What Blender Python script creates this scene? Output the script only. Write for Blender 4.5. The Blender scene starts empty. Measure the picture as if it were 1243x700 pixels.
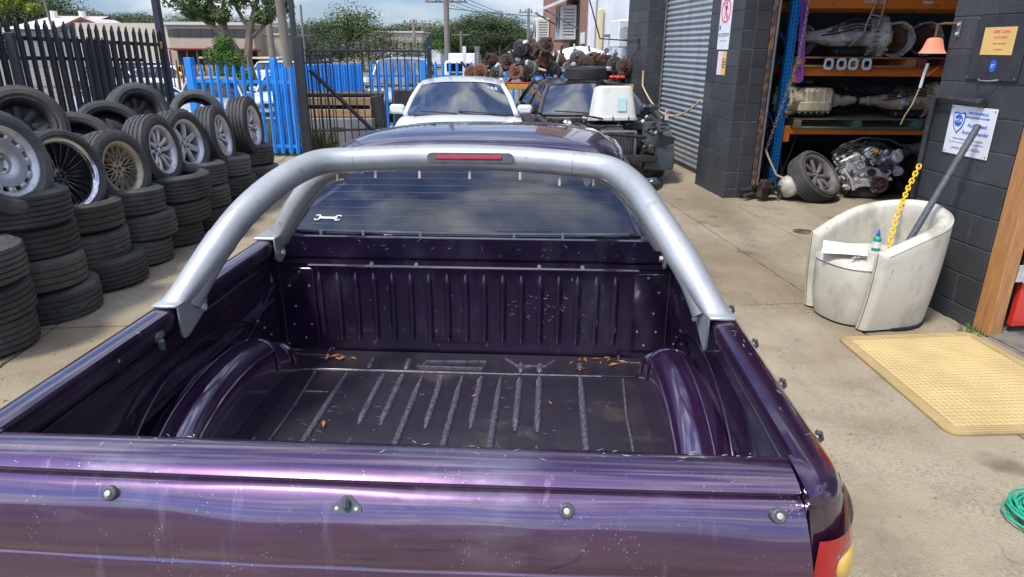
import bpy, bmesh, math, random
from mathutils import Vector, Matrix, Euler, noise
random.seed(7)
PI = math.pi
C = bpy.context.scene.collection
sc = bpy.context.scene
R_ = math.radians

# ------------------------------------------------------------------ camera
CAMH = 1.70
cd = bpy.data.cameras.new('camera')
cam = bpy.data.objects.new('camera', cd); C.objects.link(cam)
cam.location = (0, 0, CAMH)
PITCH = math.atan(292 / 815.)
cam.rotation_mode = 'XYZ'
cam.matrix_world = (Matrix.Translation((0, 0, CAMH)) @ Matrix.Rotation(PI / 2 - PITCH, 4, 'X')
                    @ Matrix.Rotation(R_(0.43), 4, 'Z'))
cd.sensor_width = 36.0
cd.lens = 36.0 * 815 / 1243
cd.clip_start = 0.05
cd.clip_end = 2000
sc.camera = cam

# ------------------------------------------------------------------ light
SUN = Vector((-0.40, -0.42, 1.0)).normalized()        # towards the sun
sl = bpy.data.lights.new('sun', 'SUN'); sl.energy = 3.3; sl.angle = R_(9); sl.color = (1.0, 0.945, 0.85)
so = bpy.data.objects.new('sun', sl); C.objects.link(so)
so.rotation_mode = 'QUATERNION'; so.rotation_quaternion = SUN.to_track_quat('Z', 'Y')
so.location = (-20, -20, 40)
w = bpy.data.worlds.new('World'); sc.world = w; w.use_nodes = True
nt = w.node_tree; N = nt.nodes; Lk = nt.links
bg = N['Background']
sky = N.new('ShaderNodeTexSky'); sky.sky_type = 'NISHITA'; sky.sun_disc = False
sky.sun_elevation = math.asin(SUN.z); sky.sun_rotation = math.atan2(SUN.x, SUN.y)
sky.air_density = 1.0; sky.dust_density = 0.6; sky.ozone_density = 1.3
tc = N.new('ShaderNodeTexCoord'); mp = N.new('ShaderNodeMapping'); mp.inputs['Scale'].default_value = (1.0, 1.0, 3.6)
mp.inputs['Location'].default_value = (0.35, 0.2, 0.13)
nz = N.new('ShaderNodeTexNoise'); nz.inputs['Scale'].default_value = 3.1; nz.inputs['Detail'].default_value = 9; nz.inputs['Roughness'].default_value = 0.52
nz.inputs['Distortion'].default_value = 0.25
cr = N.new('ShaderNodeValToRGB'); cr.color_ramp.elements[0].position = 0.43; cr.color_ramp.elements[1].position = 0.63
nz2 = N.new('ShaderNodeTexNoise'); nz2.inputs['Scale'].default_value = 6.5; nz2.inputs['Detail'].default_value = 5
cc = N.new('ShaderNodeValToRGB'); cc.color_ramp.elements[0].color = (4.2, 4.6, 5.1, 1); cc.color_ramp.elements[1].color = (8.2, 8.3, 8.4, 1)
cc.color_ramp.elements[0].position = 0.38; cc.color_ramp.elements[1].position = 0.62
mx = N.new('ShaderNodeMix'); mx.data_type = 'RGBA'
tint = N.new('ShaderNodeMix'); tint.data_type = 'RGBA'; tint.blend_type = 'MULTIPLY'; tint.inputs[0].default_value = 1.0
tint.inputs['B'].default_value = (0.56, 0.69, 1.0, 1)
Lk.new(tc.outputs['Generated'], mp.inputs['Vector']); Lk.new(mp.outputs[0], nz.inputs['Vector']); Lk.new(mp.outputs[0], nz2.inputs['Vector'])
Lk.new(nz.outputs['Fac'], cr.inputs[0]); Lk.new(nz2.outputs['Fac'], cc.inputs[0])
Lk.new(sky.outputs[0], tint.inputs['A'])
Lk.new(cr.outputs[0], mx.inputs[0]); Lk.new(tint.outputs['Result'], mx.inputs['A']); Lk.new(cc.outputs[0], mx.inputs['B'])
# thin bright veil of cloud around the sun, which softens its light
dotn = N.new('ShaderNodeVectorMath'); dotn.operation = 'DOT_PRODUCT'; dotn.inputs[1].default_value = SUN
nrm = N.new('ShaderNodeVectorMath'); nrm.operation = 'NORMALIZE'; Lk.new(tc.outputs['Generated'], nrm.inputs[0]); Lk.new(nrm.outputs[0], dotn.inputs[0])
gl_ = N.new('ShaderNodeMapRange'); gl_.interpolation_type = 'SMOOTHERSTEP'; gl_.inputs['From Min'].default_value = -0.2; gl_.inputs['From Max'].default_value = 1.0
gl_.inputs['To Min'].default_value = 1.0; gl_.inputs['To Max'].default_value = 2.6
Lk.new(dotn.outputs['Value'], gl_.inputs['Value'])
vs_ = N.new('ShaderNodeVectorMath'); vs_.operation = 'SCALE'; Lk.new(mx.outputs['Result'], vs_.inputs[0]); Lk.new(gl_.outputs['Result'], vs_.inputs['Scale'])
Lk.new(vs_.outputs[0], bg.inputs['Color'])
bg.inputs['Strength'].default_value = 0.105
sc.view_settings.view_transform = 'Standard'; sc.view_settings.look = 'None'
sc.view_settings.exposure = 0.36; sc.view_settings.gamma = 1.0
sc.cycles.max_bounces = 8; sc.cycles.transparent_max_bounces = 12
sc.render.engine = 'CYCLES'

# ------------------------------------------------------------------ materials
def lin(c):
    return tuple(((v / 255.) / 12.92 if v / 255. < 0.04045 else ((v / 255. + 0.055) / 1.055) ** 2.4) for v in c)

def mat(name, col, rough=0.6, metal=0.0, coat=0.0, col2=None, var=0.5, scale=6.0, detail=6.0, lo=0.35, hi=0.7,
        bump=0.0, bscale=40.0, spots=None, coords='Object', spec=0.5, rvar=0.0, stretch=(1, 1, 1), rnd=0.0,
        layers=(), emit=None, sheen=0.0, coat_rough=0.04, coat_ior=1.5):
    """col mixed with col2 by noise; layers: list of (colour, scale, lo, hi, stretch, detail, rough)"""
    m = bpy.data.materials.new(name); m.use_nodes = True
    t = m.node_tree; n = t.nodes; l = t.links
    b = n['Principled BSDF']
    b.inputs['Roughness'].default_value = rough; b.inputs['Metallic'].default_value = metal
    b.inputs['Coat Weight'].default_value = coat; b.inputs['Coat IOR'].default_value = coat_ior; b.inputs['Coat Roughness'].default_value = coat_rough
    b.inputs['Specular IOR Level'].default_value = spec
    if emit: b.inputs['Emission Color'].default_value = (*emit[0], 1); b.inputs['Emission Strength'].default_value = emit[1]
    if coords == 'World': g = n.new('ShaderNodeNewGeometry'); vec = g.outputs['Position']
    else: g = n.new('ShaderNodeTexCoord'); vec = g.outputs[coords]
    cur = None; rcur = None
    def nse(sc_, det, st, off=0.0):
        q = n.new('ShaderNodeMapping'); q.inputs['Scale'].default_value = st; q.inputs['Location'].default_value = (off, off * .7, off * .3)
        l.new(vec, q.inputs['Vector'])
        z = n.new('ShaderNodeTexNoise'); z.inputs['Scale'].default_value = sc_; z.inputs['Detail'].default_value = det
        z.inputs['Roughness'].default_value = 0.6
        l.new(q.outputs[0], z.inputs['Vector']); return z.outputs['Fac']
    def ramp(s, a, b_):
        r = n.new('ShaderNodeMapRange'); r.inputs['From Min'].default_value = a; r.inputs['From Max'].default_value = b_
        l.new(s, r.inputs['Value']); return r.outputs['Result']
    def mixc(f, A, B):
        q = n.new('ShaderNodeMix'); q.data_type = 'RGBA'
        for s, v in (('A', A), ('B', B)):
            if isinstance(v, tuple): q.inputs[s].default_value = (*v[:3], 1)
            else: l.new(v, q.inputs[s])
        if isinstance(f, float): q.inputs[0].default_value = f
        else: l.new(f, q.inputs[0])
        return q.outputs['Result']
    cur = tuple(col)
    if col2:
        cur = mixc(ramp(nse(scale, detail, stretch), lo, hi), cur, tuple(col2))
    for k, ly in enumerate(layers):
        c_, s_, a_, h_, st_, d_, r_ = ly
        f = ramp(nse(s_, d_, st_, 3.1 * (k + 1)), a_, h_)
        cur = mixc(f, cur, tuple(c_))
        if r_ is not None:
            q = n.new('ShaderNodeMix'); q.data_type = 'FLOAT'
            l.new(f, q.inputs[0])
            if rcur is None: q.inputs['A'].default_value = rough
            else: l.new(rcur, q.inputs['A'])
            q.inputs['B'].default_value = r_; rcur = q.outputs['Result']
            if coat:
                q2 = n.new('ShaderNodeMath'); q2.operation = 'SUBTRACT'; q2.inputs[0].default_value = coat; q2.use_clamp = True
                l.new(f, q2.inputs[1]); l.new(q2.outputs[0], b.inputs['Coat Weight'])
    if spots:
        ss, th, scol = spots
        v = n.new('ShaderNodeTexVoronoi'); v.inputs['Scale'].default_value = ss
        l.new(vec, v.inputs['Vector'])
        f = ramp(v.outputs['Distance'], th, th * 0.55)
        f2 = ramp(nse(ss * .13, 3, (1, 1, 1), 9.), 0.53, 0.63)
        q = n.new('ShaderNodeMath'); q.operation = 'MULTIPLY'; l.new(f, q.inputs[0]); l.new(f2, q.inputs[1])
        cur = mixc(q.outputs[0], cur, tuple(scol))
    if rnd:
        oi = n.new('ShaderNodeObjectInfo')
        hs = n.new('ShaderNodeHueSaturation')
        if isinstance(cur, tuple): hs.inputs['Color'].default_value = (*cur, 1)
        else: l.new(cur, hs.inputs['Color'])
        r = n.new('ShaderNodeMapRange'); r.inputs['To Min'].default_value = 1 - rnd; r.inputs['To Max'].default_value = 1 + rnd
        l.new(oi.outputs['Random'], r.inputs['Value']); l.new(r.outputs['Result'], hs.inputs['Value']); cur = hs.outputs[0]
    if isinstance(cur, tuple): b.inputs['Base Color'].default_value = (*cur, 1)
    else: l.new(cur, b.inputs['Base Color'])
    if rcur is not None: l.new(rcur, b.inputs['Roughness'])
    elif rvar:
        q = n.new('ShaderNodeMapRange'); q.inputs['To Min'].default_value = max(0, rough - rvar); q.inputs['To Max'].default_value = min(1, rough + rvar)
        l.new(nse(scale * 1.7, 5, stretch, 5.), q.inputs['Value']); l.new(q.outputs['Result'], b.inputs['Roughness'])
    if bump:
        bp = n.new('ShaderNodeBump'); bp.inputs['Strength'].default_value = min(1, bump); bp.inputs['Distance'].default_value = 0.004 * max(1, bump)
        l.new(nse(bscale, 6, (1, 1, 1), 1.), bp.inputs['Height']); l.new(bp.outputs[0], b.inputs['Normal'])
    return m

def glass_mat(name, tintc=(0.25, 0.32, 0.34), rough=0.02, opq=0.0, dirt=0.0, ior=1.65):
    m = bpy.data.materials.new(name); m.use_nodes = True
    t = m.node_tree; n = t.nodes; l = t.links
    n.remove(n['Principled BSDF']); out = n['Material Output']
    tr = n.new('ShaderNodeBsdfTransparent'); tr.inputs[0].default_value = (*tintc, 1)
    gl = n.new('ShaderNodeBsdfGlossy'); gl.inputs['Roughness'].default_value = rough; gl.inputs[0].default_value = (0.95, 0.97, 1, 1)
    fr = n.new('ShaderNodeFresnel'); fr.inputs[0].default_value = ior
    a = n.new('ShaderNodeMixShader'); l.new(fr.outputs[0], a.inputs[0]); l.new(tr.outputs[0], a.inputs[1]); l.new(gl.outputs[0], a.inputs[2])
    last = a
    if opq or dirt:
        df = n.new('ShaderNodeBsdfDiffuse'); df.inputs[0].default_value = (0.42, 0.45, 0.47, 1)
        c = n.new('ShaderNodeTexCoord'); mp_ = n.new('ShaderNodeMapping'); mp_.inputs['Scale'].default_value = (2.6, 1.2, 1.6)
        z = n.new('ShaderNodeTexNoise'); z.inputs['Scale'].default_value = 3; z.inputs['Detail'].default_value = 8
        l.new(c.outputs['Object'], mp_.inputs[0]); l.new(mp_.outputs[0], z.inputs['Vector'])
        r = n.new('ShaderNodeMapRange'); r.inputs['From Min'].default_value = .3; r.inputs['From Max'].default_value = .8
        r.inputs['To Min'].default_value = opq; r.inputs['To Max'].default_value = opq + dirt
        l.new(z.outputs['Fac'], r.inputs['Value'])
        b_ = n.new('ShaderNodeMixShader'); l.new(r.outputs[0], b_.inputs[0]); l.new(a.outputs[0], b_.inputs[1]); l.new(df.outputs[0], b_.inputs[2]); last = b_
    l.new(last.outputs[0], out.inputs['Surface'])
    return m

# ------------------------------------------------------------------ mesh builder
I4 = Matrix.Identity(4)
class MB:
    def __init__(s): s.v = []; s.f = []; s.M = I4
    def add(s, vs, fs):
        o = len(s.v); M = s.M
        s.v += [tuple(M @ Vector(p)) for p in vs]
        s.f += [tuple(i + o for i in f) for f in fs]
        return s
    def box(s, c, d, rot=None, bev=0.0):
        hx, hy, hz = d[0] / 2, d[1] / 2, d[2] / 2
        T = Matrix.Translation(c) @ (Euler(rot).to_matrix().to_4x4() if rot else I4)
        if bev <= 0:
            vs = [(x * hx, y * hy, z * hz) for x in (-1, 1) for y in (-1, 1) for z in (-1, 1)]
            fs = [(0, 1, 3, 2), (4, 6, 7, 5), (0, 4, 5, 1), (2, 3, 7, 6), (0, 2, 6, 4), (1, 5, 7, 3)]
        else:
            b = min(bev, hx * .9, hy * .9, hz * .9); vs = []; ix = {}
            for x in (-1, 1):
                for y in (-1, 1):
                    for z in (-1, 1):
                        for a in range(3):
                            p = [x * (hx - b), y * (hy - b), z * (hz - b)]
                            p[a] = (x * hx, y * hy, z * hz)[a]; ix[(x, y, z, a)] = len(vs); vs.append(tuple(p))
            fs = []
            for a in range(3):
                for sg in (-1, 1):
                    u, v_ = (a + 1) % 3, (a + 2) % 3; q = []
                    for (p, r) in ((-1, -1), (1, -1), (1, 1), (-1, 1)):
                        k = [0, 0, 0]; k[a] = sg; k[u] = p; k[v_] = r; q.append(ix[(*k, a)])
                    fs.append(tuple(q if sg > 0 else q[::-1]))
            for a in range(3):            # edges along a
                u, v_ = (a + 1) % 3, (a + 2) % 3
                for p in (-1, 1):
                    for r in (-1, 1):
                        k0 = [0, 0, 0]; k1 = [0, 0, 0]; k0[a] = -1; k1[a] = 1; k0[u] = k1[u] = p; k0[v_] = k1[v_] = r
                        q = [ix[(*k0, u)], ix[(*k1, u)], ix[(*k1, v_)], ix[(*k0, v_)]]
                        fs.append(tuple(q if p * r > 0 else q[::-1]))
            for x in (-1, 1):
                for y in (-1, 1):
                    for z in (-1, 1):
                        q = [ix[(x, y, z, a)] for a in range(3)]
                        fs.append(tuple(q if x * y * z > 0 else q[::-1]))
        o = len(s.v); M = s.M @ T
        s.v += [tuple(M @ Vector(p)) for p in vs]; s.f += [tuple(i + o for i in f) for f in fs]
        return s
    def frame_of(s, d):
        d = Vector(d).normalized(); u = Vector((0, 0, 1)) if abs(d.z) < .95 else Vector((1, 0, 0))
        a = d.cross(u).normalized(); return a, a.cross(d).normalized()
    def cyl(s, p0, p1, r0, r1=None, n=12, caps=True):
        r1 = r0 if r1 is None else r1
        p0 = Vector(p0); p1 = Vector(p1); a, b = s.frame_of(p1 - p0)
        ring = [a * math.cos(2 * PI * k / n) + b * math.sin(2 * PI * k / n) for k in range(n)]
        vs = [p0 + q * r0 for q in ring] + [p1 + q * r1 for q in ring]
        fs = [(k, (k + 1) % n, n + (k + 1) % n, n + k) for k in range(n)]
        if caps: fs += [tuple(range(n - 1, -1, -1)), tuple(range(n, 2 * n))]
        return s.add(vs, fs)
    def tube(s, pts, r, n=8, closed=False, caps=True):
        pts = [Vector(p) for p in pts]; m = len(pts)
        rs = r if isinstance(r, (list, tuple)) else [r] * m
        vs = []; fs = []; prev = None
        for i, p in enumerate(pts):
            if closed: d = pts[(i + 1) % m] - pts[i - 1]
            else: d = pts[min(i + 1, m - 1)] - pts[max(i - 1, 0)]
            d.normalize()
            if prev is None: a, b = s.frame_of(d)
            else:
                a = prev - d * prev.dot(d)
                if a.length < 1e-5: a, _ = s.frame_of(d)
                a.normalize()
            b = d.cross(a); prev = a
            vs += [p + (a * math.cos(2 * PI * k / n) + b * math.sin(2 * PI * k / n)) * rs[i] for k in range(n)]
        for i in range(m if closed else m - 1):
            j = (i + 1) % m
            fs += [(i * n + k, i * n + (k + 1) % n, j * n + (k + 1) % n, j * n + k) for k in range(n)]
        if caps and not closed: fs += [tuple(range(n - 1, -1, -1)), tuple(range((m - 1) * n, m * n))]
        return s.add(vs, fs)
    def lathe(s, prof, n=24, close=False, fn=None):
        m = len(prof); vs = []
        for k in range(n):
            a = 2 * PI * k / n; c, q = math.cos(a), math.sin(a)
            for i, (r, h) in enumerate(prof):
                if fn: r, h = fn(k, i, r, h)
                vs.append((r * c, r * q, h))
        fs = []
        for k in range(n):
            j = (k + 1) % n
            for i in range(m if close else m - 1):
                i2 = (i + 1) % m
                fs.append((k * m + i, j * m + i, j * m + i2, k * m + i2))
        return s.add(vs, fs)
    def prism(s, poly, z0, z1):
        n = len(poly); vs = [(x, y, z0) for x, y in poly] + [(x, y, z1) for x, y in poly]
        fs = [tuple(range(n - 1, -1, -1)), tuple(range(n, 2 * n))] + [(k, (k + 1) % n, n + (k + 1) % n, n + k) for k in range(n)]
        return s.add(vs, fs)
    def loft(s, rings, closed=True, caps=False):
        n = len(rings[0]); vs = [p for r in rings for p in r]; fs = []
        for i in range(len(rings) - 1):
            for k in range(n if closed else n - 1):
                k2 = (k + 1) % n
                fs.append((i * n + k, i * n + k2, (i + 1) * n + k2, (i + 1) * n + k))
        if caps: fs += [tuple(range(n - 1, -1, -1)), tuple(range((len(rings) - 1) * n, len(rings) * n))]
        return s.add(vs, fs)
    def grid(s, fn, nu, nv):
        vs = [fn(i / nu, j / nv) for j in range(nv + 1) for i in range(nu + 1)]
        fs = [(j * (nu + 1) + i, j * (nu + 1) + i + 1, (j + 1) * (nu + 1) + i + 1, (j + 1) * (nu + 1) + i) for j in range(nv) for i in range(nu)]
        return s.add(vs, fs)
    def blob(s, c, r, seed=0, amp=0.25, n=8):
        c = Vector(c); rr = r if isinstance(r, (tuple, list)) else (r, r, r)
        rings = []
        for i in range(n + 1):
            th = PI * i / n; row = []
            for k in range(n * 2):
                ph = PI * k / n
                d = Vector((math.sin(th) * math.cos(ph), math.sin(th) * math.sin(ph), math.cos(th)))
                q = 1 + amp * noise.noise(d * 1.9 + Vector((seed, seed * .3, 0)))
                row.append(c + Vector((d.x * rr[0], d.y * rr[1], d.z * rr[2])) * q)
            rings.append(row)
        return s.loft(rings)
    def mesh(s, name, m, smooth=35, mirror=False):
        me = bpy.data.meshes.new(name); me.from_pydata(s.v, [], s.f)
        if m: me.materials.append(m)
        bm = bmesh.new(); bm.from_mesh(me)
        bmesh.ops.recalc_face_normals(bm, faces=bm.faces); bm.to_mesh(me); bm.free()
        if smooth:
            me.shade_smooth(); me.set_sharp_from_angle(angle=R_(smooth))
        me.update(); return me
    def build(s, name, m, parent=None, smooth=35, loc=None, rot=None, **kw):
        return obj(name, s.mesh(name, m, smooth), parent, loc, rot, **kw)

def obj(name, me, parent=None, loc=None, rot=None, label=None, cat=None, group=None, kind=None, scale=None):
    o = bpy.data.objects.new(name, me); C.objects.link(o)
    if parent: o.parent = parent
    if loc is not None: o.location = loc
    if rot is not None: o.rotation_euler = rot
    if scale is not None: o.scale = scale if isinstance(scale, (tuple, list)) else (scale,) * 3
    if label: o['label'] = label
    if cat: o['category'] = cat
    if group: o['group'] = group
    if kind: o['kind'] = kind
    return o
def thing(name, label, cat, loc=(0, 0, 0), rot=(0, 0, 0), group=None, scale=None):
    return obj(name, None, None, loc, rot, label, cat, group, None, scale)
def dup(root, loc, rot=None, label=None, group=None, scale=None):
    def cp(o, par):
        c = o.copy(); C.objects.link(c)
        if par: c.parent = par
        for ch in list(kids.get(o.name, [])): cp(ch, c)
        return c
    kids = {}
    for o in root.children_recursive: kids.setdefault(o.parent.name, []).append(o)
    r = cp(root, None); r.location = loc
    if rot is not None: r.rotation_euler = rot
    if label: r['label'] = label
    if group: r['group'] = group
    if scale: r.scale = (scale,) * 3
    return r
def text_mesh(name, s, size, m, parent, loc, rot, ext=0.001, align='CENTER', scale=(1, 1, 1)):
    cu = bpy.data.curves.new(name, 'FONT'); cu.body = s; cu.size = size; cu.extrude = ext; cu.align_x = align; cu.align_y = 'CENTER'
    cu.resolution_u = 2
    to = bpy.data.objects.new(name, cu); C.objects.link(to)
    dg = bpy.context.evaluated_depsgraph_get(); me = bpy.data.meshes.new_from_object(to.evaluated_get(dg))
    bpy.data.objects.remove(to); me.materials.clear(); me.materials.append(m)
    return obj(name, me, parent, loc, rot, scale=scale)

MX = Matrix.Rotation
def T(x, y, z): return Matrix.Translation((x, y, z))

# palette
M = {}
M['purple'] = mat('purple_paint', (0.036, 0.012, 0.042), 0.30, 0.6, 1.0, (0.055, 0.020, 0.062), scale=9, bump=0.03, bscale=7, coat_rough=0.05, coat_ior=1.8,
    layers=[((0.20, 0.18, 0.23), 5.5, 0.56, 0.84, (1, 1, 1), 9, 0.45), ((0.62, 0.62, 0.70), 34, 0.74, 0.79, (1, 1, .6), 3, 0.6)])
M['tailpaint'] = mat('droplet_spotted_purple_paint', (0.066, 0.023, 0.073), 0.30, 0.75, 1.0, (0.100, 0.042, 0.108), scale=4, bump=0.0, coat_rough=0.05, coat_ior=1.8,
    layers=[((0.22, 0.19, 0.24), 3.2, 0.54, 0.82, (1, 1, 2.5), 9, 0.45), ((0.12, 0.07, 0.14), 13, 0.62, 0.70, (2.2, 1, .35), 7, 0.5), ((0.66, 0.66, 0.74), 30, 0.735, 0.775, (1, 1, .8), 5, 0.6)],
    spots=(130, 0.21, (0.36, 0.33, 0.40)))
M['bed'] = mat('bed_paint', (0.012, 0.005, 0.018), 0.33, 0.25, 0.6, (0.030, 0.010, 0.042), scale=5, bump=0.10, bscale=16, coat_rough=0.12, coat_ior=1.7,
    layers=[((0.06, 0.06, 0.07), 7, 0.52, 0.85, (1, 1, .35), 9, 0.5), ((0.45, 0.47, 0.50), 21, 0.70, 0.76, (1, 1, .35), 6, 0.6), ((0.5, 0.5, 0.55), 55, 0.75, 0.79, (1, .4, .4), 2, 0.6)])
M['archsheen'] = mat('arch_sheen_paint', (0.034, 0.011, 0.046), 0.24, 0.45, 1.0, (0.05, 0.017, 0.066), scale=5, bump=0.04, bscale=9, coat_rough=0.12, coat_ior=2.0,
    layers=[((0.40, 0.40, 0.45), 30, 0.735, 0.77, (1, 1, .6), 5, 0.6)])  # bed paint made lighter and glossier, standing for sky sheen on the arches
M['bedfloor'] = mat('bed_floor_paint', (0.013, 0.009, 0.017), 0.34, 0.1, 0.8, (0.028, 0.021, 0.027), scale=5, bump=0.25, bscale=60, coat_rough=0.3,
    layers=[((0.070, 0.054, 0.036), 4.2, 0.57, 0.80, (1, 1, 1), 8, 0.75), ((0.02, 0.018, 0.02), 9, 0.60, 0.7, (1, 1, 1), 6, 0.3), ((0.32, 0.32, 0.34), 42, 0.70, 0.78, (1, .35, 1), 4, 0.7)])
M['ribpaint'] = mat('worn_rib_paint', (0.05, 0.042, 0.06), 0.33, 0.2, 0.6, (0.20, 0.20, 0.23), scale=90, lo=0.40, hi=0.75, bump=0.15, bscale=80, coat_rough=0.2)
M['silver'] = mat('silver_painted_steel', (0.36, 0.37, 0.355), 0.40, 0.5, 0.1, (0.45, 0.455, 0.44), scale=6, rvar=0.1, stretch=(1, 1, 1),
    layers=[((0.29, 0.295, 0.285), 4, 0.54, 0.8, (1, 1, 1), 7, 0.5), ((0.10, 0.10, 0.11), 26, 0.70, 0.74, (1, 1, 1), 5, 0.6), ((0.20, 0.19, 0.17), 11, 0.60, 0.72, (1, 1, 1), 8, 0.6)])
M['blackplastic'] = mat('black_plastic', (0.018, 0.018, 0.02), 0.45, 0, 0, (0.035, 0.035, 0.037), scale=12, bump=0.1, bscale=90)
M['greyrubber'] = mat('grey_rubber', (0.05, 0.055, 0.06), 0.5, 0, 0, (0.09, 0.09, 0.1), scale=40)
M['tyre'] = mat('tyre_rubber', (0.026, 0.026, 0.027), 0.72, 0, 0, (0.075, 0.072, 0.066), scale=5, lo=.35, hi=.75, bump=0.35, bscale=110, rnd=0.40,
    layers=[((0.12, 0.105, 0.08), 7, 0.56, 0.85, (1, 1, 1), 8, 0.9)])
M['tyrebrown'] = mat('dusty_tyre_rubber', (0.045, 0.040, 0.035), 0.8, 0, 0, (0.095, 0.082, 0.066), scale=5, lo=.4, hi=.75, bump=0.35, bscale=110, rnd=0.2)
M['alloy'] = mat('silver_alloy', (0.42, 0.42, 0.43), 0.38, 0.6, 0.3, (0.52, 0.52, 0.52), scale=12, layers=[((0.16, 0.14, 0.12), 14, 0.62, 0.8, (1, 1, 1), 6, 0.7)])
M['alloydull'] = mat('dull_alloy', (0.24, 0.23, 0.22), 0.55, 0.4, 0, (0.14, 0.125, 0.11), scale=10, layers=[((0.07, 0.05, 0.035), 14, 0.6, 0.75, (1, 1, 1), 6, 0.85)])
M['gold'] = mat('champagne_alloy', (0.42, 0.36, 0.25), 0.42, 0.5, 0.1, (0.30, 0.25, 0.17), scale=12)
M['chrome'] = mat('chrome', (0.62, 0.62, 0.63), 0.14, 0.95, 0, (0.4, 0.4, 0.4), scale=5)
M['gloss'] = mat('gloss_black', (0.012, 0.012, 0.013), 0.15, 0, 0.8)
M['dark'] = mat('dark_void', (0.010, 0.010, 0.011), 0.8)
M['grease'] = mat('greasy_black_metal', (0.018, 0.017, 0.016), 0.5, 0.2, 0, (0.06, 0.052, 0.042), scale=18, bump=0.5, bscale=60)
M['cast'] = mat('cast_aluminium', (0.52, 0.50, 0.44), 0.55, 0.25, 0, (0.28, 0.25, 0.20), scale=9, bump=0.5, bscale=45, layers=[((0.035, 0.03, 0.025), 11, 0.56, 0.7, (1, 1, 1), 7, 0.7)])
M['castbright'] = mat('bright_cast_aluminium', (0.66, 0.65, 0.62), 0.45, 0.35, 0, (0.40, 0.385, 0.35), scale=12, bump=0.4, bscale=50, layers=[((0.05, 0.045, 0.04), 16, 0.58, 0.7, (1, 1, 1), 7, 0.7)])
M['rust'] = mat('rusty_iron', (0.075, 0.042, 0.027), 0.85, 0.1, 0, (0.045, 0.028, 0.02), scale=14, bump=0.6, bscale=70, rnd=0.3)
M['rustbright'] = mat('orange_rust', (0.17, 0.072, 0.035), 0.85, 0.1, 0, (0.10, 0.045, 0.025), scale=16, bump=0.6, bscale=70, rnd=0.3)
M['block'] = mat('black_painted_block', (0.030, 0.031, 0.034), 0.60, 0, 0, (0.046, 0.048, 0.051), coords='World', scale=2.5, bump=0.6, bscale=70, rnd=0.12,
    layers=[((0.075, 0.078, 0.082), 7.3, 0.60, 0.95, (1, 1, 1), 8, 0.75), ((0.50, 0.47, 0.42), 9.5, 0.715, 0.735, (1, 1, 1.6), 7, 0.9)])
M['mortar'] = mat('painted_mortar', (0.045, 0.048, 0.052), 0.85, 0, 0, (0.17, 0.17, 0.16), coords='World', scale=5, lo=0.45, hi=0.70, bump=0.5, bscale=60)
M['roller'] = mat('galvanised_curtain', (0.36, 0.385, 0.385), 0.45, 0.35, 0, (0.27, 0.29, 0.29), scale=1.2, stretch=(6, 3, .6), coords='World', layers=[((0.45, 0.47, 0.47), 2.5, 0.55, 0.8, (3, 3, .5), 6, 0.5)])
M['steel'] = mat('grey_steel', (0.14, 0.15, 0.155), 0.5, 0.4, 0, (0.22, 0.22, 0.22), scale=8)
M['rustysteel'] = mat('peeling_rusty_steel', (0.045, 0.04, 0.04), 0.75, 0.1, 0, (0.24, 0.12, 0.055), scale=9, lo=.45, hi=.6, bump=0.5, bscale=40)
M['blue'] = mat('blue_fence_paint', (0.015, 0.21, 0.66), 0.5, 0, 0.1, (0.02, 0.26, 0.72), scale=4, layers=[((0.16, 0.09, 0.06), 16, 0.72, 0.76, (1, 1, 1), 5, 0.8)])
M['rackblue'] = mat('blue_rack_paint', (0.01, 0.27, 0.75), 0.45, 0, 0.2, (0.015, 0.32, 0.80), scale=8, layers=[((0.05, 0.05, 0.06), 18, 0.66, 0.72, (1, 1, 1), 5, 0.7)])
M['rackorange'] = mat('orange_rack_paint', (0.80, 0.20, 0.025), 0.5, 0, 0.1, (0.70, 0.17, 0.025), scale=5, layers=[((0.13, 0.06, 0.03), 6, 0.58, 0.72, (1, 3, 3), 7, 0.8)])
M['blacksteel'] = mat('black_fence_steel', (0.011, 0.013, 0.018), 0.45, 0.1, 0.1, (0.022, 0.024, 0.03), scale=3, rnd=.15, layers=[((0.13, 0.06, 0.04), 9, 0.73, 0.77, (1, 1, 1), 5, 0.8)])
M['white'] = mat('white_paint', (0.72, 0.73, 0.73), 0.4, 0, 0.3, (0.62, 0.63, 0.62), scale=3)
M['whitecar'] = mat('white_car_paint', (0.72, 0.73, 0.74), 0.3, 0, 0.8, (0.66, 0.67, 0.67), scale=3)
M['silvercar'] = mat('silver_car_paint', (0.38, 0.40, 0.42), 0.35, 0.5, 0.7)
M['darkcar'] = mat('charcoal_car_paint', (0.035, 0.04, 0.048), 0.35, 0.3, 0.8, (0.055, 0.058, 0.062), scale=5, layers=[((0.16, 0.16, 0.155), 5, 0.58, 0.8, (1, 1, 1), 7, 0.6)])
M['binwhite'] = mat('dirty_white_plastic', (0.66, 0.65, 0.58), 0.5, 0, 0, (0.5, 0.47, 0.38), scale=5, lo=.5, hi=.85)
M['sheet'] = mat('white_sheet', (0.8, 0.8, 0.78), 0.7)
M['red'] = mat('red_paint', (0.62, 0.03, 0.012), 0.45, 0, 0.2, (0.5, 0.03, 0.015), scale=6)
M['cream'] = mat('dirty_cream_vinyl', (0.56, 0.53, 0.43), 0.55, 0, 0.05, (0.47, 0.44, 0.35), scale=3.5, bump=0.25, bscale=180,
    layers=[((0.25, 0.23, 0.18), 4.0, 0.52, 0.76, (1, 1, .6), 9, 0.7), ((0.10, 0.09, 0.075), 8, 0.64, 0.74, (1, 1, .5), 7, 0.8)])
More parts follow.
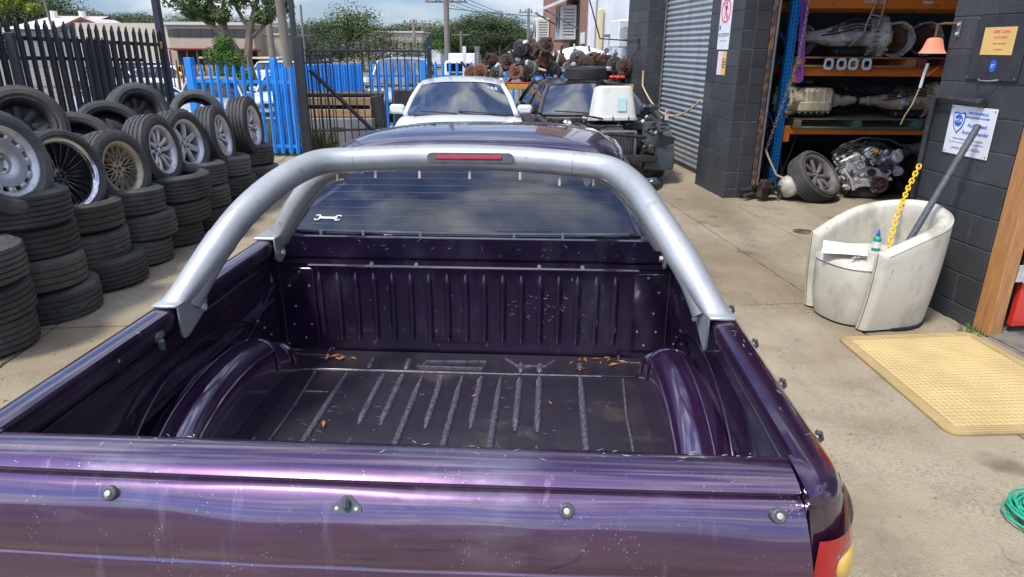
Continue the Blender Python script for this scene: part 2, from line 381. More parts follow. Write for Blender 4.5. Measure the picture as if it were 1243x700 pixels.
M['yellowmat'] = mat('yellow_rubber_mat', (0.56, 0.42, 0.18), 0.7, 0, 0, (0.44, 0.32, 0.13), scale=4, bump=0.3, bscale=120, layers=[((0.20, 0.14, 0.06), 5, 0.66, 0.74, (1, 1, 1), 9, 0.8)])
M['timber'] = mat('oiled_timber', (0.46, 0.22, 0.075), 0.55, 0, 0.05, (0.30, 0.13, 0.045), scale=10, stretch=(6, 6, .45), bump=0.2, bscale=50)
M['oldtimber'] = mat('weathered_timber', (0.26, 0.21, 0.15), 0.85, 0, 0, (0.15, 0.12, 0.09), scale=8, stretch=(4, 4, .5), bump=0.4, bscale=60)
M['pallet'] = mat('pallet_timber', (0.40, 0.25, 0.12), 0.8, 0, 0, (0.25, 0.15, 0.07), scale=8, stretch=(.6, 5, 5), bump=0.3, bscale=60, rnd=.2)
M['greenwood'] = mat('green_painted_pallet', (0.05, 0.20, 0.13), 0.7, 0, 0, (0.13, 0.14, 0.09), scale=7, lo=.45, hi=.65)
M['greywood'] = mat('grey_pallet_timber', (0.16, 0.14, 0.10), 0.85, 0, 0, (0.09, 0.08, 0.06), scale=9, stretch=(.5, 4, 4), bump=.3, bscale=60)
M['conc'] = mat('plain_concrete', (0.25, 0.25, 0.245), 0.9, 0, 0, (0.17, 0.17, 0.165), scale=3, bump=0.4, bscale=50)
M['rope'] = mat('rope_fibre', (0.55, 0.40, 0.20), 0.9)
M['greenrope'] = mat('green_rope', (0.02, 0.30, 0.17), 0.6, 0, 0, (0.03, 0.42, 0.26), scale=30)
M['yellowplastic'] = mat('yellow_plastic', (0.85, 0.48, 0.02), 0.4, 0, 0.1)
M['greenplastic'] = mat('green_plastic', (0.01, 0.26, 0.13), 0.35, 0, 0.3)
M['blueplastic'] = mat('blue_plastic', (0.01, 0.06, 0.5), 0.4)
M['redlens'] = mat('red_lens', (0.36, 0.006, 0.010), 0.12, 0, 0.8, (0.42, 0.005, 0.01), scale=20)
M['clearlens'] = mat('clear_lens', (0.55, 0.55, 0.55), 0.12, 0.4, 0.9)
M['amber'] = mat('amber_lens', (0.62, 0.38, 0.08), 0.2, 0, 0.7)
M['rustscrew'] = mat('zinc_screw', (0.50, 0.45, 0.36), 0.4, 0.5)
M['orangefade'] = mat('faded_orange_plastic', (0.75, 0.24, 0.13), 0.5, 0, 0, (0.8, 0.3, 0.18), scale=4)
M['purplestrap'] = mat('purple_strap', (0.26, 0.06, 0.38), 0.7, 0, 0, (0.2, 0.05, 0.3), scale=20)
M['signblue'] = mat('sign_blue_print', (0.02, 0.10, 0.50), 0.5)
M['signgrey'] = mat('sign_grey_print', (0.28, 0.28, 0.30), 0.5)
M['signred'] = mat('sign_red_print', (0.80, 0.07, 0.12), 0.5)
M['signwhite'] = mat('sign_white', (0.68, 0.69, 0.70), 0.5, 0, 0.1, (0.60, 0.60, 0.58), scale=9)
M['signyellow'] = mat('sign_yellow', (0.70, 0.46, 0.14), 0.5, 0, 0.1, (0.62, 0.40, 0.12), scale=6)
M['pink'] = mat('pink_print', (0.66, 0.55, 0.62), 0.6)
M['leafdry'] = mat('dry_leaf', (0.38, 0.16, 0.04), 0.8, rnd=.4)
M['glass'] = glass_mat('tinted_car_glass', (0.30, 0.36, 0.38))
M['rearglass'] = glass_mat('rear_window_glass', (0.15, 0.21, 0.30), 0.02, 0.0, 0.06, 1.75)
M['oldglass'] = glass_mat('dusty_car_glass', (0.20, 0.28, 0.30), 0.05, 0.02, 0.07, 2.3)
M['interior'] = mat('car_interior', (0.05, 0.052, 0.056), 0.8)
M['interiorlight'] = mat('grey_headlining', (0.20, 0.20, 0.20), 0.9)
M['defrost'] = mat('defroster_line', (0.12, 0.06, 0.05), 0.5)
# ------------------------------------------------------------------ ground
def ground_mat(name, base, base2, darkstain):
    m = bpy.data.materials.new(name); m.use_nodes = True
    t = m.node_tree; n = t.nodes; l = t.links; b = n['Principled BSDF']
    g = n.new('ShaderNodeNewGeometry'); P_ = g.outputs['Position']
    def ns(s, d=8, r=.6, off=0, st=(1, 1, 1)):
        q = n.new('ShaderNodeMapping'); q.inputs['Location'].default_value = (off, off * .6, 0); q.inputs['Scale'].default_value = st; l.new(P_, q.inputs[0])
        z = n.new('ShaderNodeTexNoise'); z.inputs['Scale'].default_value = s; z.inputs['Detail'].default_value = d; z.inputs['Roughness'].default_value = r
        l.new(q.outputs[0], z.inputs['Vector']); return z.outputs['Fac']
    def mr(s, a, b_, c=0., d=1.):
        r = n.new('ShaderNodeMapRange'); r.inputs['From Min'].default_value = a; r.inputs['From Max'].default_value = b_
        r.inputs['To Min'].default_value = c; r.inputs['To Max'].default_value = d; l.new(s, r.inputs['Value']); return r.outputs['Result']
    def mx(f, A, B, bt='MIX'):
        q = n.new('ShaderNodeMix'); q.data_type = 'RGBA'; q.blend_type = bt
        for s, v in (('A', A), ('B', B)):
            if isinstance(v, tuple): q.inputs[s].default_value = (*v, 1)
            else: l.new(v, q.inputs[s])
        if isinstance(f, float): q.inputs[0].default_value = f
        else: l.new(f, q.inputs[0])
        return q.outputs['Result']
    c = mx(mr(ns(0.9, 6), .35, .68), base, base2)
    c = mx(mr(ns(3.3, 9, .65, 3), .48, .74, 0, .8), c, darkstain)
    c = mx(mr(ns(.8, 7, .6, 33, (1.6, .35, 1)), .52, .70, 0, .6), c, tuple(v * .55 for v in base))
    c = mx(mr(ns(0.55, 5, .6, 8), .48, .66, 0, .8), c, (base[0] * .62, base[1] * .56, base[2] * .46))
    # aggregate: small pale and dark stones
    v = n.new('ShaderNodeTexVoronoi'); v.inputs['Scale'].default_value = 95; l.new(P_, v.inputs['Vector'])
    sep = n.new('ShaderNodeSeparateColor'); l.new(v.outputs['Color'], sep.inputs[0])
    expo = mr(ns(1.1, 5, .6, 15), .45, .68, .10, 1.)
    k = n.new('ShaderNodeMath'); k.operation = 'MULTIPLY'; l.new(mr(sep.outputs[0], .72, .78, 0, .40), k.inputs[0]); l.new(expo, k.inputs[1])
    c = mx(k.outputs[0], c, (0.11, 0.09, 0.065))
    k = n.new('ShaderNodeMath'); k.operation = 'MULTIPLY'; l.new(mr(sep.outputs[1], .86, .90, 0, .45), k.inputs[0]); l.new(expo, k.inputs[1])
    c = mx(k.outputs[0], c, (0.50, 0.45, 0.37))
    # fine grain
    c = mx(mr(ns(160, 3), .3, .7, .0, .35), c, (0.10, 0.09, 0.075))
    # oil drips
    v2 = n.new('ShaderNodeTexVoronoi'); v2.inputs['Scale'].default_value = 1.7; q = n.new('ShaderNodeMapping'); l.new(P_, q.inputs[0])
    dn = n.new('ShaderNodeVectorMath'); dn.operation = 'ADD'; z = n.new('ShaderNodeTexNoise'); z.inputs['Scale'].default_value = 4; l.new(P_, z.inputs['Vector'])
    l.new(P_, dn.inputs[0]); sc3 = n.new('ShaderNodeVectorMath'); sc3.operation = 'SCALE'; sc3.inputs['Scale'].default_value = .35; l.new(z.outputs['Color'], sc3.inputs[0]); l.new(sc3.outputs[0], dn.inputs[1])
    l.new(dn.outputs[0], v2.inputs['Vector'])
    c = mx(mr(v2.outputs['Distance'], .20, .06, 0, .55), c, (0.06, 0.048, 0.035))
    # hairline cracks
    v3 = n.new('ShaderNodeTexVoronoi'); v3.feature = 'DISTANCE_TO_EDGE'; v3.inputs['Scale'].default_value = .55; l.new(dn.outputs[0], v3.inputs['Vector'])
    k = n.new('ShaderNodeMath'); k.operation = 'MULTIPLY'; l.new(mr(v3.outputs['Distance'], .006, .002, 0, .8), k.inputs[0]); l.new(mr(ns(.8, 3, .5, 21), .60, .66, 0, .7), k.inputs[1])
    c = mx(k.outputs[0], c, (0.06, 0.045, 0.03))
    l.new(c, b.inputs['Base Color']); b.inputs['Roughness'].default_value = .92; b.inputs['Specular IOR Level'].default_value = .25
    bp = n.new('ShaderNodeBump'); bp.inputs['Strength'].default_value = .55; bp.inputs['Distance'].default_value = .004
    h = n.new('ShaderNodeMath'); h.operation = 'ADD'; l.new(mr(v.outputs['Distance'], 0, .6), h.inputs[0]); l.new(ns(40, 6), h.inputs[1])
    l.new(h.outputs[0], bp.inputs['Height']); l.new(bp.outputs[0], b.inputs['Normal'])
    return m
M['slab'] = ground_mat('concrete_slab', (0.325, 0.270, 0.180), (0.40, 0.335, 0.23), (0.21, 0.165, 0.105))
M['ground'] = ground_mat('yard_ground', (0.20, 0.185, 0.15), (0.25, 0.23, 0.19), (0.15, 0.13, 0.10))
M['joint'] = mat('joint_dirt', (0.045, 0.035, 0.022), 0.95, col2=(0.12, 0.08, 0.04), coords='World', scale=12)

AX, AY, AR = 2.56, 8.07, R_(6.25)
ca, sa = math.cos(AR), math.sin(AR)
def Bt(x, y, z=0.0): return (AX + x * ca - y * sa, AY + x * sa + y * ca, z)

b = MB(); b.add([(-900, -300, -.02), (900, -300, -.02), (900, 1500, -.02), (-900, 1500, -.02)], [(0, 1, 2, 3)])
ground = b.build('ground', M['ground'], None, 0, kind='structure')
lxs = [5.6, 2.8, 0.0, -0.745, -3.3, -5.9, -8.6]; lys = [-12.6, -9.6, -6.55, -3.51, -0.45, 2.6, 5.6, 8.6]
yard = obj('concrete_yard', None, None, Bt(0, 0, 0), (0, 0, AR), kind='structure')
jb = MB()
jb.box(((lxs[0] + lxs[-1]) / 2, (lys[0] + lys[-1]) / 2, -.0125), (lxs[0] - lxs[-1], lys[-1] - lys[0], .003))
jb.build('joint_filler', M['joint'], yard, 0)
def slab_mesh(wd, ln):
    bm_ = MB(); g_ = 0.013; rnd = random.Random(int(wd * 100 + ln * 7)); e = []
    per = []
    def edge(x0, y0, x1, y1):
        L_ = math.hypot(x1 - x0, y1 - y0); k = max(2, int(L_ / .05))
        for i in range(k):
            f = i / k; d = (rnd.random() - .5) * .007
            if rnd.random() < .05: d -= .010
            nx, ny = -(y1 - y0) / L_, (x1 - x0) / L_
            per.append((x0 + (x1 - x0) * f + nx * -d, y0 + (y1 - y0) * f + ny * -d))
    a, c_ = wd / 2 - g_ / 2, ln / 2 - g_ / 2
    edge(-a, -c_, a, -c_); edge(a, -c_, a, c_); edge(a, c_, -a, c_); edge(-a, c_, -a, -c_)
    n_ = len(per)
    inner = [(x * (1 - .004 / a), y * (1 - .004 / c_), 0) for x, y in per]
    vs = [(x, y, -.011) for x, y in per] + [(x, y, -.004) for x, y in per] + inner
    fs = [(k, (k + 1) % n_, n_ + (k + 1) % n_, n_ + k) for k in range(n_)] + [(n_ + k, n_ + (k + 1) % n_, 2 * n_ + (k + 1) % n_, 2 * n_ + k) for k in range(n_)]
    fs.append(tuple(range(2 * n_, 3 * n_)))
    return bm_.add(vs, fs).mesh('paving_slab', M['slab'], 0)
cache = {}
for i in range(len(lxs) - 1):
    for j in range(len(lys) - 1):
        wd, ln = lxs[i] - lxs[i + 1], lys[j + 1] - lys[j]
        k = (round(wd, 2), round(ln, 2))
        if k not in cache: cache[k] = slab_mesh(wd, ln)
        obj('paving_slab', cache[k], yard, ((lxs[i] + lxs[i + 1]) / 2, (lys[j] + lys[j + 1]) / 2, random.choice((0, 0, -.002, -.003))))

# ------------------------------------------------------------------ block walls
bmesh_cache = {}
def block(l_, h_, t_):
    k = (round(l_, 3), round(h_, 3), round(t_, 3))
    if k not in bmesh_cache:
        bmesh_cache[k] = MB().box((0, 0, 0), (l_ - .007, t_, h_ - .007), bev=.004).mesh('block', M['block'], 0)
    return bmesh_cache[k]
def block_run(parent, p0, dirv, length, z0, z1, thick=.19, off=0):
    """courses of blocks from p0 along dirv (local to parent); inner core holds the mortar"""
    d = Vector((dirv[0], dirv[1], 0)); ang = math.atan2(d.y, d.x); n_ = int(round((z1 - z0) / .2))
    for k in range(n_):
        z = z0 + .1 + .2 * k; x = 0.0
        first = .2 if (k + off) % 2 else .4
        while x < length - 1e-3:
            L_ = min(first, length - x); first = .4
            if L_ > .02:
                c_ = Vector(p0) + d * (x + L_ / 2)
                obj('block', block(L_, .2, thick), parent, (c_.x, c_.y, z), (0, 0, ang))
            x += L_

def pillar(name, label, x0, x1, y0, y1, ztop, z0=-.09):
    t_ = obj(name, None, None, Bt(0, 0, 0), (0, 0, AR), label, 'pillar')
    b = MB(); i_ = .0065
    b.box(((x0 + x1) / 2, (y0 + y1) / 2, (ztop + z0) / 2), (x1 - x0 - 2 * i_, y1 - y0 - 2 * i_, ztop - z0)); b.build('mortar_core', M['mortar'], t_, 0)
    w_ = x1 - x0; tk = min(.19, w_ * .45)
    # facade face, then the return facing the camera (laid into the same courses)
    block_run(t_, (x0 + tk / 2, y0 + 0.0, 0), (0, 1), y1 - y0, z0, ztop, tk, 0)
    if w_ - tk > .03: block_run(t_, (x0 + tk, y0 + .095, 0), (1, 0), w_ - tk, z0, ztop, .19, 1)
    if w_ - tk > .03: block_run(t_, (x0 + tk, y1 - .095, 0), (1, 0), w_ - tk, z0, ztop, .19, 1)
    return t_
pm = pillar('block_pillar', 'black painted concrete block pillar with no entry sign, between the roller door and the open parts bay', 0, .33, 0, .96, 3.91)
pr = pillar('block_pillar', 'black painted block pillar behind the armchair, carrying the white dealer sign and bell', 0, .40, -4.04, -3.28, 3.91)
pb = pillar('block_pillar', 'far black block pillar beyond the roller door with a hook bracket', 0, .33, 3.60, 4.83, 3.91)
# walls above and around the openings: one workshop building
shop = obj('workshop_building', None, None, Bt(0, 0, 0), (0, 0, AR), 'black block workshop with open bay and shuttered bay', 'building')
b = MB(); b.box((.16, .395, 4.36), (.31, 8.87, .88)); b.build('lintel_wall', M['block'], shop, 0)
b = MB(); b.box((3.2, .2, 4.85), (6.4, 9.4, .1)); b.build('roof', M['steel'], shop, 0)
b = MB()
b.box((5.6, .4, 2.35), (.2, 9.0, 4.9)); b.box((2.98, 4.75, 2.35), (5.1, .15, 4.9)); b.box((2.98, -3.72, 2.35), (5.1, .55, 4.9))
b.build('inner_wall', mat('inner_wall_grey', (0.20, 0.20, 0.20), .9, col2=(.12, .12, .12), scale=2), shop, 0)
# shutter curtain, corrugated
b = MB(); prof = []; z = 0.03
while z < 3.95:
    for k in range(6):
        a = 2 * PI * k / 6; prof.append((.30 + .011 * math.cos(a), z + k * .077 / 6))
    z += .077
vs = []; 
for x, z in prof: vs += [(x, .965, z), (x, 3.595, z)]
fs = [(2 * i, 2 * i + 1, 2 * i + 3, 2 * i + 2) for i in range(len(prof) - 1)]
shut = thing('roller_door', 'closed grey corrugated roller door between two black block pillars', 'door', Bt(0, 0, 0), (0, 0, AR))
b.add(vs, fs); b.build('curtain', M['roller'], shut, 60)
b = MB(); b.box((.30, 2.28, .016), (.035, 2.62, .028), bev=.004); b.build('bottom_rail', M['blackplastic'], shut, 0)
for yy in (.985, 3.575):
    MB().box((.275, yy, 1.95), (.02, .035, 3.9)).build('guide_channel', M['steel'], shut, 0)
# open bay: rusty jamb, guide rail
jam = thing('door_jamb', 'peeling rusty steel jamb and roller track on the pillar edge at the open bay', 'door frame', Bt(0, 0, 0), (0, 0, AR))
MB().box((.365, .05, 1.95), (.055, .09, 3.9), bev=.004).build('angle_iron', M['rustysteel'], jam, 0)
MB().box((.415, .03, 1.95), (.02, .07, 3.9), bev=.003).build('guide_rail', M['steel'], jam, 0)
b = MB()
for k in range(2): b.box((.455 + .0 * k, .09 + .06 * k, 1.95), (.03, .02, 3.9))
b.build('inner_channel', M['blackplastic'], jam, 0)
# rope across the shutter
pts = []
for i in range(25):
    f = i / 24; y = 3.62 - (3.62 - .98) * f; zz = 1.13 + (1.08 - 1.13) * f - .33 * (1 - (2 * f - 1) ** 2)
    x_ = -.02
    pts.append((x_ - .0, y, zz))
pts = [(-.012, 3.66, 1.36)] + pts
b = MB(); b.tube(pts, .012, 6); b.build('barrier_rope', M['rope'], None, 60, Bt(0, 0, 0), (0, 0, AR), label='tan rope sagging across the roller door between the pillars', cat='rope')
# bolt eye on far pillar; wall hook bracket with drop arm
hk = thing('hook_bracket', 'thin black steel bracket with a drop hook on the far pillar', 'bracket', Bt(0, 0, 0), (0, 0, AR))
MB().tube([(-.02, 4.78, 1.84), (-.62, 4.30, 1.86), (-.9, 4.2, 2.6)], .012, 6).build('arm', M['blackplastic'], hk)
MB().tube([(-.01, 4.05, 1.86), (-.02, 4.05, 1.72), (-.05, 4.05, 1.62), (-.06, 4.12, 1.60)], .012, 6).build('hook', M['blackplastic'], hk)
MB().tube([(-.02, 4.9, 1.85), (-.02, 4.0, 1.86)], .010, 6).build('rail', M['blackplastic'], hk)

# signs on the middle pillar
def plate(name, mt, parent, y0, y1, z0, z1, t_=.004, x=-.004, bev=.0015):
    return MB().box((x, (y0 + y1) / 2, (z0 + z1) / 2), (t_, abs(y1 - y0), z1 - z0), bev=bev).build(name, mt, parent, 0)
FR = (R_(90), 0, R_(-90))                              # text lying in the facade plane, read from the yard
sg = thing('no_entry_sign', 'white no entry sign with red circle over a walking figure', 'sign', Bt(0, 0, 0), (0, 0, AR))
plate('sign_panel', M['signwhite'], sg, .32, .66, 1.70, 2.38)
b = MB(); pr_ = [(.135, 0), (.135, .0025), (.112, .0025), (.112, 0)]
b.M = T(-.0062, .49, 2.13) @ MX(-PI / 2, 4, 'Y'); b.lathe(pr_, 40, close=True); b.M = I4
b.M = T(-.0072, .49, 2.13) @ MX(R_(-40), 4, 'X'); b.box((0, 0, 0), (.002, .022, .235)); b.M = I4
b.build('prohibition_ring', M['signred'], sg, 0)
b = MB(); b.M = T(-.0062, .49, 2.13) @ MX(-PI / 2, 4, 'Y')
b.M = T(-.0066, .49, 2.13)
def yz(poly, x=0.0): return [(x, p[0], p[1]) for p in poly]
def flat(b, poly, x0=-.0008, x1=.0008):
    n_ = len(poly); b.add(yz(poly, x0) + yz(poly, x1), [tuple(range(n_)), tuple(range(2 * n_ - 1, n_ - 1, -1))] + [(k, (k + 1) % n_, n_ + (k + 1) % n_, n_ + k) for k in range(n_)])
flat(b, [(math.cos(a) * .017, .082 + math.sin(a) * .02) for a in [2 * PI * k / 12 for k in range(12)]])
flat(b, [(-.02, .058), (.022, .056), (.018, .0), (-.02, -.005)])
flat(b, [(-.018, -.002), (.0, -.002), (-.028, -.085), (-.044, -.082)])
flat(b, [(.0, -.002), (.016, -.002), (.036, -.085), (.02, -.088)])
flat(b, [(-.02, .056), (-.013, .05), (-.045, .008), (-.052, .014)])
flat(b, [(.015, .056), (.022, .05), (.052, .012), (.044, .006)])
b.M = I4; b.build('walking_figure', M['blackplastic'], sg, 0)
text_mesh('lettering', 'NO ENTRY', .062, M['blackplastic'], sg, (-.0065, .49, 1.86), FR)
text_mesh('small_print', 'authorised persons only', .021, M['signgrey'], sg, (-.0065, .49, 1.80), FR)
plate('blue_mark', M['signblue'], sg, .60, .64, 1.92, 1.97, .0015, -.0068)
sn = thing('notice', 'faded pink and yellow notice below the no entry sign', 'notice', Bt(0, 0, 0), (0, 0, AR))
plate('pink_half', M['pink'], sn, .47, .60, 1.41, 1.68, .003, -.004)
plate('yellow_half', M['signyellow'], sn, .345, .468, 1.41, 1.68, .003, -.004)
text_mesh('lettering', 'IF IT IS\nUNSAFE\nDO NOT\nENTER', .030, M['blackplastic'], sn, (-.0062, .41, 1.545), FR)

# right pillar: meter cover plate, yellow label, bell, pipe, dealer sign
cv = thing('cover_plate', 'black steel cover plate on the near pillar with a yellow label', 'cover plate', Bt(0, 0, 0), (0, 0, AR))
plate('cover', M['blackplastic'], cv, -3.93, -3.52, 1.53, 1.91, .012, -.008, .003)
plate('label', M['signyellow'], cv, -3.85, -3.60, 1.68, 1.84, .002, -.0155)
for k, (s_, q) in enumerate((('KEEP CLEAR', .024), ('AUTO PARTS', .018), ('please ring the bell', .013), ('for attention', .013))):
    text_mesh('label_lettering', s_, q, M['signred'], cv, (-.0170, -3.74 + .0, 1.815 - k * .034), FR)
b = MB(); b.M = T(-.0155, -3.73, 1.615) @ MX(-PI / 2, 4, 'Y') @ Matrix.Diagonal((1.35, 1, 1, 1)); b.cyl((0, 0, 0), (0, 0, .0015), .027, n=20); b.build('round_sticker', M['signblue'], cv, 0)
text_mesh('sticker_mark', 'ET', .026, M['signwhite'], cv, (-.0178, -3.73, 1.615), FR)
b = MB()
for yy in (-3.915, -3.535):
    for zz in (1.545, 1.895): b.M = T(-.0145, yy, zz) @ MX(-PI / 2, 4, 'Y'); b.cyl((0, 0, 0), (0, 0, .003), .006, n=8)
b.build('screws', M['steel'], cv, 0)
b = MB(); b.tube([(-.016, -3.80, 1.535), (-.045, -3.76, 1.528), (-.045, -3.68, 1.528), (-.016, -3.64, 1.535)], .006, 6); b.build('pull_handle', M['steel'], cv)

bl = thing('hand_bell', 'faded orange bell shaped hood hanging on a bracket at the near pillar edge', 'bell', Bt(-.07, -3.24, 1.685), (0, 0, AR), scale=.80)
def bellf(k, i, r, h):
    a = 2 * PI * k / 32; q = max(abs(math.cos(a)), abs(math.sin(a))); return (r * (1 / q) ** .55, h)
b = MB(); b.lathe([(0, .125), (.030, .125), (.040, .12), (.052, .09), (.070, .03), (.088, 0), (.083, .0), (.07, .03), (.055, .088), (.048, .115), (0, .12)], 32, fn=bellf)
b.build('hood', M['orangefade'], bl, 40)
MB().tube([(0, 0, .115), (0, 0, .23), (.03, -.03, .235), (.085, -.12, .235)], .011, 6).build('bracket_arm', M['rustbright'], bl)
MB().box((.080, -.15, .19), (.006, .035, .12), bev=.002).build('bracket_plate', M['steel'], bl, 0)
b = MB(); 
for zz in (.225, .155): b.M = T(.076, -.15, zz) @ MX(-PI / 2, 4, 'Y'); b.cyl((0, 0, 0), (0, 0, .012), .013, n=8)
b.build('bolt_heads', M['castbright'], bl, 0)
rp = thing('pull_cord', 'pale wooden toggle on a cord below the orange bell', 'pull cord', Bt(-.07, -3.22, 1.62), (0, 0, AR))
MB().tube([(0, 0, .0), (.0, .015, -.06), (.0, .03, -.16)], .010, 8).build('toggle', M['binwhite'], rp)
MB().tube([(0, .03, -.15), (.01, .09, -.28), (.0, .13, -.36), (.03, .2, -.43)], .0045, 5).build('cord', M['rope'], rp)
MB().tube([(0.01, .0, -.08), (.03, -.04, -.04), (.06, -.03, -.02)], .005, 5).build('red_thread', M['red'], rp)

ds = thing('dealer_sign', 'white rectangular auto dismantler licence sign with blue shield on the near pillar', 'sign', Bt(0, 0, 0), (0, 0, AR))
plate('sign_panel', M['signwhite'], ds, -3.845, -3.455, 1.055, 1.365, .005, -.006)
b = MB(); b.M = T(-.0095, -3.545, 1.265) @ Matrix.Diagonal((1, -1.0, 1, 1))
def shield(s): return [(x * s, y * s) for x, y in [(-.052, .055), (-.03, .062), (0, .052), (.03, .062), (.052, .055), (.052, .0), (.04, -.035), (.0, -.078), (-.04, -.035), (-.052, 0)]]
flat(b, shield(1.0)); b.M = I4; b.build('shield', M['signblue'], ds, 0)
b = MB(); b.M = T(-.0112, -3.545, 1.265) @ Matrix.Diagonal((1, -1.0, 1, 1)); flat(b, shield(.84)); b.M = I4; b.build('shield_inner', M['signwhite'], ds, 0)
b = MB(); b.M = T(-.0132, -3.545, 1.272) @ MX(-PI / 2, 4, 'Y'); b.cyl((0, 0, 0), (0, 0, .001), .037, n=24); b.M = I4; b.build('shield_disc', M['signblue'], ds, 0)
text_mesh('shield_letters', 'MTA', .034, M['signwhite'], ds, (-.0150, -3.545, 1.270), FR)
for s_, q, y, zz, mm in (('MOTOR VEHICLE', .021, -3.70, 1.325, 'signblue'), ('REPAIR INDUSTRY ACT NSW', .0155, -3.70, 1.298, 'signblue'), ('Authorised', .036, -3.71, 1.250, 'signblue'), ('Auto Dismantler', .033, -3.705, 1.203, 'signblue'),
                         ('Motor Dealers and Repairers Industry', .017, -3.655, 1.158, 'signgrey'), ('Licence No. MD 095306', .026, -3.65, 1.100, 'signgrey')):
    text_mesh('lettering', s_, q, M[mm], ds, (-.0095, y, zz), FR)
plate('rule', M['signblue'], ds, -3.80, -3.50, 1.132, 1.135, .001, -.0092, 0)
b = MB()
for yy in (-3.83, -3.47):
    for zz in (1.07, 1.35): b.M = T(-.0085, yy, zz) @ MX(-PI / 2, 4, 'Y'); b.cyl((0, 0, 0), (0, 0, .003), .005, n=8)
b.build('sign_screws', M['steel'], ds, 0)

pp = thing('conduit_pipe', 'black steel pipe elbow running down the near pillar edge', 'pipe', Bt(0, 0, 0), (0, 0, AR))
MB().tube([(-.03, -3.72, 1.395), (-.035, -3.36, 1.41), (-.035, -3.33, 1.40), (-.035, -3.315, 1.37), (-.035, -3.30, 1.2), (-.035, -3.30, .0)], .019, 10).build('pipe', M['blackplastic'], pp)
MB().tube([(-.03, -3.74, 1.393), (-.03, -3.68, 1.397)], .027, 10).build('coupling', M['blackplastic'], pp)
MB().tube([(-.035, -3.31, 1.40), (-.035, -3.30, 1.33)], .027, 10).build('elbow', M['blackplastic'], pp)

# timber door frame, red door, hinge
fr = thing('timber_door_frame', 'orange brown timber post beside the red door', 'door frame', Bt(0, 0, 0), (0, 0, AR))
MB().box((.045, -4.115, 1.3), (.09, .135, 2.6), bev=.004).build('post', M['timber'], fr, 0)
MB().box((.115, -4.075, 1.3), (.05, .06, 2.6), bev=.003).build('stop_strip', M['rustysteel'], fr, 0)
dr = thing('red_door', 'bright red door with black stripe standing ajar on its hinge', 'door', Bt(.16, -4.14, .05), (0, 0, AR + R_(3)))
MB().box((.45, 0, 1.02), (.88, .04, 2.04), bev=.004).build('leaf', M['red'], dr, 0)
b = MB(); b.M = T(.3, -.0225, .30) @ MX(R_(-35), 4, 'Y'); b.box((0, 0, 0), (.50, .003, .09)); b.M = T(.3, -.0225, .02) @ MX(R_(-35), 4, 'Y'); b.M = I4; b.build('black_stripe', M['blackplastic'], dr, 0)
b = MB(); b.box((-.02, -.026, .36), (.075, .006, .11), bev=.002); b.cyl((.0, -.032, .30), (.0, -.032, .42), .009, n=8); b.build('hinge', M['castbright'], dr, 0)
th = obj('door_threshold', None, None, Bt(0, 0, 0), (0, 0, AR), kind='structure')
MB().box((.19, -5.2, .006), (.36, 2.1, .012), bev=.003).build('sill', mat('worn_painted_sill', (0.16, 0.15, 0.125), .8, col2=(0.05, 0.05, 0.055), scale=6, lo=.45, hi=.6, layers=[((0.16, 0.05, 0.04), 7, .6, .66, (1, 1, 1), 7, .8)]), th, 0)
b = MB(); 
for i in range(2):
    for j in range(4): obj('floor_tile', MB().box((0, 0, 0), (.44, .44, .02), bev=.003).mesh('floor_tile', M['signwhite'], 0) if (i, j) == (0, 0) else bpy.data.objects['floor_tile'].data, th, (.61 + i * .445, -4.50 - j * .445, .012))
MB().box((3.2, -5.6, 2.4), (.2, 3.2, 4.8)).build('side_wall', M['block'], shop, 0)

# ------------------------------------------------------------------ pallet rack (world aligned)
RY = 8.70
rk = thing('pallet_rack', 'blue and orange pallet racking loaded with gearboxes inside the dark bay', 'rack', (0, 0, 0))
def upright(x, y, z1=3.6):
    b = MB(); b.box((x - .045, y, z1 / 2), (.008, .075, z1)); b.box((x + .045, y, z1 / 2), (.008, .075, z1)); b.box((x, y - .036, z1 / 2), (.098, .006, z1)); 
    o_ = b.build('upright', M['rackblue'], rk, 0)
    b = MB(); zz = .06
    while zz < z1:
        for s_ in (-1, 1): b.box((x + s_ * .022, y - .0396, zz + (.012 if s_ > 0 else 0)), (.012, .002, .024))
        zz += .05
    b.build('slot', M['dark'], o_, 0, kind='stuff')
for x in (3.36, 6.10):
    for y in (RY, RY + .95): upright(x, y)
def beam(x0, x1, y, z, h=.10):
    b = MB(); b.box(((x0 + x1) / 2, y - .01, z), (x1 - x0, .05, h), bev=.006); o_ = b.build('beam', M['rackorange'], rk, 0)
    for x in (x0 + .035, x1 - .035): MB().box((x, y - .045, z - .03), (.075, .016, .20), bev=.003).build('beam_connector', M['rackorange'], o_, 0)
    return o_
for z, h in ((2.235, .13), (1.455, .105), (.735, .075)):
    beam(3.42, 6.04, RY, z, h); beam(3.42, 6.04, RY + .95, z, h)
b = MB()
for k in range(7): b.tube([(3.36, RY + (.0 if k % 2 else .95), .2 + .5 * k), (3.36, RY + (.95 if k % 2 else 0), .2 + .5 * (k + 1))], .015, 5)
b.build('bracing', M['rackblue'], rk)
text_mesh('beam_lettering', 'STOREQUIP', .05, M['signwhite'], rk, (4.28, RY - .0365, 2.245), (R_(90), 0, 0))
MB().box((4.92, RY - .037, 2.245), (.12, .002, .03)).build('beam_label', M['signwhite'], rk, 0)

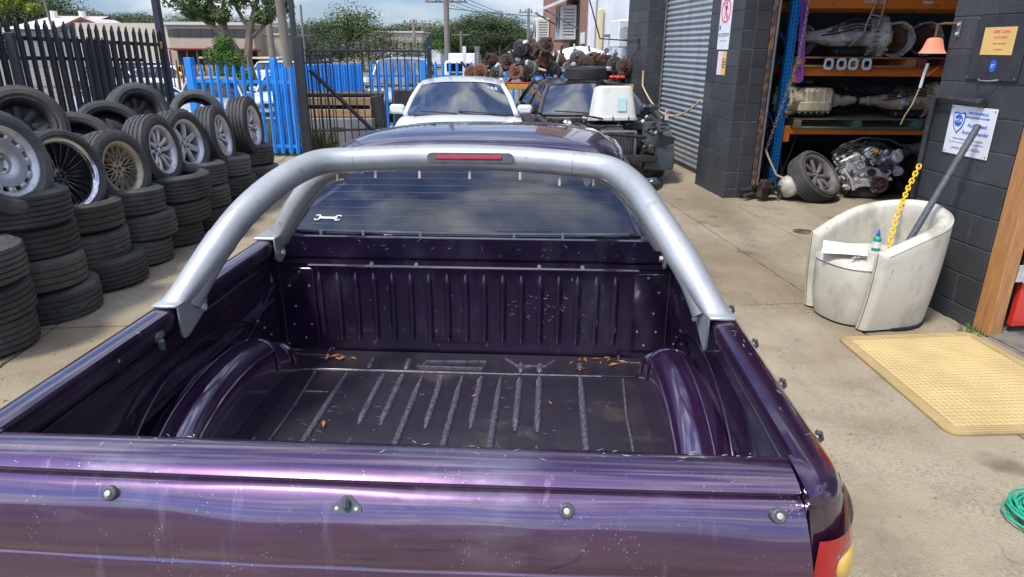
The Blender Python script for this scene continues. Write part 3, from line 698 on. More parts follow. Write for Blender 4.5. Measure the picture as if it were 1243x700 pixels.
def pallet(x, y, z, L_, D_, mats, label, hgt=.12):
    p = thing('pallet', label, 'pallet', (x, y, z), (0, 0, 0), 'timber pallets on the racking')
    n_ = 6
    for k in range(n_): MB().box((0, -D_ / 2 + D_ * (k + .5) / n_, hgt - .009), (L_, D_ / n_ * .62, .018), bev=.002).build('deck_board', mats[0], p, 0)
    for k in range(3): MB().box((0, -D_ / 2 + .05 + (D_ - .1) * k / 2, .009), (L_, .09, .018), bev=.002).build('base_board', mats[-1], p, 0)
    for k in range(3): MB().box((-L_ / 2 + .05 + (L_ - .1) * k / 2, 0, hgt / 2), (.09 if k == 1 else .1, D_, hgt - .038), bev=.003).build('bearer', mats[k % len(mats)], p, 0)
    return p
pallet(4.32, RY + .42, .775, 1.62, 1.0, [M['greywood'], M['greenwood'], M['greenwood']], 'green and grey timber pallet on the lower rack beam')
pallet(5.60, RY + .42, .775, .85, 1.0, [M['greywood'], M['greywood']], 'grey timber pallet at the right end of the lower rack beam')
pallet(4.15, RY + .38, 1.51, 1.45, 1.0, [mat('orange_pallet', (0.50, 0.17, 0.05), .8, col2=(.25, .12, .06), scale=6), M['pallet']], 'orange brown timber pallet under the upper gearboxes', .115)
pallet(5.35, RY + .38, 1.51, .9, 1.0, [mat('red_pallet', (0.33, 0.06, 0.045), .8, col2=(.15, .05, .04), scale=6)], 'dark red pallet at the right of the upper beam', .115)
# ------------------------------------------------------------------ gearboxes, engine, bay clutter
def gearbox(label, loc, rz, s=1.0, m1=None, ribs=True, flip=False, group='gearboxes stored on the racking'):
    """long automatic gearbox lying along local +x: bell housing at the right, tail housing at the left"""
    m1 = m1 or M['cast']
    g = thing('gearbox', label, 'gearbox', loc, (0, 0, rz), group, s)
    A_ = T(0, 0, .19) @ MX(PI / 2, 4, 'Y')
    def oct_(k, i, r, h): return (r * (1 + .06 * math.cos(4 * 2 * PI * k / 32) + .025 * math.cos(7 * 2 * PI * k / 32 + i)), h)
    b = MB(); b.M = A_
    b.lathe([(0, .02), (.10, .02), (.112, .05), (.118, .10), (.122, .20), (.13, .22), (.145, .28), (.17, .36), (.192, .40), (.205, .41), (.205, .435), (.17, .435), (.15, .40), (0, .36)], 32, fn=oct_)
    b.M = I4; b.build('bell_housing', m1, g, 40)
    b = MB(); b.M = A_
    b.lathe([(0, -.42), (.035, -.42), (.04, -.40), (.036, -.36), (.05, -.35), (.054, -.22), (.062, -.20), (.075, -.14), (.095, -.06), (.115, 0), (.13, .005), (.13, .03), (0, .03)], 28, fn=oct_)
    b.M = I4; b.build('tail_housing', m1, g, 40)
    b = MB()
    for k in range(9):
        a = -1.1 + k * .27
        b.M = T(0, 0, .19) @ MX(a, 4, 'X'); b.box((.32, -.165, 0), (.15, .022, .008), (0, 0, R_(24)))
    for k in range(6):
        b.M = T(0, 0, .19) @ MX(k * 1.05, 4, 'X'); b.box((.11, -.12, 0), (.17, .014, .010)); b.box((-.13, -.07, 0), (.18, .03, .008), (0, 0, R_(-14)))
    b.M = I4; b.build('rib', m1, g, 0)
    b = MB()
    for k in range(14):
        a = 2 * PI * k / 14; b.M = T(0, 0, .19) @ MX(a, 4, 'X'); b.cyl((.385, 0, .192), (.45, 0, .192), .013, n=8)
        if k % 2: b.cyl((-.005, 0, .118), (.045, 0, .118), .010, n=6)
    b.M = I4; b.build('flange_bolt', M['castbright'], g, 0)
    b = MB(); b.box((.10, 0, .055), (.30, .22, .075), bev=.015); b.box((.10, 0, .095), (.33, .25, .012), bev=.004); b.build('oil_pan', M['grease'], g, 0)
    b = MB(); b.M = T(.16, -.135, .20) @ MX(PI / 2, 4, 'X'); b.lathe([(0, .02), (.03, .02), (.034, .012), (.036, 0), (0, 0)], 16); b.M = I4
    b.box((.03, -.125, .17), (.09, .03, .06), bev=.01); b.box((-.03, -.10, .25), (.05, .03, .035), bev=.006); b.build('side_cover', M['castbright'], g, 40)
    b = MB(); r = random.Random(int(loc[0] * 100))
    for k in range(4):
        z = .24 + .03 * k; b.tube([(-.2 + .05 * k, -.06, z - .04), (0, -.13, z), (.1, -.14, z + .03), (.25, -.13, z + .02 * r.random())], .007, 5)
    b.build('cooler_line', M['grease'], g)
    return g
def bellface(label, loc, rz, s=1.0, group='gearboxes stored on the racking'):
    """gearbox standing end on: the open bell housing with converter faces the yard"""
    g = thing('gearbox', label, 'gearbox', loc, (0, 0, rz), group, s)
    A_ = T(0, 0, .22) @ MX(PI / 2, 4, 'X')
    def lob(k, i, r, h): 
        a = 2 * PI * k / 40; return (r * (1 + (.045 * max(0, math.cos(5 * a)) + .03 * math.cos(2 * a)) if r > .16 else 1), h)
    b = MB(); b.M = A_
    b.lathe([(.085, -.30), (.12, -.28), (.15, -.10), (.185, -.02), (.205, .0), (.205, .035), (.178, .035), (.172, .0), (.150, -.07), (.08, -.09), (0, -.09)], 40, fn=lob)
    b.M = I4; b.build('bell_housing', M['cast'], g, 40)
    b = MB(); b.M = A_; b.lathe([(.14, -.06), (.145, -.03), (.12, -.005), (.09, -.002), (.075, -.015), (.05, -.01), (.045, .012), (.02, .02), (.018, .035), (0, .035)], 36); b.M = I4
    b.build('torque_converter', M['rustbright'], g, 40)
    b = MB(); b.M = A_
    for k in range(10):
        a = 2 * PI * k / 10 + .2; b.cyl((.192 * math.cos(a), .192 * math.sin(a), .0), (.192 * math.cos(a), .192 * math.sin(a), .055), .014, n=8)
    b.M = I4; b.build('dowel', M['castbright'], g, 0)
    b = MB(); b.box((0, .2, .05), (.26, .3, .09), bev=.02); b.build('oil_pan', M['grease'], g, 0)
    return g
SH1 = 1.625; SH2 = .895
gearbox('long pale gearbox on the upper shelf, its bell housing to the right', (3.98, RY + .12, SH1), R_(3), 1.22)
bellface('gearbox end on with rusty converter in its round housing, upper shelf', (4.67, RY + .08, SH1 - .02), R_(-8), 1.02)
bellface('dark greasy housing facing out behind the purple strap', (3.64, RY + .35, SH1), R_(14), .88)
bellface('shadowed gearbox at the right of the upper shelf behind the bell', (5.15, RY + .30, SH1), R_(-5), 1.0)
gm_ = gearbox('muddy tan gearbox with wide body on the lower shelf beside the blue upright', (3.86, RY + .10, SH2), R_(184), 1.12, mat('muddy_cast', (0.62, 0.54, 0.38), .75, .1, col2=(.36, .30, .21), scale=7, bump=.5, bscale=40, layers=[((.04, .035, .03), 9, .58, .7, (1, 1, 1), 7, .8)]))
b = MB(); b.box((.10, 0, .19), (.42, .27, .25), bev=.03)
for k in range(6): b.box((-.06 + k * .066, 0, .19), (.014, .29, .27), bev=.004)
b.box((.12, .14, .13), (.36, .03, .10), bev=.01); b.build('gear_case', bpy.data.materials['muddy_cast'], gm_, 0, kind='stuff')
gearbox('brown gearbox with a slim tail on the right of the lower shelf', (4.85, RY + .12, SH2), R_(3), 1.10, mat('brown_cast', (0.48, 0.38, 0.25), .7, .2, col2=(.22, .17, .12), scale=7, bump=.5, bscale=40, layers=[((.03, .025, .02), 9, .55, .7, (1, 1, 1), 7, .8)]))
gearbox('dark gearbox lying behind the muddy one on the lower shelf', (4.35, RY + .48, SH2), R_(170), 1.12, M['grease'])
# wiring and levers on the shelves
b = MB(); r = random.Random(3)
for k in range(16):
    x0 = 4.45 + r.random() * .9; p = [(x0, RY + r.uniform(-.02, .3), SH2 + .30 + r.random() * .08)]
    for j in range(6): p.append((p[-1][0] + r.uniform(-.13, .13), p[-1][1] + r.uniform(-.05, .05), SH2 + .26 + r.random() * .14))
    b.tube(p, .008, 5)
b.build('wiring_loom', M['grease'], None, 40, label='tangled black wiring loom lying over the brown gearbox', cat='wiring')
lv = thing('dipstick_tube', 'bent pale dipstick tubes standing up from the upper gearbox', 'tube', (4.05, RY - .08, SH1 + .12))
MB().tube([(0, 0, 0), (.14, 0, .14), (.17, 0, .30), (.26, .0, .58)], .011, 6).build('tube', mat('tan_tube', (.30, .24, .15), .5, .3), lv)
MB().tube([(.30, .04, .12), (.33, .04, .3), (.38, .04, .60)], .011, 6).build('tube', bpy.data.materials['tan_tube'], lv)
MB().tube([(.19, 0, .36), (.34, .04, .34)], .012, 6).build('clip', M['castbright'], lv)
# exhaust manifold gaskets hanging on the pallet front
gk = MB()
o_ = [(.047 * (abs(math.cos(a)) ** .6) * math.copysign(1, math.cos(a)), .056 * (abs(math.sin(a)) ** .6) * math.copysign(1, math.sin(a))) for a in [2 * PI * k / 28 for k in range(28)]]
i_ = [(x * .56, y * .56) for x, y in o_]
vs = [(x, -.004, z) for x, z in o_] + [(x, -.004, z) for x, z in i_] + [(x, .004, z) for x, z in o_] + [(x, .004, z) for x, z in i_]
n_ = 28; fs = []
for k in range(n_):
    j = (k + 1) % n_
    fs += [(k, j, n_ + j, n_ + k), (2 * n_ + k, 3 * n_ + k, 3 * n_ + j, 2 * n_ + j), (k, 2 * n_ + k, 2 * n_ + j, j), (n_ + k, n_ + j, 3 * n_ + j, 3 * n_ + k)]
gkm = gk.add(vs, fs).mesh('port_gasket', M['signwhite'], 40)
for k, (dx, tl, lb) in enumerate(((0, 4, 'leftmost white port gasket hung on the upper pallet edge, nearest the purple strap'), (.155, -3, 'second white port gasket from the purple strap, close beside the leftmost'),
                          (.295, 3, 'third white port gasket from the purple strap on the pallet edge'), (.46, -2, 'white port gasket set apart at the right of the row of four'))):
    obj('port_gasket', gkm, None, (3.80 + dx, RY - .15, 1.545), (R_(-3), R_(tl), 0), lb, 'gasket', 'white port gaskets on the pallet edge', scale=(1.22, 1.5, 1.22))
# purple strap and chains
b = MB(); b.box((3.455, RY - .09, 1.78), (.062, .004, .92), (0, R_(-5), 0)); b.box((3.475, RY - .12, 1.79), (.025, .03, .90), (0, R_(-5), 0)); 
b.build('ratchet_strap', M['purplestrap'], None, 0, label='purple lifting strap hanging against the blue upright', cat='strap')
def chain(pts, link, r, m, name, label, cat, lim=400):
    t_ = thing(name, label, cat); pts = [Vector(p) for p in pts]
    # walk the polyline
    b0 = MB(); ring = []
    L_ = link
    for k in range(12):
        a = 2 * PI * k / 12; x = math.cos(a) * L_ * .33; y = math.sin(a) * L_ * .33
        ring.append((x + 0, y + (L_ * .28 if y > 0 else -L_ * .28), 0))
    me = b0.tube(ring, r, 5, closed=True).mesh('link', m, 60)
    acc = 0; k = 0; step = L_ * .92
    for i in range(len(pts) - 1):
        a, c_ = pts[i], pts[i + 1]; seg = (c_ - a).length; d = (c_ - a).normalized()
        while acc < seg:
            p = a + d * acc; q = d.to_track_quat('Y', 'Z').to_matrix().to_4x4() @ MX(PI / 2 * (k % 2) + .4, 4, 'Y')
            o = obj('link', me, t_); o.matrix_local = T(*p) @ q
            acc += step; k += 1
        acc -= seg
    return t_
chain([(2.96 + .40, 8.20, 3.3), (3.30, 8.22, 1.6), (3.06, 8.22, .55)], .040, .0045, M['steel'], 'hoist_chain', 'thin grey hoist chain hanging beside the rusty jamb', 'chain')
# junk at foot of upright: differential with rusty frame
df = thing('differential', 'grey differential housing with rusty arms on the bay floor', 'differential', (3.26, 8.05, 0), (0, 0, R_(20)))
b = MB(); b.M = T(.02, -.08, .17) @ MX(R_(-60), 4, 'Y'); b.lathe([(0, .13), (.05, .12), (.10, .08), (.13, .02), (.14, 0), (.14, -.03), (.10, -.08), (.05, -.15), (.04, -.22), (0, -.22)], 24); b.M = I4; b.build('housing', M['cast'], df, 40)
MB().tube([(-.10, .05, .10), (-.32, .12, .12), (-.50, .16, .10)], [.05, .035, .03], 10).build('axle_tube', M['grease'], df)
b = MB(); b.box((-.30, -.02, .14), (.10, .10, .22), (0, R_(12), 0), .01); b.box((-.36, .1, .05), (.3, .05, .05), (0, 0, .3), .01); b.build('bracket', M['rust'], df, 0)
b = MB(); r = random.Random(5)
for k in range(9):
    a = r.random() * 6; b.tube([(-.2 + r.uniform(-.15, .2), r.uniform(-.1, .1), .04), (-.2 + r.uniform(-.2, .2), r.uniform(-.1, .1), .15 + r.random() * .12), (-.2 + r.uniform(-.2, .25), r.uniform(-.12, .1), .06 + r.random() * .15)], .012, 6)
b.build('brake_pipe', M['grease'], df)
sh = thing('drive_shaft', 'pale bent shaft leaning down onto the differential', 'shaft', (0, 0, 0))
MB().tube([(3.05, 8.22, .57), (3.10, 8.15, .44), (3.18, 8.10, .28), (3.28, 8.0, .24)], .014, 6).build('shaft', bpy.data.materials['tan_tube'], sh)
b = MB(); r = random.Random(11)
for k in range(14):
    x = 3.12 + r.random() * .5; y = 8.75 + r.random() * .5; b.tube([(x, y, 0.02), (x + r.uniform(-.25, .25), y + .1, .3 + r.random() * .5), (x + r.uniform(-.3, .3), y + .15, .4 + r.random() * .9)], r.uniform(.012, .03), 6)
b.build('scrap_pile', M['grease'], None, 40, label='dark shafts and arms heaped behind the blue upright', cat='scrap', kind='stuff')

# V engine on the floor
en = thing('engine', 'bare grey engine with pulleys and yellow cap on the bay floor', 'engine', (4.32, 8.30, 0), (0, 0, R_(-12)))
b = MB(); b.box((0, 0, .075), (.36, .42, .15), bev=.03); b.build('sump', M['grease'], en, 0)
b = MB(); b.box((0, .02, .25), (.46, .46, .24), bev=.03)
for k in range(6): b.box((-.22 + k * .088, -.22, .25), (.02, .04, .22), (0, 0, 0), .005)
b.box((0, -.24, .20), (.40, .03, .10), bev=.01); b.box((-.02, -.235, .34), (.5, .03, .12), (0, R_(10), 0), .01)
b.build('cylinder_block', M['castbright'], en, 0)
for s_ in (-1, 1):
    b = MB(); b.M = T(s_ * .20, .02, .43) @ MX(R_(32 * s_), 4, 'Y'); b.box((0, 0, 0), (.24, .46, .16), bev=.025)
    for k in range(4): b.cyl((0, -.17 + k * .11, .07), (0, -.17 + k * .11, .10), .025, n=10)
    b.M = I4; b.build('cylinder_head', M['castbright'], en, 0)
    b = MB(); b.M = T(s_ * .265, .02, .515) @ MX(R_(32 * s_), 4, 'Y'); b.box((0, 0, 0), (.20, .44, .06), bev=.02)
    for k in range(3): b.box((0, -.15 + k * .15, .035), (.16, .02, .012))
    b.M = I4; b.build('valve_cover', M['blackplastic'], en, 0)
b = MB(); b.box((0, .05, .56), (.26, .38, .10), bev=.03)
for k in range(3): b.tube([(-.03, -.10 + k * .12, .60), (-.15, -.10 + k * .12, .63), (-.26, -.09 + k * .12, .56)], .028, 8); b.tube([(.03, -.06 + k * .12, .60), (.15, -.06 + k * .12, .63), (.26, -.05 + k * .12, .56)], .028, 8)
b.build('intake_manifold', M['grease'], en, 40)
def pulley(x, z, r, m, nm='pulley', y=-.27):
    b = MB(); b.M = T(x, y, z) @ MX(PI / 2, 4, 'X')
    b.lathe([(0, .03), (r * .25, .035), (r * .3, .015), (r * .75, .01), (r * .85, .03), (r, .03), (r, .018), (r * .93, .008), (r, .0), (r, -.02), (0, -.02)], 28)
    if r > .05:
        for k in range(5):
            a = 2 * PI * k / 5; b.box((math.cos(a) * r * .52, math.sin(a) * r * .52, .018), (r * .5, .014, .016), (0, 0, a))
    return b.build(nm, m, en, 40)
pulley(.13, .19, .095, M['rust']); pulley(.17, .40, .072, mat('purple_steel', (.12, .07, .14), .35, .6)); pulley(.30, .36, .055, M['castbright']); pulley(.02, .33, .045, M['grease']); pulley(-.12, .42, .05, M['castbright'])
b = MB(); b.M = T(.27, -.22, .52) @ MX(PI / 2, 4, 'X'); b.lathe([(0, .08), (.03, .085), (.06, .07), (.068, .05), (.068, -.08), (.05, -.1), (0, -.1)], 20); b.M = I4; b.build('alternator', M['castbright'], en, 40)
b = MB(); b.M = T(-.02, -.22, .55) @ MX(R_(70), 4, 'X'); b.lathe([(0, .05), (.04, .05), (.07, .03), (.075, 0), (.07, -.08), (0, -.08)], 20); b.M = I4; b.build('water_pump', M['castbright'], en, 40)
b = MB(); b.M = T(.02, -.28, .58) @ MX(R_(50), 4, 'X'); b.cyl((0, 0, 0), (0, 0, .03), .026, n=12); b.build('filler_cap', M['yellowplastic'], en, 0)
b = MB(); r = random.Random(9)
for k in range(26):
    x = r.uniform(-.36, .40); z = r.uniform(.35, .62); y = r.uniform(-.30, -.1)
    p = [(x, y, z)]
    for j in range(4): p.append((p[-1][0] + r.uniform(-.10, .10), p[-1][1] + r.uniform(-.04, .04), min(.70, max(.2, p[-1][2] + r.uniform(-.07, .08)))))
    b.tube(p, r.uniform(.006, .014), 6)
b.tube([(-.34, -.1, .60), (-.1, -.15, .72), (.2, -.12, .70), (.42, -.2, .60), (.52, -.24, .54)], .012, 6)
b.build('wiring_loom', M['grease'], en, 40)
b = MB()
for k in range(44):
    x = r.uniform(-.36, .34); z = r.uniform(.12, .60); b.box((x, -.25 + r.uniform(-.03, .05), z), (r.uniform(.02, .07), r.uniform(.02, .05), r.uniform(.02, .06)), (r.random(), r.random(), r.random()), .005)
    if k % 3 == 0: b.cyl((x, -.29, z), (x + .01, -.24, z), r.uniform(.01, .022), n=8)
b.build('bracket', M['castbright'], en, 0)
MB().tube([(-.30, -.28, .36), (-.20, -.32, .24), (-.16, -.33, .12)], .016, 8).build('coolant_pipe', M['castbright'], en)
b = MB()
for k in range(10): b.cyl((-.38 + r.random() * .1, -.2 + r.random() * .1, .30 + r.random() * .22), (-.30, -.12, .36), .02, n=7)
b.build('side_cover', M['castbright'], en, 0)
# ------------------------------------------------------------------ tyres and wheels
def tyre_mesh(name, R=.315, W=.205, rim=.205, m=None, lug=.006, groove=4, seed=0, nseg=60):
    h = W / 2; pr = []
    # outside profile from one bead across the tread to the other bead, then inner liner
    pr += [(rim, -h * .72), (rim + .010, -h * .90), (rim + .028, -h * .99), (rim + (R - rim) * .30, -h * 1.04), (rim + (R - rim) * .34, -h * 1.055), (rim + (R - rim) * .38, -h * 1.04),
           (rim + (R - rim) * .62, -h * 1.04), (R - .030, -h * .97), (R - .014, -h * .90)]
    t0 = len(pr); tw = h * .84
    nb = groove + 1; gw = .010
    bw = (2 * tw - groove * gw) / nb; y = -tw
    for k in range(nb):
        c_ = 1 - .010 * abs((k - groove / 2) / (nb / 2)) ** 2
        pr += [(R * c_, y), (R * c_, y + bw)]; y += bw
        if k < groove: pr += [(R * c_ - .009, y + .001), (R * c_ - .009, y + gw - .001)]; y += gw
    t1 = len(pr)
    pr += [(r, -z) for r, z in reversed(pr[:t0])]
    pr += [(rim + .008, h * .55), (R - .045, h * .70), (R - .028, h * .3), (R - .028, -h * .3), (R - .045, -h * .70), (rim + .008, -h * .55)]
    rnd = random.Random(seed)
    def fn(k, i, r, z):
        if i in (t0 - 1, t0, t0 + 1, t1 - 1, t1 - 2, t1) and k % 2: r -= lug
        elif t0 <= i < t1 and (k + i // 4) % (3 if seed % 2 else 2) == 0 and lug > .003: r -= lug * .5
        return r, z
    return MB().lathe(pr, nseg, close=True, fn=fn).mesh(name, m or M['tyre'], 32)
TY = [tyre_mesh('tyre', .315, .205, .205, lug=.0055, groove=4, seed=1), tyre_mesh('tyre', .305, .195, .20, lug=.004, groove=3, seed=2, m=M['tyrebrown']),
      tyre_mesh('tyre', .325, .215, .215, lug=.006, groove=5, seed=3, nseg=72), tyre_mesh('tyre', .30, .20, .19, lug=.002, groove=4, seed=4)]
TW = [.205, .195, .215, .20]
TLOW = tyre_mesh('tyre_low', .318, .215, .245, lug=.004, groove=4, seed=6, nseg=72)
# stacks: (x, y, [mesh index...])  bottom to top
stacks = [(-3.14, 3.62, [0, 3, 2], 'stack cut by the left frame edge'),
          (-3.17, 4.22, [3, 1, 0, 2], 'tall stack under the aero disc wheel'),
          (-3.17, 4.80, [2, 0, 1], 'stack under the black spoked wheel'),
          (-3.12, 5.40, [3, 0, 3], 'stack under the champagne wheel'),
          (-3.12, 5.98, [1, 0, 2], 'stack under the ten spoke wheel'),
          (-3.12, 6.56, [0, 3, 2], 'stack under the broad spoke wheel'),
          (-3.13, 7.16, [1, 0, 3], 'stack under the seventh wheel'),
          (-3.05, 7.86, [0, 3, 2], 'stack nearest the blue gate')]
rr = random.Random(21); tops = []
pos_words = ['bottom tyre', 'second tyre up', 'third tyre up', 'top tyre']
desc = {0: 'ribbed worn tyre', 1: 'dusty brownish tyre', 2: 'deep grooved tyre', 3: 'smooth black tyre'}
for si, (x, y, ks, where) in enumerate(stacks):
    z = 0
    for k, ti in enumerate(ks):
        wd = TW[ti] * 1.04
        dx, dy = rr.uniform(-.045, .045), rr.uniform(-.035, .035); sq = rr.uniform(.93, 1.06)
        pw = 'top tyre' if k == len(ks) - 1 else pos_words[k]
        obj('tyre', TY[ti], None, (x + dx, y + dy, z + wd / 2 + .002), (rr.uniform(-.045, .045), rr.uniform(-.045, .045), rr.random() * 6), scale=(sq, sq, 1.0),
            label=('%s, %s of the %s' % (desc[ti], pw, where)) , cat='tyre', group='stacked used tyres')
        z += wd * .985
    tops.append(z)
# second row of stacks hidden behind, only their top tyres show between the wheels
for x, y, ti, where in ((-3.86, 3.95, 0, 'behind the aero disc wheel'), (-3.90, 4.62, 3, 'behind the black multi spoke wheel'), (-3.88, 5.28, 1, 'behind the champagne mesh wheel'), (-3.86, 5.95, 0, 'behind the ten spoke wheel'), (-3.86, 6.62, 2, 'behind the broad spoke wheel'), (-3.8, 7.3, 0, 'behind the seventh leaning wheel')):
    for k in range(3):
        pw = ['bottom', 'middle', 'top'][k]
        obj('tyre', TY[ti], None, (x + rr.uniform(-.02, .02), y + rr.uniform(-.02, .02), .107 + k * .208), (0, 0, rr.random() * 6), label='%s tyre of the back row %s' % (pw, where), cat='tyre', group='stacked used tyres')

# rims, axis along +z (face at +z)
def rim_lip(m, r=.205, w=.19, depth=.0):
    b = MB(); h = w / 2
    b.lathe([(r + .004, -h), (r + .004, -h + .008), (r - .012, -h + .02), (r - .028, -h * .3), (r - .030, h * .45), (r - .020, h * .72), (r - .012, h - .012), (r + .006, h - .006), (r + .008, h + .002), (r - .002, h + .004), (r - .022, h - .008), (r - .034, h * .55), (r - .040, 0), (r - .035, -h * .5), (r - .018, -h)], 56, close=True)
    return b
def spoke(b, a, r0, r1, w0, w1, z0, z1, t0=.028, t1=.018, dx=0.0, crown=.004):
    """tapered spoke from hub to lip with a raised centre line, dx shears the tip sideways"""
    c_, s_ = math.cos(a), math.sin(a); n_ = 4; rings = []
    for i in range(n_ + 1):
        f = i / n_; r = r0 + (r1 - r0) * f; w_ = w0 + (w1 - w0) * f; z = z0 + (z1 - z0) * f + .010 * math.sin(PI * f); t_ = t0 + (t1 - t0) * f; o = dx * f
        row = [(-w_ / 2, -t_), (-w_ / 2, -.004), (-w_ * .28, crown), (w_ * .28, crown), (w_ / 2, -.004), (w_ / 2, -t_)]
        rings.append([(c_ * r - s_ * (q + o), s_ * r + c_ * (q + o), z + h_) for q, h_ in row])
    b.loft(rings, caps=True)
def hub(b, r, z, n_=5, hr=.055):
    b.lathe([(0, z + .008), (.022, z + .010), (.026, z + .004), (hr, z), (hr + .01, z - .01), (hr + .01, z - .05), (0, z - .05)], 30)
def bolts(n_, r, z):
    b = MB()
    for k in range(n_):
        a = 2 * PI * k / n_; b.cyl((math.cos(a) * r, math.sin(a) * r, z - .004), (math.cos(a) * r, math.sin(a) * r, z + .004), .0095, n=8)
    return b
def make_wheel(style, label, R=.315, rim=.205, W=.205, tm=None, group='wheels standing on the tyre stacks', cat='wheel'):
    g = thing('wheel', label, cat, group=group)
    obj('tyre', tm or TY[0], g)
    h = W / 2 - .01
    lipm, spm = {'disc': ('alloy', 'alloy'), 'multi': ('chrome', 'gloss'), 'mesh': ('gold', 'gold'), 'steel': ('grease', 'grease')}.get(style, ('alloy', 'alloy'))
    if style == 'grey5': lipm = spm = 'alloydull'
    rm = rim_lip(M[lipm], rim, W - .02).build('rim', M[lipm], g, 40)
    # dark disc in the barrel stands in for shade behind the spokes
    b = MB(); b.lathe([(0, -h * .35), (rim - .034, -h * .35), (rim - .034, -h * .45), (0, -h * .45)], 32); b.build('shade_disc', M['grease'], rm, 40)
    b = MB()
    if style == 'disc':
        def dfn(k, i, r, z):
            return r, z
        b.lathe([(0, .0), (.030, .0), (.036, .018), (.060, .016), (.066, .050), (.085, .066), (.105, .072), (.146, .074), (.150, .062), (.10, .056), (0, -.02)], 60)
        b.build('aero_disc', M['alloy'], rm, 30)
        b = MB()
        for k in range(12):
            a = 2 * PI * k / 12; spoke(b, a, .143, .186, .044, .052, .066, .064, .02, .02, crown=.004)
        b.lathe([(.182, .066), (.200, .070), (.202, .05), (.182, .05)], 60, close=True)
        b.build('cover_tab', M['alloy'], rm, 40)
        bolts(5, .05, .022).build('wheel_bolt', M['alloydull'], rm, 0)
        # dark slots between tabs
    elif style == 'multi':
        for k in range(10):
            for d in (-1, 1): spoke(b, 2 * PI * k / 10 + d * .10, .035, rim - .018, .016, .012, .015, .055, .03, .014, dx=d * .018)
        hub(b, 0, .03, hr=.04); b.build('spokes', M['gloss'], rm, 40)
        b = MB()
        for k in range(10):
            for d in (-1, 1):
                spoke(b, 2 * PI * k / 10 + d * .10, .05, rim - .02, .0035, .0035, .021, .061, .002, .002, dx=d * .018, crown=.0015)
        b.build('polished_edge', M['chrome'], rm, 40)
        bolts(5, .03, .036).build('wheel_bolt', M['chrome'], rm, 0)
    elif style == 'mesh':
        for k in range(16):
            a = 2 * PI * k / 16
            spoke(b, a, .050, rim - .018, .008, .008, .045, .060, .014, .012, dx=.072)
            spoke(b, a, .050, rim - .018, .008, .008, .045, .060, .014, .012, dx=-.072)
        b.lathe([(0, .052), (.05, .055), (.062, .048), (.064, .03), (0, .03)], 30); b.build('mesh_spokes', M['gold'], rm, 40)
        b = MB()
        for k in range(5):
            a = 2 * PI * k / 5 + .3; b.cyl((math.cos(a) * .045, math.sin(a) * .045, .048), (math.cos(a) * .045, math.sin(a) * .045, .0575), .011, n=10)
        b.cyl((0, 0, .05), (0, 0, .0585), .016, n=12); b.build('bolt_hole', M['grease'], rm, 0)
        b = MB(); b.lathe([(rim - .03, .062), (rim - .018, .066), (rim - .01, .055), (rim - .03, .050)], 48, close=True); b.build('inner_ring', M['gold'], rm, 40)
    elif style in ('ten', 'five', 'seven', 'split', 'grey5'):
        n_, w0, w1, dbl = {'ten': (10, .034, .040, 0), 'five': (7, .060, .052, 0), 'seven': (7, .036, .050, 0), 'split': (6, .022, .020, 1), 'grey5': (8, .036, .062, 0)}[style]
        for k in range(n_):
            a = 2 * PI * k / n_ + .1
            if dbl:
                for d in (-1, 1): spoke(b, a + d * .02, .04, rim - .018, w0, w1, .040, .062, dx=d * .030)
            elif style == 'ten':
                spoke(b, a, .04, rim - .018, w0, w1, .045 if k % 2 else .035, .062, dx=.012 if k % 2 else -.012)
            else: spoke(b, a, .04, rim - .018, w0, w1, .045, .060)
        hub(b, 0, .048, hr=.05); b.build('spokes', M[spm], rm, 40)
        bolts(5, .038, .052).build('wheel_bolt', M['grease'], rm, 0)
    else:
        for k in range(8): spoke(b, 2 * PI * k / 8, .05, rim - .03, .05, .07, -.01, .0)
        hub(b, 0, .0, hr=.06); b.build('steel_centre', M['grease'], rm, 40)
    return g
def pose(o, loc, yaw, lean=0, spin=0, scale=1.0):
    """axis (+z of the wheel) turned to the horizontal heading yaw, tipped up by lean"""
    n_ = Vector((math.cos(yaw) * math.cos(lean), math.sin(yaw) * math.cos(lean), math.sin(lean)))
    q = n_.to_track_quat('Z', 'Y').to_matrix().to_4x4() @ MX(spin, 4, 'Z')
    o.rotation_mode = 'QUATERNION'; o.location = loc; o.rotation_quaternion = q.to_quaternion(); o.scale = (scale,) * 3
G_ = 'wheels standing on the tyre stacks'
wl = [('disc', 'large silver aero disc wheel with a ring of notches, second from the left frame edge', -3.19, 4.02, tops[1] - .02, -9, 14, None, 1.02, .4),
      ('multi', 'chrome lipped wheel with many thin black spokes on the third stack', -3.30, 4.72, tops[2], -16, 12, TLOW, 1.0, .2),
      ('mesh', 'champagne cross spoke mesh wheel standing on the fourth stack', -3.24, 5.30, tops[3] - .04, -10, 10, None, .98, .1),
      ('ten', 'silver ten spoke wheel standing on the fifth stack', -3.22, 5.90, tops[4], -1, 8, None, 1.0, .5),
      ('five', 'bigger silver wheel with broad flat spokes on the sixth stack', -3.25, 6.46, tops[5] - .02, -9, 10, TY[2], 1.0, .3),
      ('ten', 'silver wheel with fine twisted spokes on the seventh stack', -3.16, 7.02, tops[6], 4, 8, None, 1.0, 1.2),
      ('split', 'silver split spoke wheel on the last stack beside the blue gate', -3.10, 7.72, tops[7], 3, 5, None, 1.04, .8)]
for st, lb, x, y, z, yw, ln, tm, s_, sp in wl:
    rimr = .245 if tm is TLOW else .205
    g = make_wheel(st, lb, rim=rimr if tm is not TY[2] else .213, tm=tm)
    pose(g, (x + .09, y, z + .315 * s_ - .115), R_(yw), R_(ln), sp, s_)
# edge of one more wheel at the left frame border
g = make_wheel('seven', 'pale wheel cut by the left frame edge on the first stack'); pose(g, (-3.34, 3.58, tops[0] + .28), R_(-35), R_(12), 0)
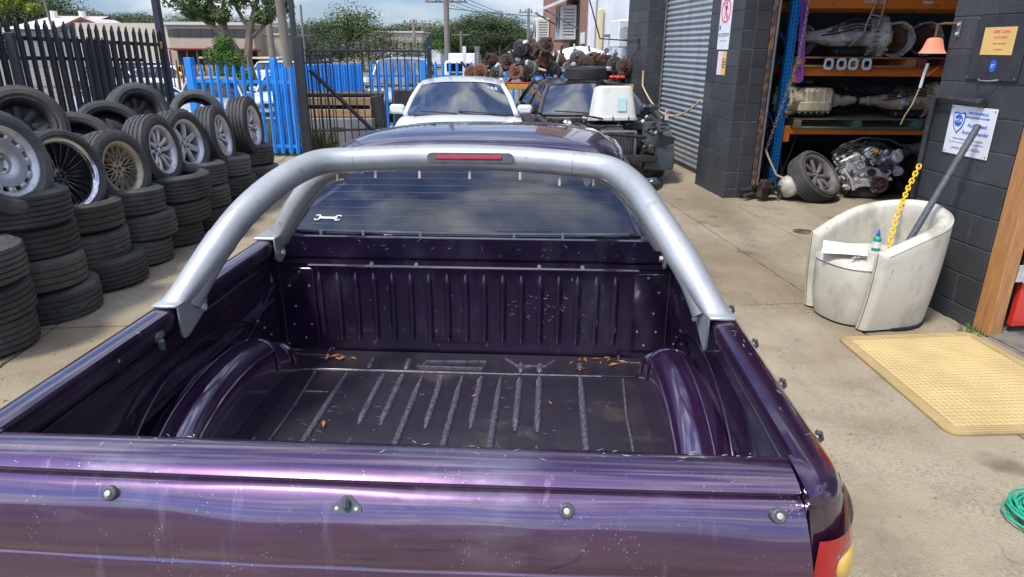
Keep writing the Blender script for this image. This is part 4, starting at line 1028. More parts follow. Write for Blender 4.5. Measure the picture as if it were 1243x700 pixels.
# back row wheels standing behind
for st, lb, x, y, z, yw, ln, tm, s_ in (('steel', 'dusty bare wheel at the back left showing its hollow rim', -3.72, 5.2, .80, -40, 18, TY[1], .98),
                                ('steel', 'black wheel standing high in the back row against the dark fence', -3.80, 7.0, .74, -38, 16, TY[0], .94)):
    g = make_wheel(st, lb, tm=tm); pose(g, (x, y, z + .31), R_(yw), R_(ln), 0, s_)
for lb, x, y, z, yw, ln, ti in (('black tyre leaning low behind the multi spoke wheel', -3.46, 5.4, .68, -45, 40, 0), ('black ribbed tyre leaning between the mesh wheel and the fence', -3.54, 6.0, .70, -42, 30, 2),
                            ('dark tyre leaning back behind the broad spoke wheel near the blue gate', -3.55, 7.75, .70, -50, 25, 0)):
    o = obj('tyre', TY[ti], None, label=lb, cat='tyre', group='tyres leaning in the back row'); pose(o, (x, y, z + .25), R_(yw), R_(ln), 0, .92)

# wheels in the open bay
g = make_wheel('grey5', 'loose tyre and dull grey alloy wheel leaning in front of the bay engine', rim=.245, tm=TLOW, group='wheels in the open bay', W=.215)
pose(g, (3.60, 8.02, .265), R_(-56), R_(40), .5, 1.02)
for x, y, z, yw, ln, lb in ((5.02, 8.30, .31, -150, 8, 'dark tyre standing at the right of the bay engine'), (5.12, 8.05, .32, -160, 12, 'ribbed tyre half hidden behind the near pillar'), (4.85, 8.75, .11, 0, 84, 'tyre lying flat under the rack behind the engine')):
    o = obj('tyre', TY[2], None, label=lb, cat='tyre', group='wheels in the open bay'); pose(o, (x, y, z), R_(yw), R_(ln))

# weed between stacks
b = MB(); r = random.Random(4)
def leaf(b, p, d, L_, w_):
    d = Vector(d).normalized(); s_ = d.cross(Vector((0, 0, 1)));
    s_ = s_.normalized() if s_.length > .01 else Vector((1, 0, 0)); p = Vector(p)
    m_ = p + d * L_ * .5 + Vector((0, 0, L_ * .08)); b.add([p, m_ + s_ * w_, p + d * L_, m_ - s_ * w_], [(0, 1, 2, 3)])
wd_ = thing('weed', 'small bright green weed growing at the foot of the second stack', 'plant', (-2.93, 4.12, 0))
for k in range(5):
    a = R_(-60 + k * 32); L_ = r.uniform(.08, .15); q = [Vector((0, 0, 0))]
    st = MB(); pts = [(0, 0, 0), (math.cos(a) * L_ * .5, math.sin(a) * L_ * .5, L_ * .55), (math.cos(a) * L_, math.sin(a) * L_, L_ * .75)]
    st.tube(pts, .003, 4); lf = mat('weed_green', (0.13, 0.30, 0.03), .6) if k == 0 else bpy.data.materials['weed_green']
    for i in range(6):
        f = .3 + .7 * i / 6; p = Vector(pts[1]).lerp(Vector(pts[2]), (f - .3) / .7) if f > .4 else Vector(pts[0]).lerp(Vector(pts[1]), f * 1.6)
        for s_ in (-1, 1): leaf(st, p, (math.cos(a + s_ * 1.1), math.sin(a + s_ * 1.1), .15), .038, .008)
    st.build('frond', lf, wd_, 0)
# ------------------------------------------------------------------ the purple ute
UYAW = R_(-3.1); UO = (-.157, 2.545, 0)
ute = thing('ute', 'dark purple ute with open scratched tray and silver sports bar filling the foreground', 'ute', (UO[0], UO[1], -.003), (0, R_(-.35), UYAW))
P_ = M['purple']
YT = -1.445                                         # inner face of the tailgate
def arch_low(y, yc=-.655, r=.40, zc=.33, base=.34):
    d = abs(y - yc); return max(base, zc + math.sqrt(max(0, r * r - d * d))) if d < r else base
prof = [(.775, 1.001), (.800, 1.004), (.822, .997), (.838, .982), (.850, .955), (.862, .90), (.874, .82), (.882, .72), (.886, .60), (.884, .48), (.874, .34)]
for s in (-1, 1):
    b = MB(); rings = []
    ys = [0.0 - k * .05 for k in range(28)] + [-1.38, -1.42, -1.45, -1.48, -1.51, -1.535, -1.555, -1.564, -1.568]
    for y in ys:
        f = max(0, min(1, (-y - 1.42) / .148)); dz = .008 * f ** 3; zl = arch_low(y); row = []
        for k, (x, z) in enumerate(prof):
            if k >= 5: z = zl + (z - .34) * (.90 - zl) / .56
            xe = .748 + .026 * min(1, max(0, (1 - z) / .14)); x2 = xe + (x - xe) * math.sqrt(max(0, 1 - f ** 2.4)) if f > 0 else x
            row.append((s * (x2), y, z - dz * (1 if k < 5 else .4)))
        rings.append(row)
    b.loft(rings, closed=False)
    # rear closing strip behind the corner
    last = rings[-1]; b.add(last + [(s * .745, -1.50, z) for _, _, z in last], [(k, k + 1, len(last) + k + 1, len(last) + k) for k in range(len(last) - 1)])
    b.build('side_panel', P_, ute, 50)
    # rail: inner lip and shallow top groove
    b = MB(); rings = []
    ip = [(.775, 1.001), (.762, .999), (.757, .990), (.758, .955), (.768, .940), (.800, .932)]
    for y in [0.0 - k * .09 for k in range(16)] + [YT]: rings.append([(s * x, y, z) for x, z in ip])
    for y in (YT - .003, -1.48, -1.52, -1.55, -1.566): rings.append([(s * x, y, z - .006 * max(0, (-y - 1.5) / .066)) for x, z in ((.776, 1.001), (.764, 1.0005), (.751, .998), (.749, .975), (.749, .9), (.752, .80))])
    b.loft(rings, closed=False); b.build('rail_lip', M['bed'] if s < 0 else P_, ute, 50)
    # inner wall with pressed panels
    def wall(u, v, s=s):
        y = YT * u; z = .50 + .434 * v; x = .800
        if .10 < v < .80 and .03 < u < .97:
            x += .012
            if .50 < v < .60: x -= .010
        if v < .06: x -= .02
        return (s * x, y, z)
    MB().grid(wall, 40, 28).build('inner_wall', M['bed'], ute, 28)
    b = MB(); b.tube([(s * .800, -.05, .90), (s * .797, -1.40, .905)], .006, 6); b.tube([(s * .806, -.05, .74), (s * .806, -1.40, .72)], .010, 6); b.tube([(s * .806, -.02, .80), (s * .806, -.50, .60)], .008, 6)
    b.build('pressed_rib', M['bed'], ute)
    # wheel arch box
    yc = -.655; RX = .455; TOP = .265
    def arch(u, v, s=s, grow=0.0):
        a = PI * u; y = yc + RX * math.cos(a) * (1 + grow * 0); hh = TOP * (math.sin(a) ** .72 if a not in (0, PI) else 0)
        if u < .15: hh *= .88
        elif u < .30: hh *= .94
        z1 = .50 + hh + grow
        q_ = min(1, hh / .2); pts = [(.81, z1 - .035 * q_), (.785, z1 - .034 * q_), (.765, z1 - .022 * q_), (.738, z1 + .0), (.710, z1 - .006 * q_), (.688, z1 - .035 * q_), (.672, z1 - .085 * q_), (.662, .50)]
        if v < .85:
            t_ = v / .85 * PI / 2; x = .805 - .145 * math.sin(t_) ** 1.15; z = z1 - .038 * q_ * (1 - math.sin(t_)) ** 1.6 - .115 * q_ * (1 - math.cos(t_)) ** 1.9
        else:
            f = (v - .85) / .15; x = .660 - .006 * f; z = (z1 - .115 * q_) * (1 - f) + .50 * f
        return (s * (x - grow * .6 * (v > .3)), y, max(.499, z))
    ar = MB().grid(arch, 64, 20).build('wheel_arch', M['archsheen'], ute, 60)
    # proud pressed panel with a rounded rim
    def arch2(u, v): return arch(.32 + .48 * u, .22 + .46 * v, s, .010)
    MB().grid(arch2, 24, 8).build('raised_panel', M['archsheen'], ar, 50)
    pts = [arch(.32 + .48 * k / 20, .22, s, .009) for k in range(21)] + [arch(.80, .22 + .46 * k / 6, s, .009) for k in range(1, 7)] + [arch(.80 - .48 * k / 20, .68, s, .009) for k in range(1, 21)] + [arch(.32, .68 - .46 * k / 6, s, .009) for k in range(1, 6)]
    MB().tube(pts, .0045, 6, closed=True).build('panel_rim', M['archsheen'], ar, 60)
    b = MB()
    for u in (.15, .30): b.tube([arch(u + .01, .12 + v / 12, s, .006) for v in range(0, 10)], .008, 6)
    b.build('arch_step', M['archsheen'], ar, 60)
    b = MB(); b.tube([(s * (.785), yc + (RX + .03) * math.cos(a), .505 + (TOP + .06) * max(0, math.sin(a)) ** .8) for a in [PI * k / 24 for k in range(25)]], .005, 6); b.build('arch_flange', M['bed'], ar, 60)
    # wheels under the tray
for s in (-1, 1):
    for yy in (-.655, 2.45):
        wheel_ = obj('wheel', TY[0], ute, (s * .785, yy, .315), (0, s * PI / 2, 0))
        rim_lip(None, .205, .19).build('rim', M['alloy'], wheel_, 40)
        bb = MB()
        for k in range(5): spoke(bb, 2 * PI * k / 5, .04, .187, .06, .045, .045, .06)
        hub(bb, 0, .048); bb.build('spokes', M['alloy'], wheel_, 40)
        bb = MB(); bb.lathe([(0, -.06), (.16, -.06), (.16, -.08), (0, -.08)], 24); bb.build('shade_disc', M['grease'], wheel_, 40)  # dark disc standing in for shade inside the wheel

# floor
b = MB(); b.grid(lambda u, v: (-.80 + 1.6 * u, .0 + YT * v, .50), 8, 8); b.add([(-.8, YT, .44), (.8, YT, .44), (.8, 0, .44), (-.8, 0, .44)], [(0, 1, 2, 3)])
floor_ = b.build('tray_floor', M['bedfloor'], ute, 0)
def ribbar(x, y0, y1, w_=.0125, h=.0125, x2=None):
    b = MB(); n_ = 8; rings = []; x2 = x if x2 is None else x2
    for i in range(n_ + 1):
        f = i / n_; y = y0 + (y1 - y0) * f; e = min(1, min(f, 1 - f) * n_ / 1.0 + .12) ; e = min(1, e); xx = x + (x2 - x) * f
        rings.append([(xx + math.cos(a) * w_ * (e ** .5) * 1.0, y, .500 + math.sin(a) * h * e) for a in [PI * k / 8 for k in range(9)]])
    return b.loft(rings, closed=False)
for x, y0, y1 in ((-.475, -.20, -1.43), (-.328, -.20, -.58), (-.328, -.66, -1.43), (-.252, -.20, -.58), (-.175, -.20, -1.43), (-.097, -.20, -.59), (-.02, -.20, -1.43), (.055, -.20, -.585), (.130, -.20, -1.43), (.205, -.20, -.59), (.280, -.19, -.59), (.280, -.67, -1.43),
               (.438, -.16, -1.43), (-.40, -.07, -.16), (-.252, -.07, -.16), (.205, -.08, -.16), (.28, -.08, -.16), (.44, -.07, -.13)):
    ribbar(x, y0, y1).build('floor_rib', M['ribpaint'], floor_, 60)
b = MB(); b.tube([(-.70, -.185, .502), (-.40, -.182, .502), (.10, -.18, .502), (.52, -.178, .502)], .004, 5); b.tube([(-.60, -.36, .501), (-.50, -.36, .501)], .003, 5)
for pts in ([(-.18, -.09, .503), (-.20, -.14, .503), (.05, -.14, .503), (.065, -.08, .503), (-.18, -.09, .503)], [(.14, -.05, .503), (.19, -.11, .503), (.30, -.11, .503), (.345, -.05, .503)]): b.tube(pts, .006, 6)
for s in (-1, 1): b.tube([(s * .60, -.20, .502), (s * .585, -.5, .502), (s * .585, -1.42, .502)], .006, 6); b.tube([(s * .60, -.01, .512), (s * .60, -.055, .502), (s * .75, -.055, .502)], .006, 6)
b.build('floor_pressing', M['ribpaint'], floor_, 60)
# front plate slightly proud
b = MB(); b.box((.0, -.09, .5015), (1.30, .17, .003), bev=.001)
b.build('front_floor_plate', M['bedfloor'], floor_, 0)

# bulkhead
def bulk(u, v):
    x = -.80 + 1.6 * u; z = .50 + .50 * v; y = 0.0
    if z > .915: y = -.004
    elif z > .900: y = .012
    elif z > .878: y = -.002
    else: y = .012
    if abs(x) > .64 and z < .878: y = .004
    return (x, y, z)
bh = MB().grid(bulk, 50, 90).build('bulkhead', M['bed'], ute, 25)
b = MB(); b.tube([(-.66, -.004, .878), (.66, -.004, .878)], .006, 6); b.build('ledge_edge', P_, bh)
for k in range(17):
    x = -.628 + .0752 * k
    b = MB(); rings = []
    for i in range(11):
        f = i / 10; z = .845 - .30 * f; e = min(1, min(f, 1 - f) * 10 + .1)
        rings.append([(x + math.cos(a) * .0135 * e ** .5, .012 - math.sin(a) * .0145 * e, z) for a in [PI * j / 6 for j in range(7)]])
    b.loft(rings, closed=False).build('bulkhead_rib', M['bed'], bh, 60)
b = MB(); b.add([(-.80, 0.0, 1.0), (.80, .0, 1.0), (.80, .05, 1.003), (-.80, .05, 1.003)], [(0, 1, 2, 3)]); b.tube([(-.76, .0, .998), (.76, .0, .998)], .006, 6)
b.build('top_ledge', P_, bh, 40)
for s in (-1, 1): MB().box((s * .715, -.001, .70), (.14, .006, .33), bev=.003).build('corner_plate', M['bed'], bh, 0)
b = MB(); r = random.Random(2)
for s in (-1, 1):
    for x, z in ((.70, .85), (.745, .79), (.665, .79), (.745, .62), (.67, .62), (.70, .56), (.73, .70), (.775, .53)): b.cyl((s * x, -.004, z), (s * x, -.009, z), .0042, n=8)
for s in (-1, 1):
    for k in range(5): b.cyl((s * .800, -.12 - k * .05, .62 + .05 * (k % 3)), (s * .794, -.12 - k * .05, .62 + .05 * (k % 3)), .004, n=8)
b.build('rivet', M['rustscrew'], bh, 0)
b = MB()
for x in (-.40, -.22, .27, .44): b.cyl((x, .0, .888), (x, -.010, .888), .008, n=8)
b.build('captive_nut', M['rustscrew'], bh, 0)
b = MB()
for x in (-.60, -.43, -.20, .17, .36): b.cyl((x, .01, .998), (x, .01, 1.018), .006, n=6)
b.build('tonneau_stud', M['rustscrew'], bh, 0)

# tailgate
tg = [(-1.445, .50), (-1.445, .975), (-1.448, .992), (-1.458, 1.000), (-1.485, 1.003), (-1.512, 1.001), (-1.534, .995), (-1.545, .985), (-1.538, .979), (-1.538, .974), (-1.549, .971), (-1.556, .966), (-1.564, .957), (-1.572, .944), (-1.579, .928), (-1.585, .910), (-1.590, .890), (-1.593, .870), (-1.5945, .852),
      (-1.5925, .8475), (-1.5915, .844), (-1.593, .8405), (-1.5958, .836), (-1.5975, .815), (-1.599, .78), (-1.598, .74), (-1.592, .64), (-1.560, .50), (-1.54, .45), (-1.47, .45)]
b = MB(); rings = []
for i in range(73):
    u = i / 72; x = -.742 + 1.484 * u; bow = -.012 * (1 - (2 * u - 1) ** 2)
    rings.append([(x * (1 + .032 * min(1, max(0, (1 - z) / .14))), y + (bow if y < -1.5 else bow * .4) + (.0035 * (noise.noise(Vector((x * 3.1, z * 9, 2.0))) + .4 * noise.noise(Vector((x * 8, z * 16, 5.0)))) if y < -1.55 else 0), z + .004 * (1 - (2 * u - 1) ** 2) * (z > .9)) for y, z in tg])
b.loft(rings, closed=True, caps=True)
tgo = b.build('tailgate', M['tailpaint'], ute, 40)
b = MB(); rings = []
MB().box((0, -1.438, .78), (1.40, .008, .25), bev=.003).build('inner_panel', M['bed'], tgo, 0)
for x, lb in ((-.462, 0), (.345, 0), (.702, 0)):
    b = MB(); bow = -.012 * (1 - (x / .742) ** 2); b.M = T(x, -1.566 + bow, .956) @ MX(R_(58), 4, 'X')
    b.lathe([(.013, -.004), (.0138, .003), (.0125, .009), (.009, .0115), (.007, .010), (0, .010)], 20)
    o_ = b.build('tonneau_button', M['greyrubber'], tgo, 40)
    b = MB(); b.M = T(x, -1.566 + bow, .956) @ MX(R_(58), 4, 'X'); b.lathe([(.0055, .010), (.0055, .013), (.003, .014), (0, .0135)], 12); b.build('stud', M['rustscrew'], o_, 40)
b = MB(); b.M = T(-.035, -1.578, .954) @ MX(R_(58), 4, 'X')
pl = [(-.026, -.010), (-.022, -.014), (.022, -.014), (.026, -.010), (.026, -.004), (.012, .010), (.006, .016), (-.006, .016), (-.012, .010), (-.026, -.004)]
b.prism(pl, -.004, .005); b.box((0, .002, .012), (.012, .022, .014), bev=.005); b.build('tonneau_latch', M['greyrubber'], tgo, 30)
b = MB(); b.M = T(-.035, -1.578, .954) @ MX(R_(58), 4, 'X')
for x in (-.017, .017): b.cyl((x, -.006, .004), (x, -.006, .0065), .0035, n=8)
b.build('latch_screw', M['rustscrew'], tgo, 0)
MB().box((0, -1.60, .48), (1.75, .10, .16), bev=.03).build('bumper', M['blackplastic'], ute, 0)
# tail lights wrap the corner
for s in (-1, 1):
    tl = obj('tail_light', None, ute)
    def pxz(z):
        pp = prof[::-1]
        for (xa, za), (xb, zb) in zip(pp, pp[1:]):
            if za <= z <= zb: return xa + (xb - xa) * (z - za) / (zb - za)
        return .78
    def surf(u, v, s=s, g=0.006, z0=.55, z1=.862, w0=0., w1=1.):
        # u across from the tailgate gap round onto the side
        uu = w0 + (w1 - w0) * u; a = uu * PI / 2
        x = .776 + .094 * math.sin(a) ** .85; y = -1.568 + .13 * (1 - math.cos(a))
        z = z0 + (z1 + (.028 * uu if z1 > .85 else 0) - z0) * v
        x = .775 + (pxz(z) + .002 - .775) * math.sin(a) ** .8
        return (s * (x + g * math.sin(a)), y - g * math.cos(a), z)
    # red border with a clear window: build as strips
    b = MB(); b.grid(lambda u, v: surf(u, v, s, .008, .55, .912, 0, .20), 5, 8); b.grid(lambda u, v: surf(u, v, s, .008, .878, .912, .20, 1.0), 10, 3); b.grid(lambda u, v: surf(u, v, s, .008, .55, .60, .20, .80), 8, 2); b.grid(lambda u, v: surf(u, v, s, .008, .55, .878, .80, 1.0), 3, 6)
    b.build('red_lens', M['redlens'], tl, 50)
    MB().grid(lambda u, v: surf(u, v, s, .003, .60, .878, .20, .80), 8, 6).build('clear_lens', M['clearlens'], tl, 50)
    for zc, mm in ((.840, 'amber'), (.690, 'redlens')):
        b = MB(); b.grid(lambda u, v: surf((.42 + .20 * v * math.cos(2 * PI * u)), .5 + .5 * v * math.sin(2 * PI * u), s, .004 + .010 * math.sqrt(max(0, 1 - v * v)), zc - .030, zc + .030, 0, 1), 24, 5)
        b.build('lamp', M[mm], tl, 60)
    # body filler behind the lamp
    pass
for s in (-1, 1): MB().tube([(s * .748, -1.572, .975), (s * .80, -1.545, .968), (s * .835, -1.50, .960), (s * .851, -1.44, .957)], .0028, 5).build('corner_seam', M['dark'], ute)
# tie hooks on the side, clamp on the left rail
for k, y in enumerate((-.60, -.85, -1.08, -1.31)):
    for s in (-1, 1):
        b = MB(); b.tube([(s * .845, y, .935), (s * .860, y, .938), (s * .870, y, .950), (s * .866, y, .963), (s * .857, y, .965)], .0055, 6); b.box((s * .850, y, .934), (.016, .024, .024), bev=.003)
        b.build('rope_hook', M['greyrubber'], ute)
cl_ = MB(); cl_.box((-.765, -.90, .955), (.035, .040, .03), (0, .3, .2), .008); cl_.box((-.748, -.91, .935), (.018, .02, .035), bev=.006); cl_.build('rail_clamp', M['greyrubber'], ute, 0)

# sports bar ---------------------------------------------------------------
sb = obj('sports_bar', None, ute)
def smooth_path(pts, n_=6):
    pts = [Vector(p) for p in pts]; out = []
    for i in range(len(pts) - 1):
        p0 = pts[max(0, i - 1)]; p1 = pts[i]; p2 = pts[i + 1]; p3 = pts[min(len(pts) - 1, i + 2)]
        for k in range(n_):
            t_ = k / n_; out.append(.5 * ((2 * p1) + (p2 - p0) * t_ + (2 * p0 - 5 * p1 + 4 * p2 - p3) * t_ ** 2 + (3 * p1 - p0 - 3 * p2 + p3) * t_ ** 3))
    out.append(pts[-1]); return out
LP = [(-.775, -.710, .985), (-.742, -.66, 1.06), (-.700, -.585, 1.145), (-.652, -.48, 1.222), (-.590, -.34, 1.285), (-.515, -.20, 1.320), (-.40, -.15, 1.324)]
RP = [(.765, -.710, .985), (.735, -.66, 1.06), (.692, -.585, 1.130), (.642, -.48, 1.202), (.585, -.34, 1.272), (.51, -.20, 1.308), (.39, -.15, 1.318)]
path = smooth_path(LP + [(-.2, -.125, 1.331), (0, -.12, 1.334), (.2, -.125, 1.328)] + RP[::-1], 5)
MB().tube(path, .0445, 28).build('main_hoop', M['silver'], sb, 60)
for s, A0 in ((-1, (-.45, -.12, 1.29)), (1, (.44, -.12, 1.275))):
    pth = smooth_path([A0, (A0[0] + s * .10, -.085, 1.25), (A0[0] + s * .20, -.05, 1.15), (s * .715 - .01, -.02, 1.05), (s * .755 - .01, -.0, .99)], 5)
    MB().tube(pth, .041, 24).build('rear_leg', M['silver'], sb, 60)
    # saddle feet
    b = MB(); b.box((s * .788, -.03, 1.008), (.082, .13, .012), bev=.004); b.lathe([(0, 0)], 4) if False else None
    pl = [(-.045, 0), (.045, 0), (.045, -.07), (.03, -.095), (0, -.105), (-.03, -.095), (-.045, -.07)]
    b.M = T(s * .748, -.055, 1.012) @ MX(PI / 2, 4, 'Z') @ MX(PI / 2, 4, 'X'); b.prism(pl, -.003, .003); b.M = I4
    b.build('rear_foot', M['silver'], sb, 30)
    b = MB(); b.box((s * .782, -.735, 1.009), (.072, .165, .010), bev=.004)
    pl = [(-.085, 0), (.075, .0), (.075, -.045), (.06, -.065), (-.055, -.105), (-.075, -.105), (-.085, -.09)]
    b.M = T(s * .746, -.725, 1.012) @ MX(PI / 2, 4, 'Z') @ MX(PI / 2, 4, 'X'); b.prism(pl, -.003, .003); b.M = I4
    # fairing blending the tube into the foot
    fr_ = []
    # boot: rectangle on the rail growing into the round tube
    PT = [p for p in (LP if s < 0 else RP)][:4]; pth_ = smooth_path(PT, 4)
    for i in range(9):
        f = i / 8; c_ = pth_[i]; d_ = (pth_[i + 1] - pth_[max(0, i - 1)]).normalized(); a_ = d_.cross(Vector((0, 1, 0))).normalized(); b_ = d_.cross(a_).normalized()
        row = []
        for k in range(20):
            an = 2 * PI * k / 20; e = 1 - .62 * (1 - f) ** 1.5; ca_, sa_ = math.cos(an), math.sin(an)
            rx = math.copysign(abs(ca_) ** e, ca_); ry = math.copysign(abs(sa_) ** e, sa_)
            ro = Vector((s * .784, -.74, 1.006)) + Vector((rx * .037, ry * .078, 0)); rt_ = c_ + a_ * ca_ * .0465 * math.copysign(1, a_.x) + b_ * sa_ * .0465 * math.copysign(1, b_.y)
            g_ = f ** .8; row.append(tuple(ro * (1 - g_) + rt_ * g_))
        fr_.append(row)
    b.loft(fr_, closed=True)
    b.build('front_foot', M['silver'], sb, 50)
    b = MB(); b.M = T(s * .742, -.735, .945) @ MX(s * PI / 2, 4, 'Y'); 
    for q in ((s * .741, -.690, .962), (s * .741, -.055, .945)): b.M = I4; b.cyl(q, (q[0] - s * .012, q[1], q[2]), .011, n=6)
    b.build('foot_bolt', M['castbright'], sb, 0)
for pth__, rr_ in ((path, .0445),):
    for k in (30, len(path) - 31):
        a_, b2 = MB().frame_of(path[k + 1] - path[k]); MB().tube([path[k] + (a_ * math.cos(t_) + b2 * math.sin(t_)) * rr_ for t_ in [2 * PI * q / 28 for q in range(28)]], .0022, 5, closed=True).build('weld_bead', M['silver'], sb, 60)
b = MB()
for k, f in enumerate((-.46, -.32, -.16, .02, .20, .34, .46)):
    zz = 1.284 - (.02 if f > .3 else .0) - (.012 if f < -.4 else 0); b.cyl((f, -.155, zz + .004), (f, -.160, zz - .022), .0055, n=8)
b.build('tonneau_hook', M['rustscrew'], sb, 0)
bl_ = MB(); bl_.M = T(.025, -.168, 1.338) @ MX(R_(-12), 4, 'X'); rp_ = [(-.135 + .017 * math.cos(a), .017 * math.sin(a)) for a in [PI / 2 + PI * k / 8 for k in range(9)]] + [(.135 + .017 * math.cos(a), .017 * math.sin(a)) for a in [-PI / 2 + PI * k / 8 for k in range(9)]]
bl_.M = bl_.M @ MX(PI / 2, 4, 'X'); bl_.prism(rp_, -.012, .012); hb = bl_.build('brake_light', M['greyrubber'], sb, 30)
bl_ = MB(); bl_.M = T(.025, -.168, 1.338) @ MX(R_(-12), 4, 'X'); bl_.box((-.005, -.013, .001), (.235, .008, .015), bev=.003); bl_.build('red_lens', M['redlens'], hb, 0)

# cab -------------------------------------------------------------------------
CX = -.035
def cabx(u): return u
roofw = [(.36, .625, 1.262), (.42, .650, 1.296), (.50, .668, 1.316), (.70, .680, 1.332), (1.0, .680, 1.332), (1.4, .665, 1.306), (1.75, .635, 1.262), (1.92, .61, 1.235)]
b = MB(); rings = []
for y, wd, z in roofw:
    row = []
    for k in range(17):
        u = -1 + 2 * k / 16; x = wd * u; zz = z - .055 * abs(u) ** 3.2 - (.05 * max(0, abs(u) - .9) / .1)
        row.append((CX + x, y, zz))
    rings.append(row)
for ring, y2, dz in ((rings[-1], .0, -.03), (rings[0], 0, -.03)): pass
b.loft(rings, closed=False)
b.loft([[(x, y, z - .035) for x, y, z in r_] for r_ in rings], closed=False)
roof = b.build('roof', P_, ute, 50)
b = MB(); b.grid(lambda u, v: (CX + (-.58 + 1.16 * u), .44 + 1.42 * v, 1.245 - .05 * v + .02 * math.sin(PI * v)), 6, 8); b.build('headlining', M['interiorlight'], roof, 40)
for s in (-1, 1):   # drip rails
    MB().tube([(CX + s * (wd * .985), y, z - .082) for y, wd, z in roofw], .009, 6).build('drip_rail', M['gloss'], roof)
# pillars
bw = .745                                                    # half width at the belt line
def strip(a0, a1, w_, t_, m, nm, par):
    b = MB(); b.tube(smooth_path([a0, ((a0[0] + a1[0]) / 2 + .012 * (1 if a0[0] > CX else -1), (a0[1] + a1[1]) / 2, (a0[2] + a1[2]) / 2), a1], 5), w_, 8); return b.build(nm, m, par, 50)
for s in (-1, 1):
    b = MB()
    # C pillar: broad panel from rear window edge to the rear door
    for (p, q) in (((CX + s * .655, .045, 1.0), (CX + s * .575, .40, 1.235)),): pass
    lo_ = [(CX + s * .700, .035, .995), (CX + s * .80, .06, .985), (CX + s * .835, .32, .985)]
    hi_ = [(CX + s * .575, .385, 1.245), (CX + s * .600, .44, 1.235), (CX + s * .615, .62, 1.240)]
    n_ = 8; rings = []
    for i in range(n_ + 1):
        f = i / n_; bul = .018 * math.sin(PI * f)
        rings.append([(a[0] * (1 - f) + c_[0] * f + s * bul, a[1] * (1 - f) + c_[1] * f - bul * .4, a[2] * (1 - f) + c_[2] * f) for a, c_ in zip(lo_, hi_)])
    b.loft(rings, closed=False); b.build('rear_pillar', P_, ute, 60)
    strip((CX + s * .80, 1.22, .97), (CX + s * .62, 1.20, 1.215), .028, .02, M['gloss'], 'middle_pillar', ute)
    strip((CX + s * .78, 2.28, .96), (CX + s * .60, 1.88, 1.195), .030, .02, P_, 'windscreen_pillar', ute)
    # side glass: rear and front
    for y0, y1, t0, t1 in ((.34, 1.20, .62, 1.18), (1.25, 2.24, 1.22, 1.86)):
        b = MB(); b.grid(lambda u, v: (CX + s * (.815 - .20 * v), (y0 + (y1 - y0) * u) * (1 - v) + (t0 + (t1 - t0) * u) * v, .975 + (.245 if y0 < 1 else .225) * v), 4, 4); b.build('side_window', M['glass'], ute, 60)
    # doors
    b = MB(); dp = [(.83, .985), (.852, .955), (.866, .90), (.878, .82), (.886, .70), (.888, .58), (.882, .46), (.868, .34), (.83, .30)]
    for nm, y0, y1 in (('rear_door', .045, 1.215), ('front_door', 1.225, 2.22)):
        b = MB(); b.loft([[(s * x, y, z) for x, z in dp] for y in (y0, (y0 + y1) / 2, y1)], closed=False); b.add([(s * .78, y0, .985), (s * .83, y0, .985), (s * .83, y1, .985), (s * .78, y1, .985)], [(0, 1, 2, 3)])
        d_ = b.build(nm, P_, ute, 50); b = MB(); b.box((s * .895, y0 + .14, .87), (.03, .14, .025), bev=.008); b.build('door_handle', P_, d_, 0)
    # front guard
    b = MB(); rings = []
    for k in range(17):
        y = 2.23 + k * .08; f = max(0, (y - 2.9) / .62); zl = arch_low(y, 2.45, .38); rings.append([(s * (x - .20 * f ** 2), y, (z if z > .9 else zl + (z - .30) * (.9 - zl) / .6) - .22 * f ** 1.5 * (z > .6)) for x, z in dp])
    b.loft(rings, closed=False); b.build('front_guard', P_, ute, 50)
b = MB(); b.grid(lambda u, v: (CX + (-.76 + 1.52 * u) * (1 - .12 * v), 2.20 + 1.25 * v, .985 - .04 * abs(2 * u - 1) ** 3 - .16 * v ** 2), 10, 8); b.build('bonnet', P_, ute, 50)
b = MB(); b.box((0, 3.50, .55), (1.55, .14, .42), bev=.05); b.build('front_bumper', P_, ute, 0)
b = MB(); b.grid(lambda u, v: (CX + (-.74 + 1.48 * u) * (1 - .20 * v), 2.26 - .37 * v + .05 * math.sin(PI * u), .965 + .245 * v), 8, 5); b.build('windscreen', M['glass'], ute, 60)
# rear window
def rw(u, v, off=0.0):
    x = (-.695 + 1.39 * u) * (1 - .17 * v); y = .045 + .34 * v - .022 * math.sin(PI * u) - off * .55 + .0; z = 1.003 + .232 * v + .012 * math.sin(PI * v) + off * .8
    z -= .010 * abs(2 * u - 1) ** 3 * v
    return (CX + x, y, z)
rwo = MB().grid(rw, 20, 8).build('rear_window', M['rearglass'], ute, 60)
b = MB()
for k in range(8):
    v = .10 + .105 * k; b.tube([rw(.04 + .92 * i / 12, v, .0006) for i in range(13)], .0006, 4)
b.build('defroster_line', M['defrost'], rwo)
b = MB(); per = [rw(u / 20, 0, .002) for u in range(21)] + [rw(1, v / 6, .002) for v in range(1, 7)] + [rw(1 - u / 20, 1, .002) for u in range(1, 21)] + [rw(0, 1 - v / 6, .002) for v in range(1, 6)]
b.tube(per, .010, 6, closed=True); b.build('window_seal', M['gloss'], rwo)
MB().tube([rw(.03 + .94 * u / 20, .0, .012) for u in range(21)], .007, 6).build('trim_strip', M['steel'], rwo)
